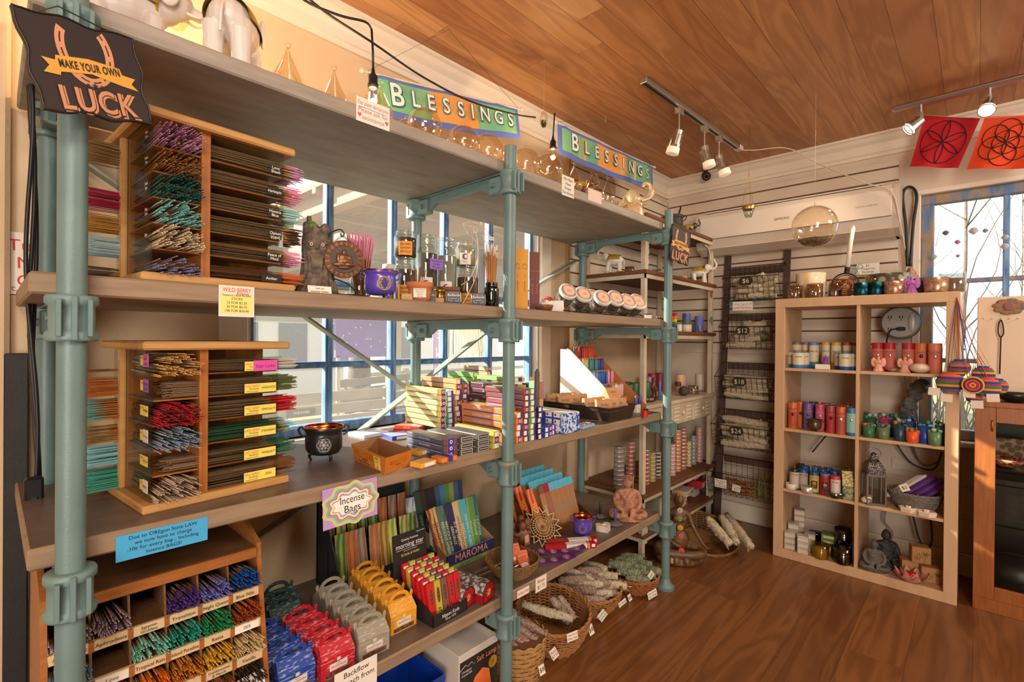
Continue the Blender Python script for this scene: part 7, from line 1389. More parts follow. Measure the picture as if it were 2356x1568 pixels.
# ================================================================ white steel shelf unit beyond the rack
UX0,UX1,UY0,UY1=2.49,3.43,1.345,1.725;CRM=mat('cream_steel','#cfc0a8',.5,c2='#b8a68c',scale=9,amt=.4,bump=.1);PLK=mat('rustic_plank','#7a4c28',.6,c2='#54321a',scale=6,stretch=(1.5,14,14),amt=.6,bump=.3)
unit=thing('steel_shelf_unit','cream steel frame shelf unit with rustic plank tops in the far corner','shelf unit',(3.0,1.53,0))
def up_(b,n,lab=None):o=b.build(n,unit,lab);o.location=(-3.0,-1.53,0);return o
for x in(UX0,UX1):
 for y in(UY0,UY1):b=MB();b.box((x-.014,y-.014,.04),(x+.014,y+.014,1.93),CRM,.002);b.cyl((x-.01,y,.02),(x+.01,y,.02),.02,flat('#3a3632'),n=14);up_(b,'post')
LV=[(.175,PLK),(.395,PLK),(.885,CRM),(1.302,PLK),(1.635,PLK),(1.945,PLK)]
for z,m in LV:b=MB();b.box((UX0-.03,UY0-.03,z-.022),(UX1+.03,UY1+.02,z),m,.003);up_(b,'shelf_board');b=MB();b.box((UX0-.02,UY0-.02,z-.045),(UX1+.02,UY0-.012,z-.022),CRM);b.box((UX0-.02,UY0-.02,z-.045),(UX0-.012,UY1,z-.022),CRM);up_(b,'shelf_rail')
for s,x in((1,UX0),(-1,UX1)):
 for z in(1.90,):b=MB();b.tube(spline([(x+s*.014,UY0,z-.10),(x+s*.025,UY0,z-.05),(x+s*.06,UY0,z-.02),(x+s*.11,UY0,z-.008)],5),.006,CRM,6);up_(b,'corner_gusset')
 b=MB();b.prism([(-.05,.30),(.05,.30),(.035,.22),(.025,.12),(-.025,.12),(-.035,.22)],-.003,.003,mat('steel_gusset','#b8b0a4',.5),M=frame((x,UY0-.018,0),(1,0,0),(0,0,1)))
 for q in((-.035,.28),(.035,.28),(-.02,.16),(.02,.16)):b.ell((x+q[0],UY0-.022,q[1]),.005,CRM,6,5)
 up_(b,'foot_bracket')
for i in range(3):
 x0=UX0+.02+i*.305;b=MB();b.box((x0,UY0-.018,.735),(x0+.295,UY0-.006,.860),CRM,.004)
 for sx in(.03,.20):
  for k in range(4):b.box((x0+sx,UY0-.023,.755+k*.024),(x0+sx+.065,UY0-.016,.766+k*.024),flat('#ddd0ba',.5),.003)
 d=up_(b,'drawer');q=MB();q.ell((x0+.147,UY0-.024,.80),(.014,.008,.013),flat('#d8cab4',.4),10,8);h_=q.build('drawer_pull',d)
def us(px,Y,z):return(xa(px,Y),Y,z)
Z5,Z4,Z3,Z2,Z1=1.635,1.302,.885,.395,.175
e_=elephant('white and gold elephant seen from behind on the second plank of the corner unit',us(1412,1.55,Z5),.155,WHT,GOLDR,1.9);elephant('white and gold elephant with raised trunk beside the small lucky sign',us(1606,1.40,Z5),.17,WHT,GOLDR,-1.15)
c=elephant('black elephant with a big gold medallion cloth on top of the corner unit',us(1582,1.42,1.945),.115,BLKR,GOLDR,-.9)
cauldron('matte black cauldron on top of the corner unit behind the farthest post',us(1547,1.42,1.945),.062,.095,mat('black_clay','#2e2926',.6),flat('#1c1816'),legs=False);b=MB();b.tube(spline([(0,0,0),(.004,0,.095),(.0,0,.13),(.015,0,.155),(.018,0,.175)],5),.009,BLKR,8,taper=lambda t:1-.5*t);b.solo('trunk_ornament','black raised trunk ornament poking out of the cauldron on the corner unit','figurine',us(1560,1.42,1.952))
def votive(name,label,p,r,h,m,wax=None,lab=None):
 rt=thing(name,label,'candle holder',p,facing(p));b=MB();b.shell([(r*.88,0),(r,h*.1),(r,h)],m,t=.002,n=24);b.build('cup',rt)
 if wax:b=MB();b.lathe([(r*.86,.004),(r*.93,h*.1),(r*.93,h*.72),(.001,h*.71)],flat(wax,.4),n=20);wx=b.build('wax',rt);b=MB();b.tube([(0,0,h*.7),(.001,0,h*.82)],.0008,INK,3);b.build('wick',wx)
 if lab:b=MB();b.box((-r*.5,-r-.001,h*.2),(r*.5,-r+.002,h*.6),flat(lab));b.build('paper_label',rt)
 return rt
MERC=mat('mercury_glass','#a08c78',.25,.6,c2='#6a5848',kind='voronoi',scale=120,bump=.5);GLIT=mat('glitter','#8a5a44',.3,.7,c2='#e0b898',kind='cell',scale=330,bump=1.,amt=.7)
votive('candle_cup','mottled mercury glass candle cup, left of two on the second plank',us(1447,1.52,Z5),.028,.05,MERC);votive('candle_cup','mottled mercury glass candle cup, right of two on the second plank',us(1470,1.56,Z5),.026,.046,MERC)
votive('candle_cup','clear tumbler candle with white wax on the second plank',us(1509,1.44,Z5),.028,.048,JG,'#e8dcd0');votive('candle_cup','low terracotta-coloured candle cup behind the farthest post',us(1530,1.46,Z5),.028,.035,flat('#b87858'),'#d8c8b0');votive('candle_cup','copper-coloured tealight cup under the small lucky sign',us(1570,1.42,Z5),.028,.038,flat('#c08868'),'#e0d0b8')
b=MB();b.box((-.016,-.004,0),(.016,.004,.17),flat('#e0d4c4'),.001)
for i in range(8):b.box((-.010,-.0048,.012+i*.019),(.010,-.004,.026+i*.019),flat(['#2a78b8','#1f5a9a','#d8b040'][i%3]))
b.solo('bookmark_strip','upright white strip patterned with blue and gold squares','strip',us(1489,1.36,Z5),.3)
pillar('glass_candle','tall blue and green painted jar candle atop the cream one',us(1579,1.44,Z4+.055),.027,.075,'#4a5a9a',band='#4a6a6a',bandz=(0,.35),top='#5a6ab0');votive('candle_cup','wide cream wax jar candle under the blue and green one',us(1579,1.44,Z4),.034,.053,flat('#e0d2bc',.4),'#e8dcc8');pillar('glass_candle','tall periwinkle jar candle with a sunflower label',us(1608,1.42,Z4),.029,.115,'#5a6cb8',band='#6474c0',bandz=(.05,.9));b=MB();b.box((-.012,-.0015,0),(.012,0,.035),flat('#d8b070'));b.ell((0,-.002,.018),(.008,.002,.008),flat('#e0a020'),8,6);b.solo('flower_sticker','yellow sunflower sticker on the periwinkle candle','sticker',Vector(us(1610,1.3895,Z4+.012)))
b=MB()
for i,c in enumerate(('#8a4a9a','#3a4aa0','#3a8a4a','#e0c030','#e08030','#c8202a')):b.box((-.013,-.013,i*.02),(.013,.013,.02+i*.02),flat(c,.4),.002)
b.tube([(0,0,.12),(0,0,.13)],.001,INK,3);b.solo('rainbow_candle','square rainbow striped candle beside the farthest post','candle',us(1551,1.40,Z4));votive('candle_cup','small white-labelled black-lidded jar by the rainbow candle',us(1562,1.42,Z4),.018,.05,flat('#e0d4c8'),'#2a2420')
for px,Y,rr,h,c,lab in((1409,1.58,.033,.115,'#5a3a8a','purple pillar candle at the back left above the drawers'),(1423,1.46,.031,.075,'#63418f','short purple pillar candle in front of the taller ones'),(1442,1.56,.033,.105,'#54357f','purple pillar candle beside the green ones'),(1447,1.42,.033,.115,'#2c5230','dark green pillar candle, left one'),(1459,1.44,.033,.115,'#2f5634','dark green pillar candle, middle one'),(1486,1.46,.033,.11,'#345c38','dark green pillar candle right of the white post'),(1492,1.58,.028,.12,'#a078a8','lilac pillar candle behind the green one'),(1501,1.64,.028,.13,'#a02a58','magenta pillar candle at the back'),(1519,1.64,.028,.13,'#8a1c30','deep red pillar candle at the back'),(1567,1.50,.034,.125,'#d8b48c','cream glass pillar candle right of the farthest post'),(1612,1.48,.033,.12,'#e2d2c0','white pillar candle at the right end above the drawers')):pillar('pillar_candle',lab,us(px,Y,Z3),rr,h,c)
b=MB();b.ell((0,0,.03),(.05,.035,.032),mat('stone_dark','#3a3430',.8,c2='#54483e',scale=30,bump=1.,amt=.5),14,8);b.ell((-.03,0,.045),(.022,.02,.022),mat('stone_dark'),10,6);b.solo('toad_statue','dark carved stone creature resting in front of the candles','figurine',us(1575,1.40,Z3),.3);votive('candle_cup','black and red patterned tealight cup on the dark stone creature',us(1561,1.42,Z3+.0625),.020,.028,flat('#5a1c20'),'#3a1014');votive('candle_cup','pierced bronze tealight globe above the right drawer',us(1596,1.40,Z3),.034,.055,mat('pierced','#5a4a3a',.4,.6,c2='#c8b090',kind='cell',scale=150,bump=1.),'#2a2018');b=MB();b.tube(spline([(0,0,0),(.012,0,.04),(-.008,0,.075),(.006,0,.11)],5),.017,BRNR,10,taper=lambda t:1-.35*t);b.ell((.006,0,.12),.014,BRNR);b.ell((.02,0,.06),.018,BRNR);b.solo('carved_figure','twisted brown wooden figure among the candles','figurine',us(1504,1.44,Z3));b=MB();b.lathe([(.03,0),(.06,.008),(.062,.011)],flat('#5a4638'),n=24,sy=.6)
for i in range(16):b.ell((random.uniform(-.04,.04),random.uniform(-.02,.02),.013),.007,flat(['#b8a080','#8a7050'][i%2]),6,5)
b.solo('pebble_dish','low brown dish of pebbles at the left above the drawers','dish',us(1495,1.40,Z3));b=MB();b.lathe([(.006,0),(.008,.004),(.008,.08),(.003,.1),(.0005,.104)],flat('#4a80c0',.4),n=10);b.lathe([(.028,-.02),(.03,-.01),(.02,.0)],STONE,n=16);b.solo('taper_candle','sky blue taper in a stone holder left of the farthest post','candle',us(1519,1.40,Z3+.021))
TS=STEEL
def tinstack(px,Y,z,n,r,h,c,lab,lid=True):
 x=xa(px,Y)
 for k in range(n):
  b=MB();b.lathe([(r,0),(r,h*.74),(r*1.03,h*.75),(r*1.03,h*.97),(r*.98,h),(.001,h-.001)],TS,n=22);b.build
  if c:
   V=[];m_=6
   for i in range(m_+1):t=-PI/2-.75+1.5*i/m_;V+=[((r+.0006)*math.cos(t),(r+.0006)*math.sin(t),h*.12),((r+.0006)*math.cos(t),(r+.0006)*math.sin(t),h*.66)]
   b.add(V,[(2*i,2*i+2,2*i+3,2*i+1)for i in range(m_)],flat(c,.5),True)
  b.solo('candle_tin','%s candle tin, %s of its stack'%(lab,ORD[k]if k<n-1 else 'topmost'),'tin',(x,Y,z+k*(h+.0003)),facing((x,Y,0)))
for a_ in((1427,1.50,9,.030,.026,None,'plain silver'),(1454,1.52,9,.028,.026,'#c05a48','brick-labelled silver'),(1487,1.43,8,.027,.025,'#b8452c','rust-labelled'),(1502,1.43,7,.025,.024,'#b8a820','lime-labelled'),(1515,1.44,7,.024,.022,'#4a4238','dark-labelled'),(1549,1.40,8,.024,.024,'#d88a80','pink-labelled'),(1561,1.42,11,.024,.024,'#d8701c','orange-labelled'),(1574,1.42,11,.023,.024,'#b8441c','burnt-orange-labelled'),(1587,1.42,7,.022,.024,'#d8b860','pale yellow-labelled'),(1598,1.42,8,.022,.024,'#7a9a80','sage green-labelled'),(1611,1.42,10,.024,.024,'#d89088','rose-labelled')):tinstack(a_[0],a_[1],Z2,*a_[2:])
for px,Y,z,w_,h,c,t,lab in((1512,1.44,Z1,.13,.115,'#9a9a84','','large greenish soap carton on the bottom plank'),(1561,1.42,Z1,.10,.05,'#b08a78','','beige carton at the bottom left of the pile'),(1574,1.42,Z1+.051,.14,.035,'#c0a890','Goats Milk','long multicoloured carton lettered Goats Milk'),(1592,1.45,Z1,.11,.05,'#a89888','','grey printed carton on the bottom plank'),(1606,1.42,Z1+.051,.09,.05,'#a8202a','','red printed carton on the grey one'),(1559,1.50,Z1+.09,.11,.06,'#3a2a5c','','dark purple carton at the top of the pile'),(1590,1.46,Z1+.102,.12,.05,'#5a2a24','','maroon carton on top of the pile')):
 b=MB();x=xa(px,Y);b.box((-w_/2,-.05,0),(w_/2,.05,h),flat(c,.5),.001);b.box((-w_*.42,-.0506,h*.12),(w_*.42,-.05,h*.78),flat('#c8bca8'));b.ell((w_*.3,-.0508,h*.4),(.01,.0008,.012),flat('#3a2a24'),8,6)
 if t:b.text(t,.02,INK,frame((-.01,-.0512,h*.45),(1,0,0),(0,0,1)),width=w_*.6)
 b.solo('soap_carton',lab,'box',(x,Y,z),.1)
b=MB();BP=flat('#1c1b1c',.35);b.cyl((0,0,0),(0,0,.36),.085,BP,n=30)
for k in range(14):b.tube(arc((0,0,.03+k*.018),.087,0,6.283,30,'xy')[:-1],.003,BP,5,closed=True)
b.lathe([(.087,.33),(.088,.36),(.07,.375),(.045,.37),(.001,.372)],flat('#2a2828',.25),n=30);b.text('Honeywell',.014,WLAB,frame((0,-.0895,.31),(1,0,0),(0,0,1)),width=.055);b.solo('air_purifier','black ribbed cylindrical air purifier beside the corner unit','air purifier',(3.535,1.42,0),facing((3.535,1.42,0)))
for px,py,m,lab in((1637,672,flat('#a8441c',.4),'small rust dragonfly ornament on the unit post'),(1638,735,flat('#7c8a5a',.6),'faded green flower ornament on the unit post')):
 p=at(px,py,y=1.325);b=MB()
 for k in range(4 if py<700 else 7):a=(k-.5)*.8+(PI if k>1 else 0)if py<700 else k*.9;b.ell((math.cos(a)*.016,0,math.sin(a)*.016),(.012,.002,.007),m,8,6)
 b.tube([(0,0,.012),(.004,0,-.04)],.003,m,5);b.solo('post_ornament',lab,'ornament',p)
# ================================================================ far wall
def ya(px,X,py=784):return at(px,py,x=X).y
def zx(px,py,X):return at(px,py,x=X).z
def atx(px,X,z):return Vector((X,ya(px,X),z))
ACW=flat('#ddd0c0',.35)
def air_con():
 y0,y1=.325,1.42;r=thing('air_conditioner','long white wall-mounted split air conditioner above the ladder','air conditioner',(3.58,(y0+y1)/2,1.84));O=(3.58,(y0+y1)/2,1.84);L=(y1-y0)/2
 b=MB();pr=[(0,0),(-.10,-.0),(-.175,.035),(-.205,.10),(-.205,.245),(-.185,.275),(-.10,.30),(0,.31)];b.prism([(x,z)for x,z in pr][::-1],-L,L,ACW,M=frame((0,0,0),(1,0,0),(0,0,1)));b.build('housing',r)
 for s in(-1,1):b=MB();b.prism([(x*1.01,z*1.005)for x,z in pr][::-1],-.012,.012,flat('#cfc0b0',.4),M=frame((0,s*L,0),(1,0,0),(0,0,1)));b.build('end_cap',r)
 b=MB();b.box((-.209,-L+.02,.100),(-.205,L-.02,.245),flat('#e4d8ca',.25),.001);b.box((-.2075,-L+.02,.096),(-.205,L-.02,.099),flat('#6a5a4e'));b.build('front_panel',r)
 for k in range(6):b=MB();t=k/5;b.box((-.175+.13*t-.007,-L+.07,.281+.027*t),(-.175+.13*t+.004,L-.05,.287+.027*t),flat('#e8dccc',.4));b.build('top_louver',r)
 b=MB();b.add([(-.186,-L+.06,.2765),(-.03,-L+.06,.3085),(-.03,L-.04,.3085),(-.186,L-.04,.2765)],[(0,1,2,3)],flat('#7a6a5a'));b.build('intake_grille',r)
 b=MB();b.box((-.187,-L+.04,.010),(-.12,L-.04,.016),flat('#d4c6b4'),M=RY(.45)@T3(.01,0,-.055));b.build('outlet_flap',r)
 b=MB();M=frame((-.2095,ya(1795,3.37)-O[1],zx(1795,503,3.37)-O[2]),(0,-1,0),(0,0,1));b.text('SAMSUNG',.022,flat('#3a3430'),M,width=.085);b.text('DIGITAL INVERTER',.013,flat('#6a6058'),M@T3(ya(1795,3.37)-ya(1990,3.37),.0,0),width=.10);b.build('print',r,'dark lettering SAMSUNG')
air_con()
SIL=metal_('#c4beb6',.4)
def spot_track():
 a,c=Vector((2.078,1.137,ZC-.012)),Vector((3.213,1.093,ZC-.012));d=(c-a).normalized();r=thing('track_light','grey ceiling track with three frosted glass spotlights','track light',a);L=(c-a).length;M=frame((0,0,0),d,(0,0,1))@RX(0)
 b=MB();b.box((0,-.012,-.018),(L,.012,.018),SIL,.002,M=frame((0,0,0),d,(0,0,1)));b.box((.01,-.0125,-.006),(L-.03,-.011,.006),INK,M=frame((0,0,0),d,(0,0,1)));b.box((L-.03,-.015,-.02),(L+.02,.014,.02),flat('#d8cec0'),.003,M=frame((0,0,0),d,(0,0,1)));b.build('rail',r)
 for px,hx,hy,aim in((1563,1560,322,(-.1,.28)),(1622,1621,365,(.1,-.22)),(1654,1656,378,(.12,-.28))):
  ratio=(px-1480)/(1700-1480);t=None
  best=min((abs((lambda q:1178+FPX*(q-Vector((0,0,EYE))).dot(_R)/(q-Vector((0,0,EYE))).dot(_F))(a+(c-a)*u/100)-px),u/100)for u in range(101))[1];q=(c-a)*best
  b=MB();b.box((-.022,-.016,-.045),(.022,.016,-.012),SIL,.002,M=T3(*q));b.cyl(q+Vector((0,0,-.04)),q+Vector((0,0,-.13)),.004,SIL,n=8);b.build('arm',r)
  h=q+Vector((0,0,-.125));dv=Vector((aim[0],aim[1],-1)).normalized();b=MB();b.cyl(h,h+dv*.075,.019,SIL,n=18);b.build('lamp_head',r);b=MB();M2=frame(h+dv*.035,dv,(1,0,0))@RY(PI/2);b.lathe([(.031,-.01),(.032,.055)],glass('shade_clear','#f0e6dc',.12,.7,.9,1.6),M=M2,n=20);b.lathe([(.032,.055),(.033,.085),(.031,.087),(.001,.080)],mat('frost','#f2dcc0',.5,emit=.25),M=M2,n=20);b.build('glass_shade',r)
spot_track()
def spot_bar():
 r=thing('spotlight_bar','brushed silver ceiling bar with two lit spotlights above the prayer flags','track light',(3.10,0,2.41));b=MB();b.box((-.025,-.75,-.012),(.025,.32,.012),SIL,.011);b.build('rail',r)
 for px,py,X,tgt in((2088,299,3.13,(2.95,.75,1.9)),(2270,254,3.13,(2.5,.1,1.6))):
  hd=at(px,py,x=X)-Vector((3.10,0,2.41));dv=(Vector(tgt)-(hd+Vector((3.10,0,2.41)))).normalized();b=MB();top=hd-dv*.07;b.cyl((0,top.y,0),(0,top.y,-.045),.006,SIL,n=8);b.cyl((0,top.y,-.04),top,.008,SIL,n=8);b.build('arm',r);b=MB();b.cyl(top,hd-dv*.01,.020,SIL,r1=.032,n=20);b.build('lamp_head',r)
  b=MB();b.cyl(hd-dv*.011,hd-dv*.009,.029,mat('spot_glow','#ffd79a',emit=30),n=20);b.tube([hd+(dv.orthogonal().normalized()*math.cos(a)+dv.cross(dv.orthogonal().normalized())*math.sin(a))*.031 for a in[2*PI*i/20 for i in range(20)]],.003,SIL,5,closed=True);b.build('lens',r,'glowing lens')
  light('spot_beam','SPOT',hd+Vector((3.10,0,2.41))+dv*.01,14,(1,.78,.52),.03,aim=tgt,spot=1.9)
spot_bar()
b=MB();pts=[at(1706,345,z=2.44),at(1740,345,z=2.43),at(1812,341,z=2.43),at(1880,375,x=3.40),at(1990,420,x=3.34),at(2050,440,x=3.34),at(2068,500,x=3.38),at(2085,600,x=3.55),at(2080,700,x=3.56)];b.tube(spline(pts,6),.0035,flat('#d8c8b4'),6);b.solo('white_cord','white electric cord running from the track end down past the air conditioner','cord')
p=at(1625,405,x=3.50);r=thing('security_camera','small black bullet security camera in the ceiling corner','camera',p,0);b=MB();d=(Vector((1.6,.3,1.2))-p).normalized();b.cyl((0,0,0),-d*.05,.026,flat('#1c1a1a',.4),n=20);b.cyl((0,0,0),d*.012,.030,flat('#1c1a1a',.4),n=20);b.build('housing',r);b=MB();o_=d.orthogonal().normalized();b.cyl(d*.012,d*.0135,.024,flat('#0a0a0a',.1),n=20)
for i in range(12):q=o_*math.cos(i*PI/6)+d.cross(o_)*math.sin(i*PI/6);b.ell(d*.014+q*.016,.0025,flat('#c8c0b8',.2),6,4)
b.build('lens',r);b=MB();b.cyl(-d*.02,Vector((.03,.0,.045)),.006,flat('#1c1a1a'),n=8);b.tube(spline([-d*.05,Vector((.05,.03,-.02)),Vector((.06,.09,.0)),Vector((.05,.10,.06))],5),.0025,flat('#d8c8b4'),5);b.build('bracket',r)
p=at(1722,487,x=2.9);b=MB();b.shell([(.018,-.03),(.022,-.02),(.033,.03)],JG,n=20);b.lathe([(.031,.012),(.034,.03),(.033,.032)],BRASS,n=20)
for a in(0,2.1,4.2):b.tube([(math.cos(a)*.033,math.sin(a)*.033,.03),(0,0,.22),(0,0,ZC-p.z-.02)],.0009,BRASS,4)
b.solo('hanging_votive','clear glass votive cup hanging on three brass chains','candle holder',p)
p=at(1874,521,x=2.75);R=47*per(p);r=thing('hanging_terrarium','large clear glass globe terrarium with pebbles hanging before the air conditioner','terrarium',p);b=MB();n=18;b.lathe([(math.sin(PI*j/n)*R+.0004,-math.cos(PI*j/n)*R)for j in range(n+1)],LG,n=30);b.tube(arc((0,0,R+.008),.008,0,6.283,12)[:-1],.0018,LG,5,closed=True);b.build('globe',r);b=MB();b.lathe([(.001,-R*.97),(R*.5,-R*.84),(R*.74,-R*.64),(R*.4,-R*.56),(.001,-R*.6)],mat('gravel','#8a7860',.8,c2='#4a4034',kind='cell',scale=170,amt=.7,bump=.6),n=20);b.ell((R*.1,0,-R*.52),(.02,.01,.006),flat('#8a5a20'),8,6);b.build('pebble_bed',r);b=MB();b.tube([(0,0,R+.014),(0,0,ZC-p.z)],.0006,flat('#d8c8b4'),3);b.build('thread',r)
LDW=mat('ladder_wood','#3c2a22',.6,c2='#523a2e',scale=8,stretch=(14,14,2),amt=.5);LY0,LY1=.905,1.225
def lx(z):return 3.565-(1.90-z)*.085
r=thing('ladder','dark brown wooden ladder leaning on the slatted wall','ladder',(3.5,1.06,0))
for y,yb in((LY0,.90),(LY1,1.275)):b=MB();b.prism([(-.018,0),(.018,0),(.018,1),(-.018,1)],-.012,.012,LDW);o=b.build('rail',r);top=Vector((lx(1.90),y,1.90));bot=Vector((lx(0),yb,0.0));d=top-bot;o.matrix_local=Matrix.Translation((-3.5,-1.06,0))@frame(bot,(0,1,0),d)@Matrix.Diagonal((1,d.length,1,1))
BZ=(1.755,1.43,1.10,.785,.475)
for z in BZ:b=MB();b.box((lx(z)-.012,LY0,z-.045),(lx(z)+.008,LY1+.02,z-.005),LDW,.002);o=b.build('rung',r);o.location=(-3.5,-1.06,0)
WIRE=mat('rust_wire','#5a4434',.5,.6,c2='#3a2e28',scale=30);CHALK=flat('#242120',.8)
for i,(z,t)in enumerate(zip(BZ,('$6','$12','$18','$24',None))):
 lab='wire basket of short sage bundles with a chalk $6 tag','wire basket of sage bundles with a chalk $12 tag','wire basket of long sage bundles with a chalk $18 tag','wire basket of thick sage wands with a chalk $24 tag','lowest wire basket on the ladder, holding palo santo sticks'
 xb=lx(z)-.014;w_,H=.345,.235;D=.155;r=thing('wire_basket',lab[i],'basket',(xb,1.075,z-H));yo=.012*i;y0,y1=-.17+yo*.3,.175+yo;b=MB()
 def P_(u,v):
  pf=[(0,H),(0,.0),(-D*.72,.0),(-D,H*.62)];s=v*3;k=min(int(s),2);f=s-k;return(pf[k][0]*(1-f)+pf[k+1][0]*f,y0+(y1-y0)*u,pf[k][1]*(1-f)+pf[k+1][1]*f)
 for k in range(12):b.tube([P_(k/11,v/9)for v in range(10)],.0014,WIRE,4)
 for v in range(0,13):b.tube([P_(0,v/12),P_(1,v/12)],.0014,WIRE,4)
 for u in(0,1):
  for k in range(1,5):f=k/5;b.tube([(0,P_(u,0)[1],H*f),(-D*(.72+.28*min(f/.62,1))if f<.62 else-D*(1-(f-.62)/.38),P_(u,0)[1],H*f)],.0014,WIRE,4)
 b.build('wire_mesh',r);b=MB();b.tube([P_(0,0),P_(1,0),P_(1,1),P_(0,1)],.003,WIRE,5,closed=True);b.build('rim',r)
 if t:b=MB();M=frame((-D-.006,(y0+y1)/2+.02,H*.50),(0,-1,0),(0,0,1));b.prism([(-.045,0),(-.036,.018),(-.028,.026),(.028,.026),(.036,.018),(.045,0),(.036,-.018),(.028,-.026),(-.028,-.026),(-.036,-.018)],0,.003,CHALK,M=M);b.text(t,.042,flat('#d8c88a'),M@T3(0,0,.0036));b.build('chalk_tag',r,'black chalk tag '+t)
 n=(12,12,12,10,12)[i];LG_=(.15,.19,.27,.29,.16)[i];rad=(.020,.022,.021,.026,.006)[i]
 pos=['frontmost low','front','middle low','middle','rear low','rear','left upper','right upper','topmost','crosswise','tilted','outer']
 for k in range(n):
  zz=z-H+rad+.006+(k//3)*rad*1.75;yy=1.075+yo*.6+(random.uniform(-.07,.07)if LG_<.2 else random.uniform(-.015,.015));xx=xb-.035-(k%3)*.036
  if i<4:smudge('%s sage bundle in the %s wire basket of the ladder'%(pos[k],['topmost','second','middle','fourth'][i]),(xx,yy,zz),LG_,rad,SAGE,(random.uniform(-.12,.12)if LG_>.2 else random.uniform(-.4,.4),1,random.uniform(-.08,.10)if k<6 or LG_>.2 else random.uniform(-.5,.6)),'#d8ccb0',3,seed=100+i*20+k)
  else:b=MB();b.box((-LG_/2,-.006,-.004),(LG_/2,.006,.004),mat('palo_santo','#b07038',.7,c2='#8a4e22',scale=20,amt=.5),.001);o=b.solo('palo_santo_stick','%s rust-coloured palo santo stick in the lowest ladder basket'%pos[k],'wood stick',(xx,1.11+random.uniform(-.04,.04),z-H+.012+k*.008));o.rotation_euler=(random.uniform(-.2,.2),random.uniform(-.4,.3),PI/2+random.uniform(-.5,.5))
note('price_card','white card reading Palo Santo sticks on the lowest ladder basket',(xb-.162,1.205,BZ[4]-.155),(0,-1,0),(0,0,1),.075,.055,['Palo Santo','Sticks','$2.00 each'],PAPER,cat='price tag');note('price_card','small white $12 card on black backing on the lowest ladder basket',(xb-.166,1.105,BZ[4]-.165),(0,-1,-.1),(0,0,1),.050,.042,['Tranquility','$12'],PAPER,cat='price tag')
b=MB()
for k in range(14):q=Vector((random.uniform(-.03,.03),random.uniform(-.05,.05),0));b.tube(spline([q,q+Vector((random.uniform(-.03,.03),random.uniform(-.03,.03),.06)),q+Vector((random.uniform(-.05,.05),random.uniform(-.05,.05),.13))],4),.004,mat('moss_twig','#6a6a34',.9,c2='#8a8a4a',scale=40),5)
b.solo('mossy_twigs','tangle of mossy green twigs at the right of the lowest ladder basket','twigs',(xb-.06,.985,BZ[4]-.225),kind='stuff')
note('bundle_sign','white and pink card tied with turquoise ribbon under the $6 basket',(3.36,1.11,1.475),(0,-1,0),(0,0,1),.125,.058,['White Sage & Sm','Bundled Tibet Meadow'],PAPER,[flat('#7a9ab0'),flat('#b83a4a')],'sign',extra=lambda b,M:[b.tube([M@Vector(q)for q in spline([(s*.06,.03,.001),(s*.075,.042,.004),(s*.085,.028,.004),(s*.06,.028,.002),(s*.10,.01,.004)],4)],.0016,flat('#2a9a9a'),4)for s in(-1,1)])
BIR=mat('birch','#d6b088',.5,c2='#cba47a',scale=3,stretch=(8,8,1),amt=.5);KX,KY0,KY1,KH=3.148,.058,.857,1.492;KD=.385
kal=thing('cube_shelf','birch eight-cube shelving unit against the far wall','shelf unit',(KX+KD/2,(KY0+KY1)/2,0));KO=(-(KX+KD/2),-(KY0+KY1)/2,0)
def kp(a,c,n):b=MB();b.box(a,c,BIR,.0015);o=b.build(n,kal);o.location=KO
kp((KX,KY0,KH-.05),(KX+KD,KY1,KH),'top_panel');kp((KX,KY0,0),(KX+KD,KY1,.05),'bottom_panel');kp((KX,KY0,.05),(KX+KD,KY0+.05,KH-.05),'side_panel');kp((KX,KY1-.05,.05),(KX+KD,KY1,KH-.05),'side_panel');YM=(KY0+KY1)/2
SH=[.05+.348*k for k in range(4)];kp((KX+.006,YM-.008,.05),(KX+KD,YM+.008,KH-.05),'divider')
for z in SH[1:]:kp((KX+.006,KY0+.05,z-.016),(KX+KD,YM-.008,z),'shelf_board');kp((KX+.006,YM+.008,z-.016),(KX+KD,KY1-.05,z),'shelf_board')
S4,S3,S2,S1=SH;TP=KH
def K(px,X,z):return(X,ya(px,X),z)
LEAF=mat('leaf_glass','#c8a060',.15,c2='#e8dcc8',scale=14,stretch=(1,1,.4),amt=.3);RIB=glass('ribbed_glass','#f0e2c8',.14,.9,.85)
def cup(px,X,z,r,h,m,lab,wax=None,ribs=0):
 p=K(px,X,z);rt=thing('glass_cup',lab,'candle holder',p,facing(p));b=MB();b.shell([(r*.86,0),(r*.95,h*.1),(r,h)],m,t=.0025,n=26)
 for k in range(ribs):a=2*PI*k/ribs;b.tube([(math.cos(a)*r*.92,math.sin(a)*r*.92,h*.06),(math.cos(a)*r,math.sin(a)*r,h*.95)],.0012,m,4)
 b.build('cup',rt)
 if wax:b=MB();b.lathe([(r*.84,.004),(r*.9,h*.7),(.001,h*.69)],flat(wax,.45),n=20);b.build('wax',rt)
TEALM=metal_('#1f5060',.35)
cup(1828,3.20,TP,.040,.078,RIB,'ribbed clear glass cup at the left end of the cube shelf top',None,18);cup(1874,3.20,TP,.040,.082,RIB,'ribbed clear glass cup, second from the left on the cube shelf top',None,18);cup(1864,3.33,TP,.078,.155,LEAF,'large glass vase with a gold leaf pattern behind the ribbed cups');cup(1920,3.24,TP,.036,.085,RIB,'plain clear tumbler in front of the round black candle plate')
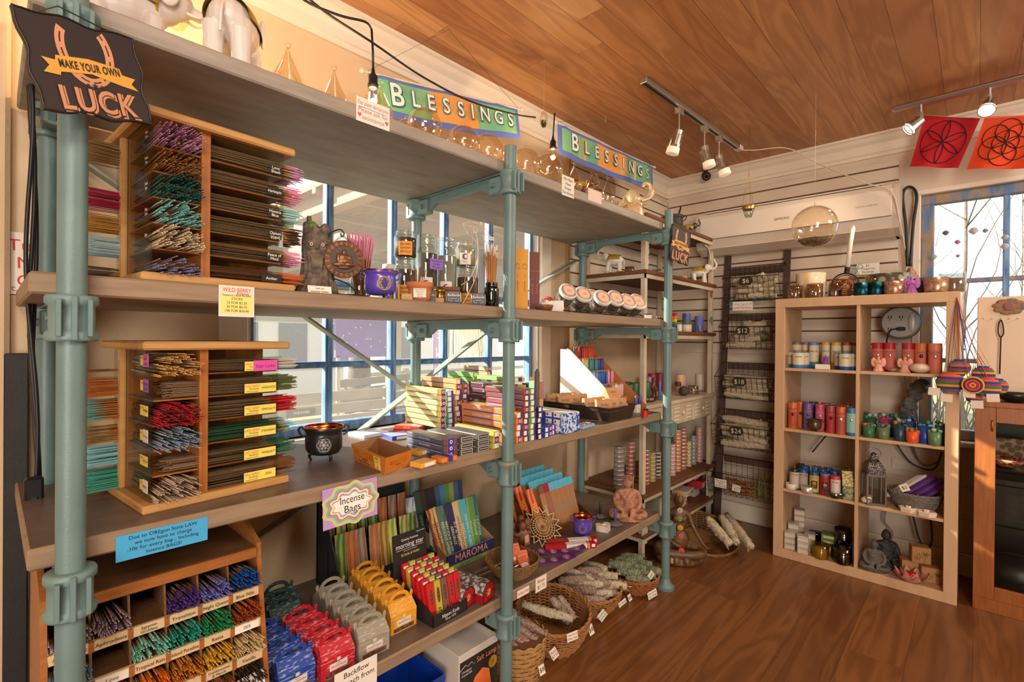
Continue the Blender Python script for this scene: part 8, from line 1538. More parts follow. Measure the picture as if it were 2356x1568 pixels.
cup(1982,3.21,TP,.040,.070,TEALM,'dark metallic teal cup, left of the pair on the cube shelf');cup(2016,3.21,TP,.038,.070,TEALM,'dark metallic teal cup, right of the pair on the cube shelf');cup(2009,3.33,TP,.040,.115,RIB,'clear glass cup behind the two teal cups');cup(2056,3.20,TP,.045,.068,GLIT,'copper glitter cup left of the pink angel candle');cup(2152,3.20,TP,.050,.074,GLIT,'copper glitter cup right of the pink angel candle','#3a2a24');cup(2120,3.27,TP,.038,.082,flat('#2c2e36',.3),'dark slate blue cup behind the pink angel candle');cup(2190,3.24,TP,.052,.098,JG,'wide clear glass of dried flowers at the right end of the cube shelf top','#9a6a5a')
b=MB();b.shell([(.085,0),(.098,.06),(.100,.125)],mat('mosaic','#b0a898',.3,.2,c2='#5a5248',kind='voronoi',scale=26,amt=.12),n=30);b.solo('mosaic_bowl','wide pale crackle mosaic bowl at the back of the cube shelf top','bowl',K(2044,3.38,TP))
b=MB();b.shell([(.045,0),(.060,.11)],mat('bark_basket','#b8702c',.6,c2='#8a4a1c',kind='check',scale=38),n=26,sy=.8);b.tube(arc((0,0,.11),.061,0,6.283,26,'xy')[:-1],.003,flat('#a8602a'),5,closed=True);b.solo('bark_basket','orange woven bark basket behind the white tall candle','basket',K(1938,3.36,TP))
def plate_candle():
 p=K(1943,3.235,TP);rt=thing('candle_plate','black round metal candle plate with a tall leaning white taper','candle holder',p,facing(p));b=MB();b.tube(arc((0,0,.070),.062,0,6.283,30)[:-1],.004,IRON,6,closed=True);b.lathe([(.03,0),(.03,.006)],IRON,n=16);b.tube([(0,0,0),(0,0,.012)],.006,IRON,6);b.cyl((.006,0,.130),(.010,0,.165),.013,IRON,n=14)
 for k in range(5):b.tube(arc((.0,0,.07),.012+.010*k,k*1.3,k*1.3+3.6,14),.0022,IRON,5)
 b.build('plate',rt);b=MB();b.tube([(.010,0,.16),(.022,0,.29),(.034,0,.375)],.0115,flat('#eadfd0',.4),10,taper=lambda t:1-.15*t);b.cyl((.034,0,.375),(.037,0,.392),.0098,flat('#eadfd0',.4),r1=.001,n=10);b.build('taper',rt,'tall white taper')
plate_candle()
note('jar_sign','handwritten white $3 card with a turquoise bow behind the teal cups',(3.40,ya(1995,3.40),zx(1995,618,3.40)),(0,-1,0),(0,0,1),.105,.060,['$3-','Tangerine','Beeswax'],PAPER,cat='sign',extra=lambda b,M:[b.tube([M@Vector(q)for q in spline([(-.05,.0,.002),(-.06+s*.02,.03,.006),(-.05+s*.03,.01,.006),(-.05,0,.002),(-.05+s*.012,-.035,.004)],4)],.0016,flat('#2a9aa8'),4)for s in(-1,1)])
def angel(px,X,z,h,c,lab):
 p=K(px,X,z);r=thing('angel_candle',lab,'candle',p,facing(p));m=mat('wax '+c,c,.4,sub=.05);b=MB();k=h;b.lathe([(.27*k,0),(.28*k,.04*k),(.20*k,.2*k),(.13*k,.5*k),(.15*k,.64*k),(.06*k,.72*k)],m,n=18,sy=.8,wob=lambda a,z:1+.07*math.sin(8*a));b.ell((0,0,.80*k),(.085*k,.085*k,.10*k),m,10,8)
 for s in(-1,1):b.ell((s*.23*k,.06*k,.55*k),(.15*k,.05*k,.28*k),m,12,8);b.tube([(s*.14*k,-.02*k,.62*k),(s*.15*k,-.14*k,.48*k),(0,-.17*k,.56*k)],.05*k,m,6)
 remesh(b,m,.022*k,1,'wax',r);b=MB();b.tube([(0,0,.88*k),(.01*k,0,1.0*k)],.0009,flat('#e8e0d0'),3);b.build('wick',r)
angel(2096,3.19,TP,.098,'#b868b4','orchid pink angel candle on top of the cube shelf')
GLD='#cfa65a'
for px,X,h,top,base,lab in((1834,3.33,.150,'#7a6a94',GLD,'tall cream-labelled pillar with a purple top, far left of the back row'),(1856,3.33,.150,'#8a6a9a',GLD,'tall cream-labelled pillar with a mauve top, second in the back row'),(1873,3.27,.150,'#5a8ab4','#4a8cc0','tall blue-topped cream-labelled pillar near the left group'),(1901,3.33,.152,'#c8a050',GLD,'tall gold-topped pillar behind the purple angel'),(1924,3.30,.150,'#d0a02c','#c8982c','tall yellow pillar right of the purple angel'),(1950,3.33,.150,'#b04a34',GLD,'tall red-topped pillar at the right of the back row'),(1963,3.35,.148,'#a8503a',GLD,'tall red-topped pillar partly hidden by the divider')):pillar('pillar_candle',lab+', top left cube',K(px,X,S1),.024,h,base,band='#dccfae',bandz=(.25,.88),txt=['','PEACE'],top=top)
for px,X,lab in((1822,3.26,'left short blue'),(1838,3.19,'front short blue'),(1852,3.24,'third short blue'),(1932,3.25,'fourth short blue'),(1946,3.19,'foremost right short blue'),(1963,3.22,'rightmost short blue')):pillar('pillar_candle',lab+'-based pillar with a cream label in the top left cube',K(px,X,S1),.030 if 'front' in lab or 'foremost' in lab else .024,.092,'#3f7ab0' if px<1900 else '#2450a0',band='#dccfae',bandz=(.22,.95),txt=['','ANGEL'],top='#5a9ac4')
b=MB();b.box((-.036,-.022,0),(.036,.022,.028),SEL,.003);pz=K(1893,3.18,S1);b.solo('selenite_block','pale stone block under the purple angel candle','block',pz,facing(pz));angel(1900,3.19,S1+.0285,.055,'#8a4a90','small purple angel candle on the stone block')
for px,X,c,lab in((2020,3.28,'#a81f34','dark red crystal-charm pillar, leftmost'),(2048,3.27,'#a81f34','dark red crystal-charm pillar, second'),(2090,3.27,'#a81f34','dark red crystal-charm pillar, third'),(2120,3.26,'#cc6c20','orange heart-charm pillar'),(2152,3.22,'#cf7a58','salmon crystal-charm pillar')):pillar('pillar_candle',lab+' in the top right cube',K(px,X,S1),.027,.150,c,band='#c86a58',bandz=(.08,.78),txt=['SERENITY'],charm='#b89a8a' if 'crystal' in lab else '#3a2a20')
angel(2022,3.19,S1,.088,'#e8a890','peach angel candle on the left of the top right cube');angel(2083,3.20,S1,.088,'#e8a890','peach angel candle in the middle of the top right cube')
b=MB();b.ell((0,0,.026),(.046,.040,.026),mat('pink_selenite','#dcc0ac',.35,sub=.3),20,12);b.solo('oval_stone','smooth pale pink oval stone holder in the top right cube','candle holder',K(2117,3.185,S1));b=MB();b.shell([(.015,0),(.028,.010),(.032,.018)],mat('shell_bowl','#8a6a58',.3,c2='#b89a80',scale=20),n=20,sy=.7);b.solo('shell_dish','small brown shell dish between the peach angels','dish',K(2053,3.19,S1))
for px,X,c,ch,lab in((1826,3.19,'#c8642a','#2e2420','orange heart-charm pillar at the front left'),(1844,3.27,'#c8702c','#2e2420','orange pillar behind the first'),(1861,3.22,'#6a5494','#5a4a6a','purple heart-charm pillar'),(1873,3.30,'#3a3068',None,'dark indigo pillar at the back'),(1889,3.22,'#c8506a','#d89aa0','pink heart-charm pillar'),(1902,3.29,'#c84a70',None,'rose pillar at the back'),(1914,3.19,'#b83a38','#1e1a1a','red pillar with a grey top'),(1937,3.17,'#c85a28','#e8d8c8','orange-topped crystal-charm pillar'),(1952,3.27,'#b8642c',None,'amber pillar at the back right'),(1961,3.17,'#2f6fa0','#a8c8d0','teal and blue crystal-charm pillar')):pillar('pillar_candle',lab+' in the second left cube',K(px,X,S2),.0235,.150,c,band={'#c8642a':'#b84a30','#6a5494':'#7a5a90','#c8506a':'#d06078','#b83a38':'#b03438','#c85a28':'#b05040','#2f6fa0':'#8ac0b0'}.get(c,c),bandz=(.12,.80),charm=ch,top='#6a6460' if 'grey' in lab else None)
cauldron('small bronze three-legged cauldron with a lid in the second left cube',K(1877,3.165,S2),.034,.066,mat('dark_bronze','#6a5646',.35,.7),flat('#3a2e28'))
random.seed(3)
for i,(px,X,h,c,lab)in enumerate(((2005,3.27,.12,'#2a5a3c','tall forest green'),(2002,3.18,.075,'#3a7048','short sage green'),(2035,3.18,.078,'#6a7a5a','short mottled green'),(2037,3.27,.125,'#a03a6a','tall magenta'),(2056,3.30,.12,'#1f4a6a','tall blue-green'),(2073,3.19,.105,'#2c4450','slate teal'),(2096,3.28,.12,'#3a4a8a','tall indigo'),(2102,3.17,.072,'#e0582a','short bright orange'),(2130,3.20,.110,'#1c4aa8','royal blue'),(2153,3.165,.082,'#5a7a52','front mossy green'),(2170,3.23,.120,'#24643c','tall emerald'))):
 p=K(px,X,S2);r=thing('chip_candle',lab+' chunky wax-chip candle in the second right cube','candle',p,facing(p));b=MB();m=mat('chip '+c,c,.35,bump=.8,bscale=60);b.lathe([(.021,0),(.026,h*.15),(.027,h*.78),(.001,h*.78)],m,n=18);b.build('wax',r);b=MB()
 for k in range(13):a=k*.9;b.ell((math.cos(a)*.020,math.sin(a)*.018,h*(.62+.34*random.random())),(.011,.006,.009),flat([c,'#4a8a5a','#9ac0b0',c,'#c86a3a' if i%2 else '#2a6a9a'][k%5]if i!=7 else['#d83a20','#e06a2a','#6a8a3a'][k%3],.35),6,5)
 b.tube(spline([(0,0,h*.8),(.006,0,h*1.0),(.018,0,h*1.03)],4),.0009,flat('#d8d0b8'),3);b.build('wax_chunk',r)
for px,X,c,t,bd,lab in((1831,3.19,'#1f1c1e','STONES','#c8b8a8','black pillar with a printed white wrapper'),(1852,3.21,'#1f4f94','MOON','#b8a898','blue pillar with a printed white wrapper'),(1877,3.19,'#22508c','TAROT','#d0b448','blue-topped pillar lettered TAROT'),(1902,3.19,'#a82430','','#a82430','red pillar with a grey-blue top'),(1926,3.18,'#b8404a','Angel','#dccabc','pink-topped pillar with a cream wrapper'),(1845,3.30,'#1c1a1e',None,None,'black pillar at the back left'),(1856,3.27,'#1a4a8c',None,None,'navy pillar behind the printed ones'),(1882,3.30,'#4a7a9c',None,None,'slate blue pillar at the back'),(1896,3.27,'#1c4c8c',None,None,'deep blue pillar at the back'),(1908,3.31,'#2a5590',None,None,'blue pillar farthest back'),(1923,3.27,'#245090',None,None,'blue pillar at the back right')):
 pillar('pillar_candle',lab+' in the third left cube',K(px,X,S3),.0235,.118 if X<3.25 else .125,c,band=bd,bandz=(.06,.84),txt=[t]if t else None,top='#5a7a8c' if 'grey-blue' in lab else None)
for px,c in((1877,'#3a5a4a'),(1902,'#2a3a5a')):q=MB();p=K(px,3.163,S3+.03);q.box((-.014,-.0005,0),(.014,0,.042),INK);q.ell((0,-.001,.028),(.010,.0006,.010),flat('#c87a3a'),10,6);q.box((-.009,-.001,.004),(.009,-.0005,.018),flat(c));q.solo('picture_label','small dark painted picture label on the %s'%('TAROT pillar' if px<1890 else 'red pillar'),'label',p,facing(p))
votive('candle_cup','low round pinkish stone tealight in the third left cube',K(1824,3.17,S3),.028,.034,SEL,'#e0c8b8');cup(1861,3.165,S3,.031,.036,STEEL,'silver tin candle with a gold label in the third left cube','#c8a888');b=MB();b.shell([(.030,0),(.045,.014),(.050,.034)],glass('green_glass','#7ac0a0',.2,.8,.8),n=24);b.solo('glass_bowl','rippled green glass bowl at the front of the third left cube','bowl',K(1925,3.17,S3))
b=MB();GT=mat('green_tin','#4a6a4a',.5,c2='#b8a878',kind='cell',scale=120);b.box((-.032,-.032,0),(.032,.032,.075),GT,.002);b.prism([(-.034,.075),(.034,.075),(.006,.150),(-.006,.150)],-.034,.034,mat('gold_lattice','#a89048',.4,.4,c2='#4a4a30',kind='cell',scale=160),M=frame((0,0,0),(1,0,0),(0,0,1)));b.tube(arc((0,0,.158),.007,0,6.283,10)[:-1],.0015,GT,4,closed=True);b.solo('small_lantern','green and gold pierced house lantern by the divider','lantern',K(1957,3.20,S3),.3)
def lantern():
 p=K(2014,3.20,S3);r=thing('metal_lantern','tall silver lantern with a pierced dome and glass door','lantern',p,facing(p)+.3);m=metal_('#8a8480',.35);PI_=mat('pierced_silver','#9a9490',.3,.7,c2='#2a2624',kind='cell',scale=190,bump=.8);b=MB();w_=.040
 for x,y in((-1,-1),(1,-1),(1,1),(-1,1)):b.box((x*w_-.004,y*w_-.004,.01),(x*w_+.004,y*w_+.004,.155),m)
 b.box((-w_-.006,-w_-.006,0),(w_+.006,w_+.006,.012),m,.002);b.box((-w_-.004,-w_-.004,.150),(w_+.004,w_+.004,.160),m);b.box((-.022,-w_-.002,.02),(-.018,-w_+.002,.15),m);b.box((.018,-w_-.002,.02),(.022,-w_+.002,.15),m);b.build('frame',r);b=MB()
 for x,y in((0,-1),(1,0),(0,1),(-1,0)):b.box((-w_ if x==0 else x*w_-.0005,-w_ if y==0 else y*w_-.0005,.012),(w_ if x==0 else x*w_+.0005,w_ if y==0 else y*w_+.0005,.15),CASEG)
 b.build('glass_panel',r);b=MB();b.lathe([(.056,.16),(.055,.19),(.042,.215),(.022,.235),(.016,.262),(.004,.27)],PI_,n=4,smooth=False,M=RZ(PI/4));b.build('dome',r);b=MB();b.tube(arc((0,0,.262),.030,0,6.283,18)[:-1],.0022,m,5,closed=True);b.build('ring_handle',r);b=MB();b.tube(spline([(.024,-w_-.004,.075),(.032,-w_-.010,.085),(.026,-w_-.010,.095)],4),.002,m,5);b.build('latch',r)
lantern()
BP_=K(2108,3.26,S3);basket('grey wicker basket of violet and white tapers with a $3 tag',BP_,.105,.065,.085,WKG,20,tr=.0024,sx=.95,sy=1.05)
for i in range(12):b=MB();c='#d8cabc' if i<3 else['#4a2a70','#5a3480','#6a3f8c'][i%3];b.cyl((-.10,0,0),(.10,0,0),.0095,flat(c,.35),n=12);b.cyl((.10,0,0),(.112,0,0),.0095,flat(c,.35),r1=.003,n=12);o=b.solo('dinner_taper','%s taper candle, %s across the grey wicker basket'%('white' if i<3 else 'violet',['first','second','third','fourth','fifth','sixth','seventh','eighth','ninth','tenth','eleventh','last'][i]),'candle',(BP_[0]+.02,BP_[1]+.055-.013*i,S3+.095+.004*(i%3)));o.rotation_euler=(0,-.55,-.85)
note('price_tag','white $3 tag with a turquoise string on the grey wicker basket',(3.155,ya(2085,3.155),zx(2085,1122,3.155)),(.1,-1,.5),(0,.4,1),.036,.036,['$3'],PAPER,cat='price tag')
b=MB();b.ell((0,0,.018),(.030,.026,.018),WAXW,12,8)
for k in range(5):b.tube([(-.02+.01*k,0,.022),(-.028+.013*k,-.01,.040),(-.020+.011*k,-.022,.034)],.0055,WAXW,6)
b.solo('hand_dish','white cupped hands dish in front of the silver lantern','dish',K(1998,3.175,S3))
for px,X,lab in((2094,3.17,'white hexagonal tealight dish, left of two by the basket'),(2136,3.158,'white hexagonal tealight dish, right of two by the basket')):b=MB();b.lathe([(.038,0),(.042,.022),(.034,.024),(.012,.018),(.012,.030),(.001,.030)],WAXW,n=6,smooth=False);b.solo('tealight_dish',lab,'dish',K(px,X,S3),.3)
def sqtin(px,X,z,lab):p=K(px,X,z);rt=thing('square_tin',lab,'tin',p,.2);b=MB();b.box((-.027,-.027,0),(.027,.027,.024),flat('#d0c4b0',.5),.003);b.build('body',rt);b=MB();b.box((-.0285,-.0285,.023),(.0285,.0285,.033),STEEL,.004);b.build('lid',rt);
for px,X,n,w_ in((1822,3.19,3,'front left'),(1852,3.17,3,'front right'),(1830,3.25,4,'middle'),(1844,3.32,6,'tall rear'),(1868,3.24,3,'right-hand')):
 for k in range(n):sqtin(px,X,S4+k*.0335,'square silver-lidded tin, %s of the %s stack'%(ORD[k]if k<n-1 else 'topmost',w_))
for k in range(2):b=MB();b.lathe([(.033,0),(.033,.034),(.035,.035),(.035,.046),(.001,.047)],metal_('#4a4644',.3),n=20);b.solo('round_tin','round black-banded tin, %s of two behind the yellow candle'%['lower','upper'][k],'tin',K(1882,3.30,S4+k*.0475))
for k in range(4):b=MB();b.box((-.035,-.035,0),(.035,.035,.028),mat('green_box','#4a6a34',.5,c2='#6a8a4a',scale=20,amt=.5),.001);b.box((-.0357,-.025,.008),(-.035,.025,.02),flat('#c8c090'));b.solo('green_soap_box','square green and brown soap box, %s of the stack beside the black candles'%(ORD[k]if k<3 else 'topmost'),'box',K(1912,3.27,S4+k*.0285),.15)
cup(1893,3.17,S4,.042,.078,glass('yellow_glass','#f4e8b0',.06,.6,.92),'faceted glass with yellow wax at the front of the bottom left cube','#c8a83c');cup(1914,3.26,S4,.036,.070,glass('yellow_glass'),'second yellow wax glass behind the first','#c0b048');BG=glass('black_glass','#1a1412',.1,.6,.25);cup(1944,3.175,S4,.043,.088,BG,'black glass candle at the front of the bottom left cube','#1e1612');cup(1945,3.24,S4,.043,.086,BG,'lower black glass candle behind the front one','#1e1612');cup(1945,3.24,S4+.0875,.042,.080,BG,'upper black glass candle stacked on the rear one','#2a1e16')
GS=mat('grey_statue','#6e665e',.7,c2='#4a4540',scale=26,amt=.5,bump=.4);DS=mat('dark_statue','#3a3633',.6,c2='#2a2725',scale=26,amt=.5)
p=Vector(K(2017,3.20,S4));buddha('grey stone seated Buddha at the front of the bottom right cube',p,.165,GS,facing(p,.1));p=Vector(K(2044,3.30,S4));buddha('darker seated Buddha standing behind the grey one',p,.205,DS,facing(p,.5))
HB=mat('honey_box','#b88a50',.6,c2='#a87840',scale=6)
for px,X,z,w_,h,lab in((2105,3.27,S4,.10,.080,'left honey-coloured soap box at the bottom of the pile'),(2148,3.25,S4,.09,.075,'right honey-coloured soap box at the bottom of the pile'),(2122,3.26,S4+.0805,.078,.082,'honeycomb-printed soap box on top of the pile')):
 p=K(px,X,z);b=MB();b.box((-w_/2,-.03,0),(w_/2,.03,h),HB,.003)
 for k in range(5):b.tube([(-w_*.3+.011*(k%3)+.006*math.cos(a),-.031,h*.3+.011*(k//2)+.006*math.sin(a))for a in[2*PI*j/6 for j in range(6)]],.0008,flat('#4a2a12'),3,closed=True)
 for k in range(6):b.tube([(w_*.2,-.031,h*.62),(w_*.2+.017*math.cos(k*1.05),-.031,h*.62+.012*math.sin(k*1.05))],.0018,flat('#4a6a3a'),4)
 b.tube([(w_*.2,-.031,h*.62),(w_*.15,-.031,h*.1)],.0009,flat('#8a3a20'),3);b.solo('soap_carton',lab,'box',p,facing(p,.25))
def lotus():
 p=K(2103,3.175,S4);r=thing('lotus_candle','pink ceramic lotus holder with a red candle','candle holder',p,facing(p));m=mat('pink_ceramic','#cf8878',.3,c2='#dc9c8c',scale=8,clear=.3)
 for ring,(n,R,h,tl)in enumerate(((6,.028,.054,.35),(8,.047,.044,.8))):
  for k in range(n):
   b=MB();a=2*PI*k/n+ring*.4;V=[]
   for j in range(5):
    t=j/4;w_=.023*math.sin(PI*min(.25+t*.75,.98));rr=R*.4+R*1.15*t**.8;z=.004+h*t**1.5;c_=Vector((math.cos(a),math.sin(a),0));s_=Vector((-math.sin(a),math.cos(a),0))
    for q in(-1,0,1):V.append(c_*(rr-(0.004 if q==0 else 0)*-1)+s_*(q*w_)+Vector((0,0,z+(.003 if q else 0))))
   b.add([tuple(v)for v in V],[(j*3+i,j*3+i+1,j*3+4+i,j*3+3+i)for j in range(4)for i in range(2)],m,True);b.build('petal',r)
 b=MB();b.lathe([(.018,0),(.026,.006),(.001,.008)],m,n=16);b.build('base',r);b=MB();b.lathe([(.018,.008),(.019,.046),(.001,.047)],flat('#a8181c',.3),n=16);b.build('wax',r)
lotus()
p=Vector((3.50,ya(2072,3.50),zx(2072,742,3.50)));r=thing('cord_reel','round grey extension cord reel with outlets hanging behind the cube shelf','cord reel',p);b=MB();GR=mat('reel_grey','#8a8682',.4,.3);b.cyl((.03,0,0),(-.025,0,0),.092,flat('#1c1b1c'),n=36);b.cyl((-.025,0,0),(-.042,0,0),.090,GR,r1=.080,n=36);b.build('drum',r);b=MB();b.ell((-.042,-.052,0),(.008,.018,.055),flat('#a8a29c',.3),10,8);b.build('handle',r);b=MB()
for y,z in((.045,.03),(-.005,.03),(.045,-.035)):b.box((-.0445,y-.008,z-.008),(-.042,y-.004,z+.008),INK);b.box((-.0445,y+.004,z-.008),(-.042,y+.008,z+.008),INK);b.ell((-.043,y,z-.016),.003,INK,6,4)
b.box((-.062,-.025,-.045),(-.042,.012,-.025),INK,.004);b.build('outlet',r);b=MB();b.tube(spline([(-.055,.012,-.035),(-.06,.04,-.045),(-.05,.055,-.09),(-.02,.06,-.12)],5),.004,INK,6);b.build('plug_cord',r)
def cableW(pts,c,rad,lab):b=MB();b.tube(spline([Vector((X,ya(px,X),zx(px,py,X)))for px,py,X in pts],7),rad,flat(c,.5),6);b.solo('hanging_cable',lab,'cable')
cableW([(2086,612,3.50),(2081,520,3.53),(2073,450,3.55),(2088,430,3.56),(2105,450,3.55),(2098,520,3.53),(2092,612,3.50)],'#1e1d1d',.0075,'thick black cable loop hung on a wall hook above the glitter cups');cableW([(2062,640,3.52),(2064,690,3.52),(2070,712,3.52)],'#1e1d1d',.005,'short black cable above the cord reel');cableW([(2080,855,3.50),(2090,900,3.50),(2112,960,3.52),(2105,1030,3.54),(2130,1070,3.55),(2165,1060,3.55)],'#6a6460',.0045,'grey cable coiling down behind the second right cube');cableW([(2065,1020,3.53),(2100,1065,3.54),(2150,1080,3.55),(2170,1040,3.55)],'#1e1d1d',.004,'black cable sagging behind the wicker basket');cableW([(2105,1185,3.5),(2120,1240,3.5),(2138,1262,3.5),(2150,1240,3.5),(2145,1190,3.5)],'#3a3634',.005,'dark cable loop behind the bottom right cube');cableW([(2042,1175,3.54),(2040,1200,3.54),(2058,1225,3.54),(2055,1250,3.54)],'#8a837c',.004,'pale cable behind the dark Buddha');cableW([(1872,1040,3.5),(1892,1015,3.5),(1905,1000,3.5)],'#1e1d1d',.004,'short black cable behind the third left cube')
b=MB();V=MB()
for k in range(15):t=k/14;q=Vector((3.45,ya(2120-50*t,3.45),zx(2120-50*t,880+110*t,3.45)));b.ell(q+Vector((random.uniform(-.01,.01),random.uniform(-.012,.012),0)),(.028,.034,.022),mat('grey_cloth','#7a7670',.8,c2='#4a4744',scale=24,amt=.4,bump=.6),8,6)
b.solo('cloth_cord_cover','crumpled grey fabric cord cover hanging behind the second right cube','cord cover')
b=MB();p=(3.44,ya(2093,3.44),zx(2093,628,3.44));b.lathe([(.045,-.055),(.045,-.02),(.02,.03),(.008,.05)],mat('glitter'),n=4,smooth=False);b.solo('scoop_ornament','brown triangular glittery ornament hanging from the black cable loop','ornament',(p[0],p[1],p[2]-.02))
b=MB();b.box((-.004,-.06,-.035),(0,.06,.035),flat('#cfc2b0',.4),.002);b.solo('wall_outlet','cream wall outlet plate behind the silver lantern','outlet',(3.592,ya(2085,3.59),.55))
hk=Vector((3.135,KY0+.012,KH-.03));YC=['#c8503a','#2a7a8a','#5a2a7a','#e09a2a','#3a7a3a','#b02a6a','#1f4a8a','#e0642a']
for i,(px,py,X,s,lab)in enumerate(((2185,880,3.10,.052,'striped crochet pouch hanging lowest left, beside its paper tag'),(2208,845,3.13,.040,'purple crochet pouch behind the striped one'),(2238,885,3.08,.040,'round yellow-edged spiral crochet pouch in the middle'),(2262,862,3.12,.042,'red and pink crochet pouch at the back'),(2273,890,3.09,.046,'green and magenta striped crochet pouch'),(2296,888,3.13,.036,'rightmost purple and green crochet pouch'),(2240,912,3.12,.030,'small multicolour crochet pouch hanging lowest'))):
 p=at(px,py,x=X);r=thing('crochet_pouch',lab,'pouch',p);b=MB()
 for k in range(9):
  t=(k-4)/4.6;q=s*math.sqrt(max(.05,1-t*t));m=mat('yarn '+YC[(k+i*2)%8],YC[(k+i*2)%8],.95,bump=.8,bscale=300,c2=YC[(k+i*2)%8]);b.lathe([(q*.96,-s*.13),(q*1.0,0),(q*.96,s*.13)],m,c=(0,0,t*s*.95),n=18,sy=1,sx=.45)
 b.ell((0,0,0),(s*.42,s*.9,s*.9),mat('yarn '+YC[i],YC[i],.95,bump=.8,bscale=300,c2=YC[i]),14,10)
 if i==2:
  for k in range(5):b.tube([(-s*.5,math.cos(a)*s*(.9-.17*k),math.sin(a)*s*(.9-.17*k))for a in[2*PI*j/24 for j in range(24)]],s*.09,mat('yarn '+['#e0a62a','#5a2a7a','#e0642a','#b02a6a','#e0a62a'][k],['#e0a62a','#5a2a7a','#e0642a','#b02a6a','#e0a62a'][k],.95),6,closed=True)
 b.build('knitted_body',r);b=MB();b.tube(spline([(0,0,s*.8),(hk-p)*.5+Vector((0,0,-.01)),hk-p],6),.0016,flat(YC[(i*3+4)%8],.9),4);b.tube(spline([(0,.008,s*.8),(hk-p)*.5+Vector((0,.012,-.02)),hk-p],6),.0016,flat(YC[(i*3+2)%8],.9),4);b.build('drawstring',r)
for i,(px,py)in enumerate(((2149,900),(2178,915),(2230,905),(2248,930),(2285,915))):p=at(px,py,x=3.06);note('paper_tag','blank cream paper tag, %s of the five under the crochet pouches'%['first','second','third','fourth','last'][i],p,(0,-1,.04*(i-2)),(0,0,1),.042,.036,[],flat('#e4d4c0'),cat='tag')
def oak_case():
 X0,Y1,H=3.185,.004,.975;Y0=-.62;D=.36;OK=mat('oak_case','#a8642c',.4,c2='#84481c',scale=5,stretch=(16,16,1.5),amt=.6,bump=.15);r=thing('display_cabinet','oak framed glass display cabinet at the right edge of the photo','cabinet',(X0,Y1,0));BKW=flat('#151313',.3)
 def B(a,c,n,m=OK,bev=.002):b=MB();b.box((a[0],a[1],a[2]),(c[0],c[1],c[2]),m,bev);return b.build(n,r)
 W_=Y0-Y1;B((0,0,H-.025),(D,W_,H),'top_board');B((0,0,0),(D,W_,.06),'base');B((0,-.0,.06),(.02,-.072,H-.025),'door_stile');B((0,W_,.06),(.02,W_+.06,H-.025),'door_stile');B((0,-.072,H-.095),(.02,W_+.06,H-.025),'door_rail');B((0,-.072,.06),(.02,W_+.06,.12),'door_rail');B((.02,0,.06),(D,-.015,H-.025),'side_panel');B((D-.01,-.015,.06),(D,W_,H-.025),'back_panel',BKW,0)
 B((.008,-.07,.12),(.012,W_+.06,H-.095),'glass_door',CASEG,0)
 for z in(.66,.38):B((.03,-.015,z),(D-.012,W_,z+.006),'glass_shelf',glass('shelf_glass','#b8d8c8',.1,.7,.9),0)
 b=MB();b.tube([(-.004,-.060,.84),(-.012,-.060,.85),(-.012,-.060,.88),(-.004,-.060,.89)],.003,BRASS,5);b.build('hinge',r)
 def put(n,lab,cat,b,px,X,z):p=(X,ya(px,X),z);return b.solo(n,lab,cat,p)
 b=MB();b.shell([(.025,0),(.055,.022),(.075,.045)],mat('red_bowl','#a01f22',.3,c2='#d8b890',kind='cell',scale=60,clear=.4),n=26);put('painted_bowl','red flower-painted bowl on the upper glass shelf','bowl',b,2318,3.27,.6665)
 b=MB();b.box((-.01,-.07,0),(.01,.07,.12),mat('carved_block','#6a4a34',.5,c2='#b89a78',kind='voronoi',scale=34,amt=.2),.004);put('carved_plaque','brown carved flower plaque at the back of the upper shelf','plaque',b,2335,3.40,.6665)
 for k,(z,h)in enumerate(((.3865,.19),(.577,.03))):b=MB();b.box((-.05,-.12,0),(.10,.10,h),mat('black_lacquer','#181615',.3,clear=.5),.004);b.box((-.051,-.05,h*.15),(-.05,.05,h*.8),mat('carved_dark','#3a2620',.4,c2='#1a1210',scale=40,bump=.8));put('jewellery_chest',['black lacquer jewellery chest on the lower glass shelf','flat black lacquer box on top of the chest'][k],'box',b,2352,3.33,z)
 b=MB();b.ell((0,0,.09),(.10,.15,.09),flat('#1a1819',.35),20,12);b.ell((-.06,-.06,.05),(.05,.09,.05),flat('#222021',.35),14,8);put('black_bag','rounded black leather bag at the bottom of the oak cabinet','bag',b,2345,3.36,.0605)
oak_case()
p=(3.33,ya(2345,3.33),.976);b=MB();b.box((-.004,-.16,0),(.004,.14,.33),flat('#e0c8aa',.5),.004);yb=ya(2248,3.33)-p[1];b2=MB();b2.box((-.004,-.30,0),(.004,yb,zx(2300,682,3.33)-.976),flat('#dcc4a6',.5),.004);r=thing('necklace_board','cream necklace display board with small pegs and a mandala sticker on the oak cabinet','display board',p);b2.build('panel',r)
b=MB();q=at(2322,705,x=3.322)-Vector(p)
for k in range(8):a=k*PI/4+.2;b.ell((q.x-.002,q.y+math.cos(a)*.035,q.z+math.sin(a)*.026),(.0015,.026,.014),mat('mandala','#5a6a5a',.7,c2='#a86a4a',kind='cell',scale=120),10,6,M=None)
b.ell((q.x-.004,q.y,q.z),(.0015,.022,.02),flat('#8a5a4a'),10,6);b.build('mandala_sticker',r)
for px in(2263,2283,2303,2322,2342):b=MB();q=at(px,733,x=3.326)-Vector(p);b.tube([q,q+Vector((-.02,0,0)),q+Vector((-.022,0,.008))],.0016,STEEL,4);b.build('peg',r)
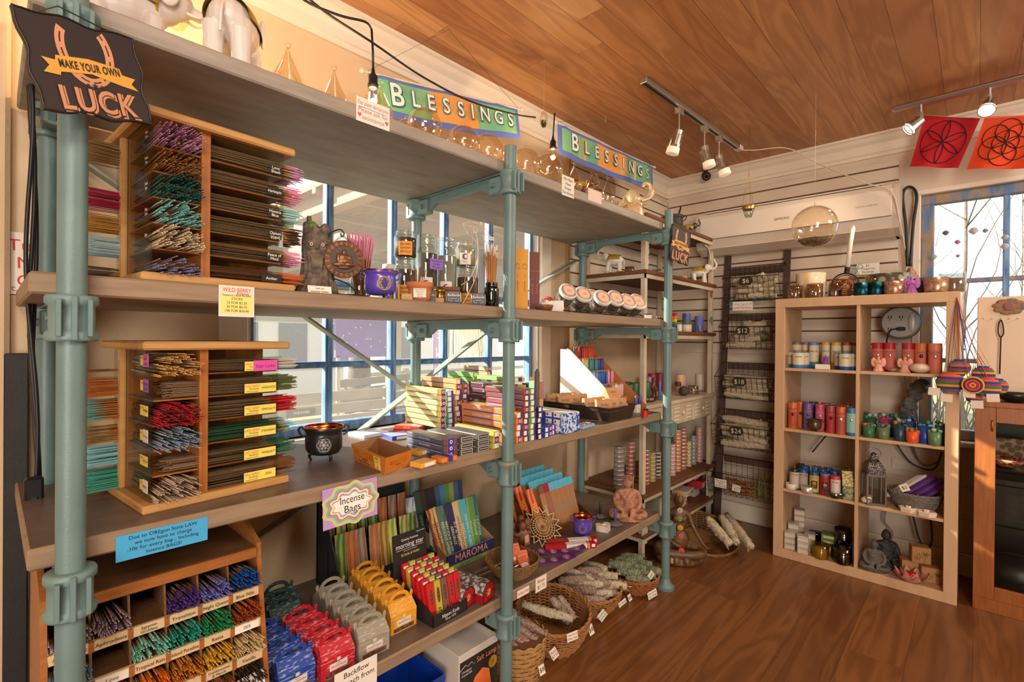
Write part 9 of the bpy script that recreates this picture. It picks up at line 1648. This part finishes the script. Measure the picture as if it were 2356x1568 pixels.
b=MB();b.tube(spline([at(2303,735,x=3.30),at(2298,745,x=3.30),at(2297,765,x=3.30),at(2303,775,x=3.30),at(2309,765,x=3.30),at(2307,745,x=3.30),at(2303,735,x=3.30)],6),.003,INK,5);b.tube([at(2303,775,x=3.30),at(2300,860,x=3.30)],.003,INK,5);b.solo('cord_necklace','looped black cord necklace hanging on the cream board','necklace')
b=MB();b.shell([(.03,0),(.06,.02),(.075,.042)],flat('#1c1a1a',.35),n=24);b.solo('black_bowl','shallow black bowl on the oak cabinet in front of the cream board','bowl',(3.25,ya(2338,3.25),.976))
def flag(c4,col,pat,label):
 r=thing('prayer_flag',label,'flag',c4[0]);n=12;V=[];P0=c4[0]
 def Q(u,v):q=(c4[0]*(1-u)+c4[1]*u)*(1-v)+(c4[3]*(1-u)+c4[2]*u)*v;return q-P0+Vector((.010*math.sin(u*9+v*2)*v,0,0))
 b=MB();b.add([tuple(Q(i/n,j/n))for i in range(n+1)for j in range(n+1)],[(i*(n+1)+j,(i+1)*(n+1)+j,(i+1)*(n+1)+j+1,i*(n+1)+j+1)for i in range(n)for j in range(n)],mat('cloth '+col,col,.85),True);b.build('cloth',r)
 b=MB();LN=flat('#160a0c',.9)
 def ring(cx,cy,R,a0=0,a1=2*PI,k=40):b.tube([tuple(Q(min(max(cx+R*math.cos(a),0),1),min(max(cy+R*math.sin(a),0),1))+Vector((-.0025,0,0)))for a in[a0+(a1-a0)*i/k for i in range(k+1)]],.0020,LN,4)
 if pat=='rosette':
  R=.42;ring(.5,.5,R)
  for k in range(6):a=k*PI/3+PI/6;ring(.5+R*math.cos(a),.5+R*math.sin(a),R,a+PI-PI/3,a+PI+PI/3,16)
 else:
  R=.22;ring(.5,.5,R)
  for k in range(6):a=k*PI/3+PI/6;ring(.5+R*math.cos(a),.5+R*math.sin(a),R)
 b.build('line_pattern',r)
FX=3.36
flag([at(2128,265,x=FX),at(2255,272,x=FX),at(2205,387,x=FX-.03),at(2093,382,x=FX-.03)],'#b80f1e','rosette','crimson prayer flag with a six-petal circle near the far ceiling');flag([at(2266,269,x=FX),at(2400,262,x=FX),at(2372,388,x=FX-.03),at(2224,388,x=FX-.03)],'#e0451c','seed','orange-red prayer flag with interlaced circles at the right edge')
b=MB();b.tube(spline([at(2066,262,x=3.45),at(2128,265,x=FX),at(2255,271,x=FX),at(2400,261,x=FX),at(2480,250,x=FX)],5),.001,flat('#d8c8b0'),4);b.solo('flag_string','thin pale string carrying the prayer flags','string')
CR=mat('crystal','#d8c8e8',.05,c2='#8a7ab0',kind='voronoi',scale=60,spec=1)
for i,(px,py,s,c)in enumerate(((2176,535,.016,'#7a6a94'),(2203,556,.014,'#b878b8'),(2204,588,.010,'#c87aa8'),(2240,530,.022,'#c8c0c0'),(2267,530,.013,'#8a9ac8'),(2312,545,.016,'#b8b4b8'),(2311,566,.018,'#c0bcc0'),(2149,590,.016,'#a8c0b8'))):
 p=at(px,py,x=3.57);b=MB();b.lathe([(.001,-s),(s*.7,-s*.5),(s,0),(s*.6,s*.6),(.001,s*.8)],mat('crystal '+c,c,.05,spec=1),n=8,smooth=False);b.tube([(0,0,s*.8),(0,0,zx(px,455,3.57)-p.z)],.0005,flat('#8a8078'),3);b.solo('hanging_crystal','faceted glass crystal hanging in the small window, %s from the left'%['second','third (upper)','third (lower)','fourth','fifth','sixth (upper)','sixth (lower)','first'][i],'crystal',p)
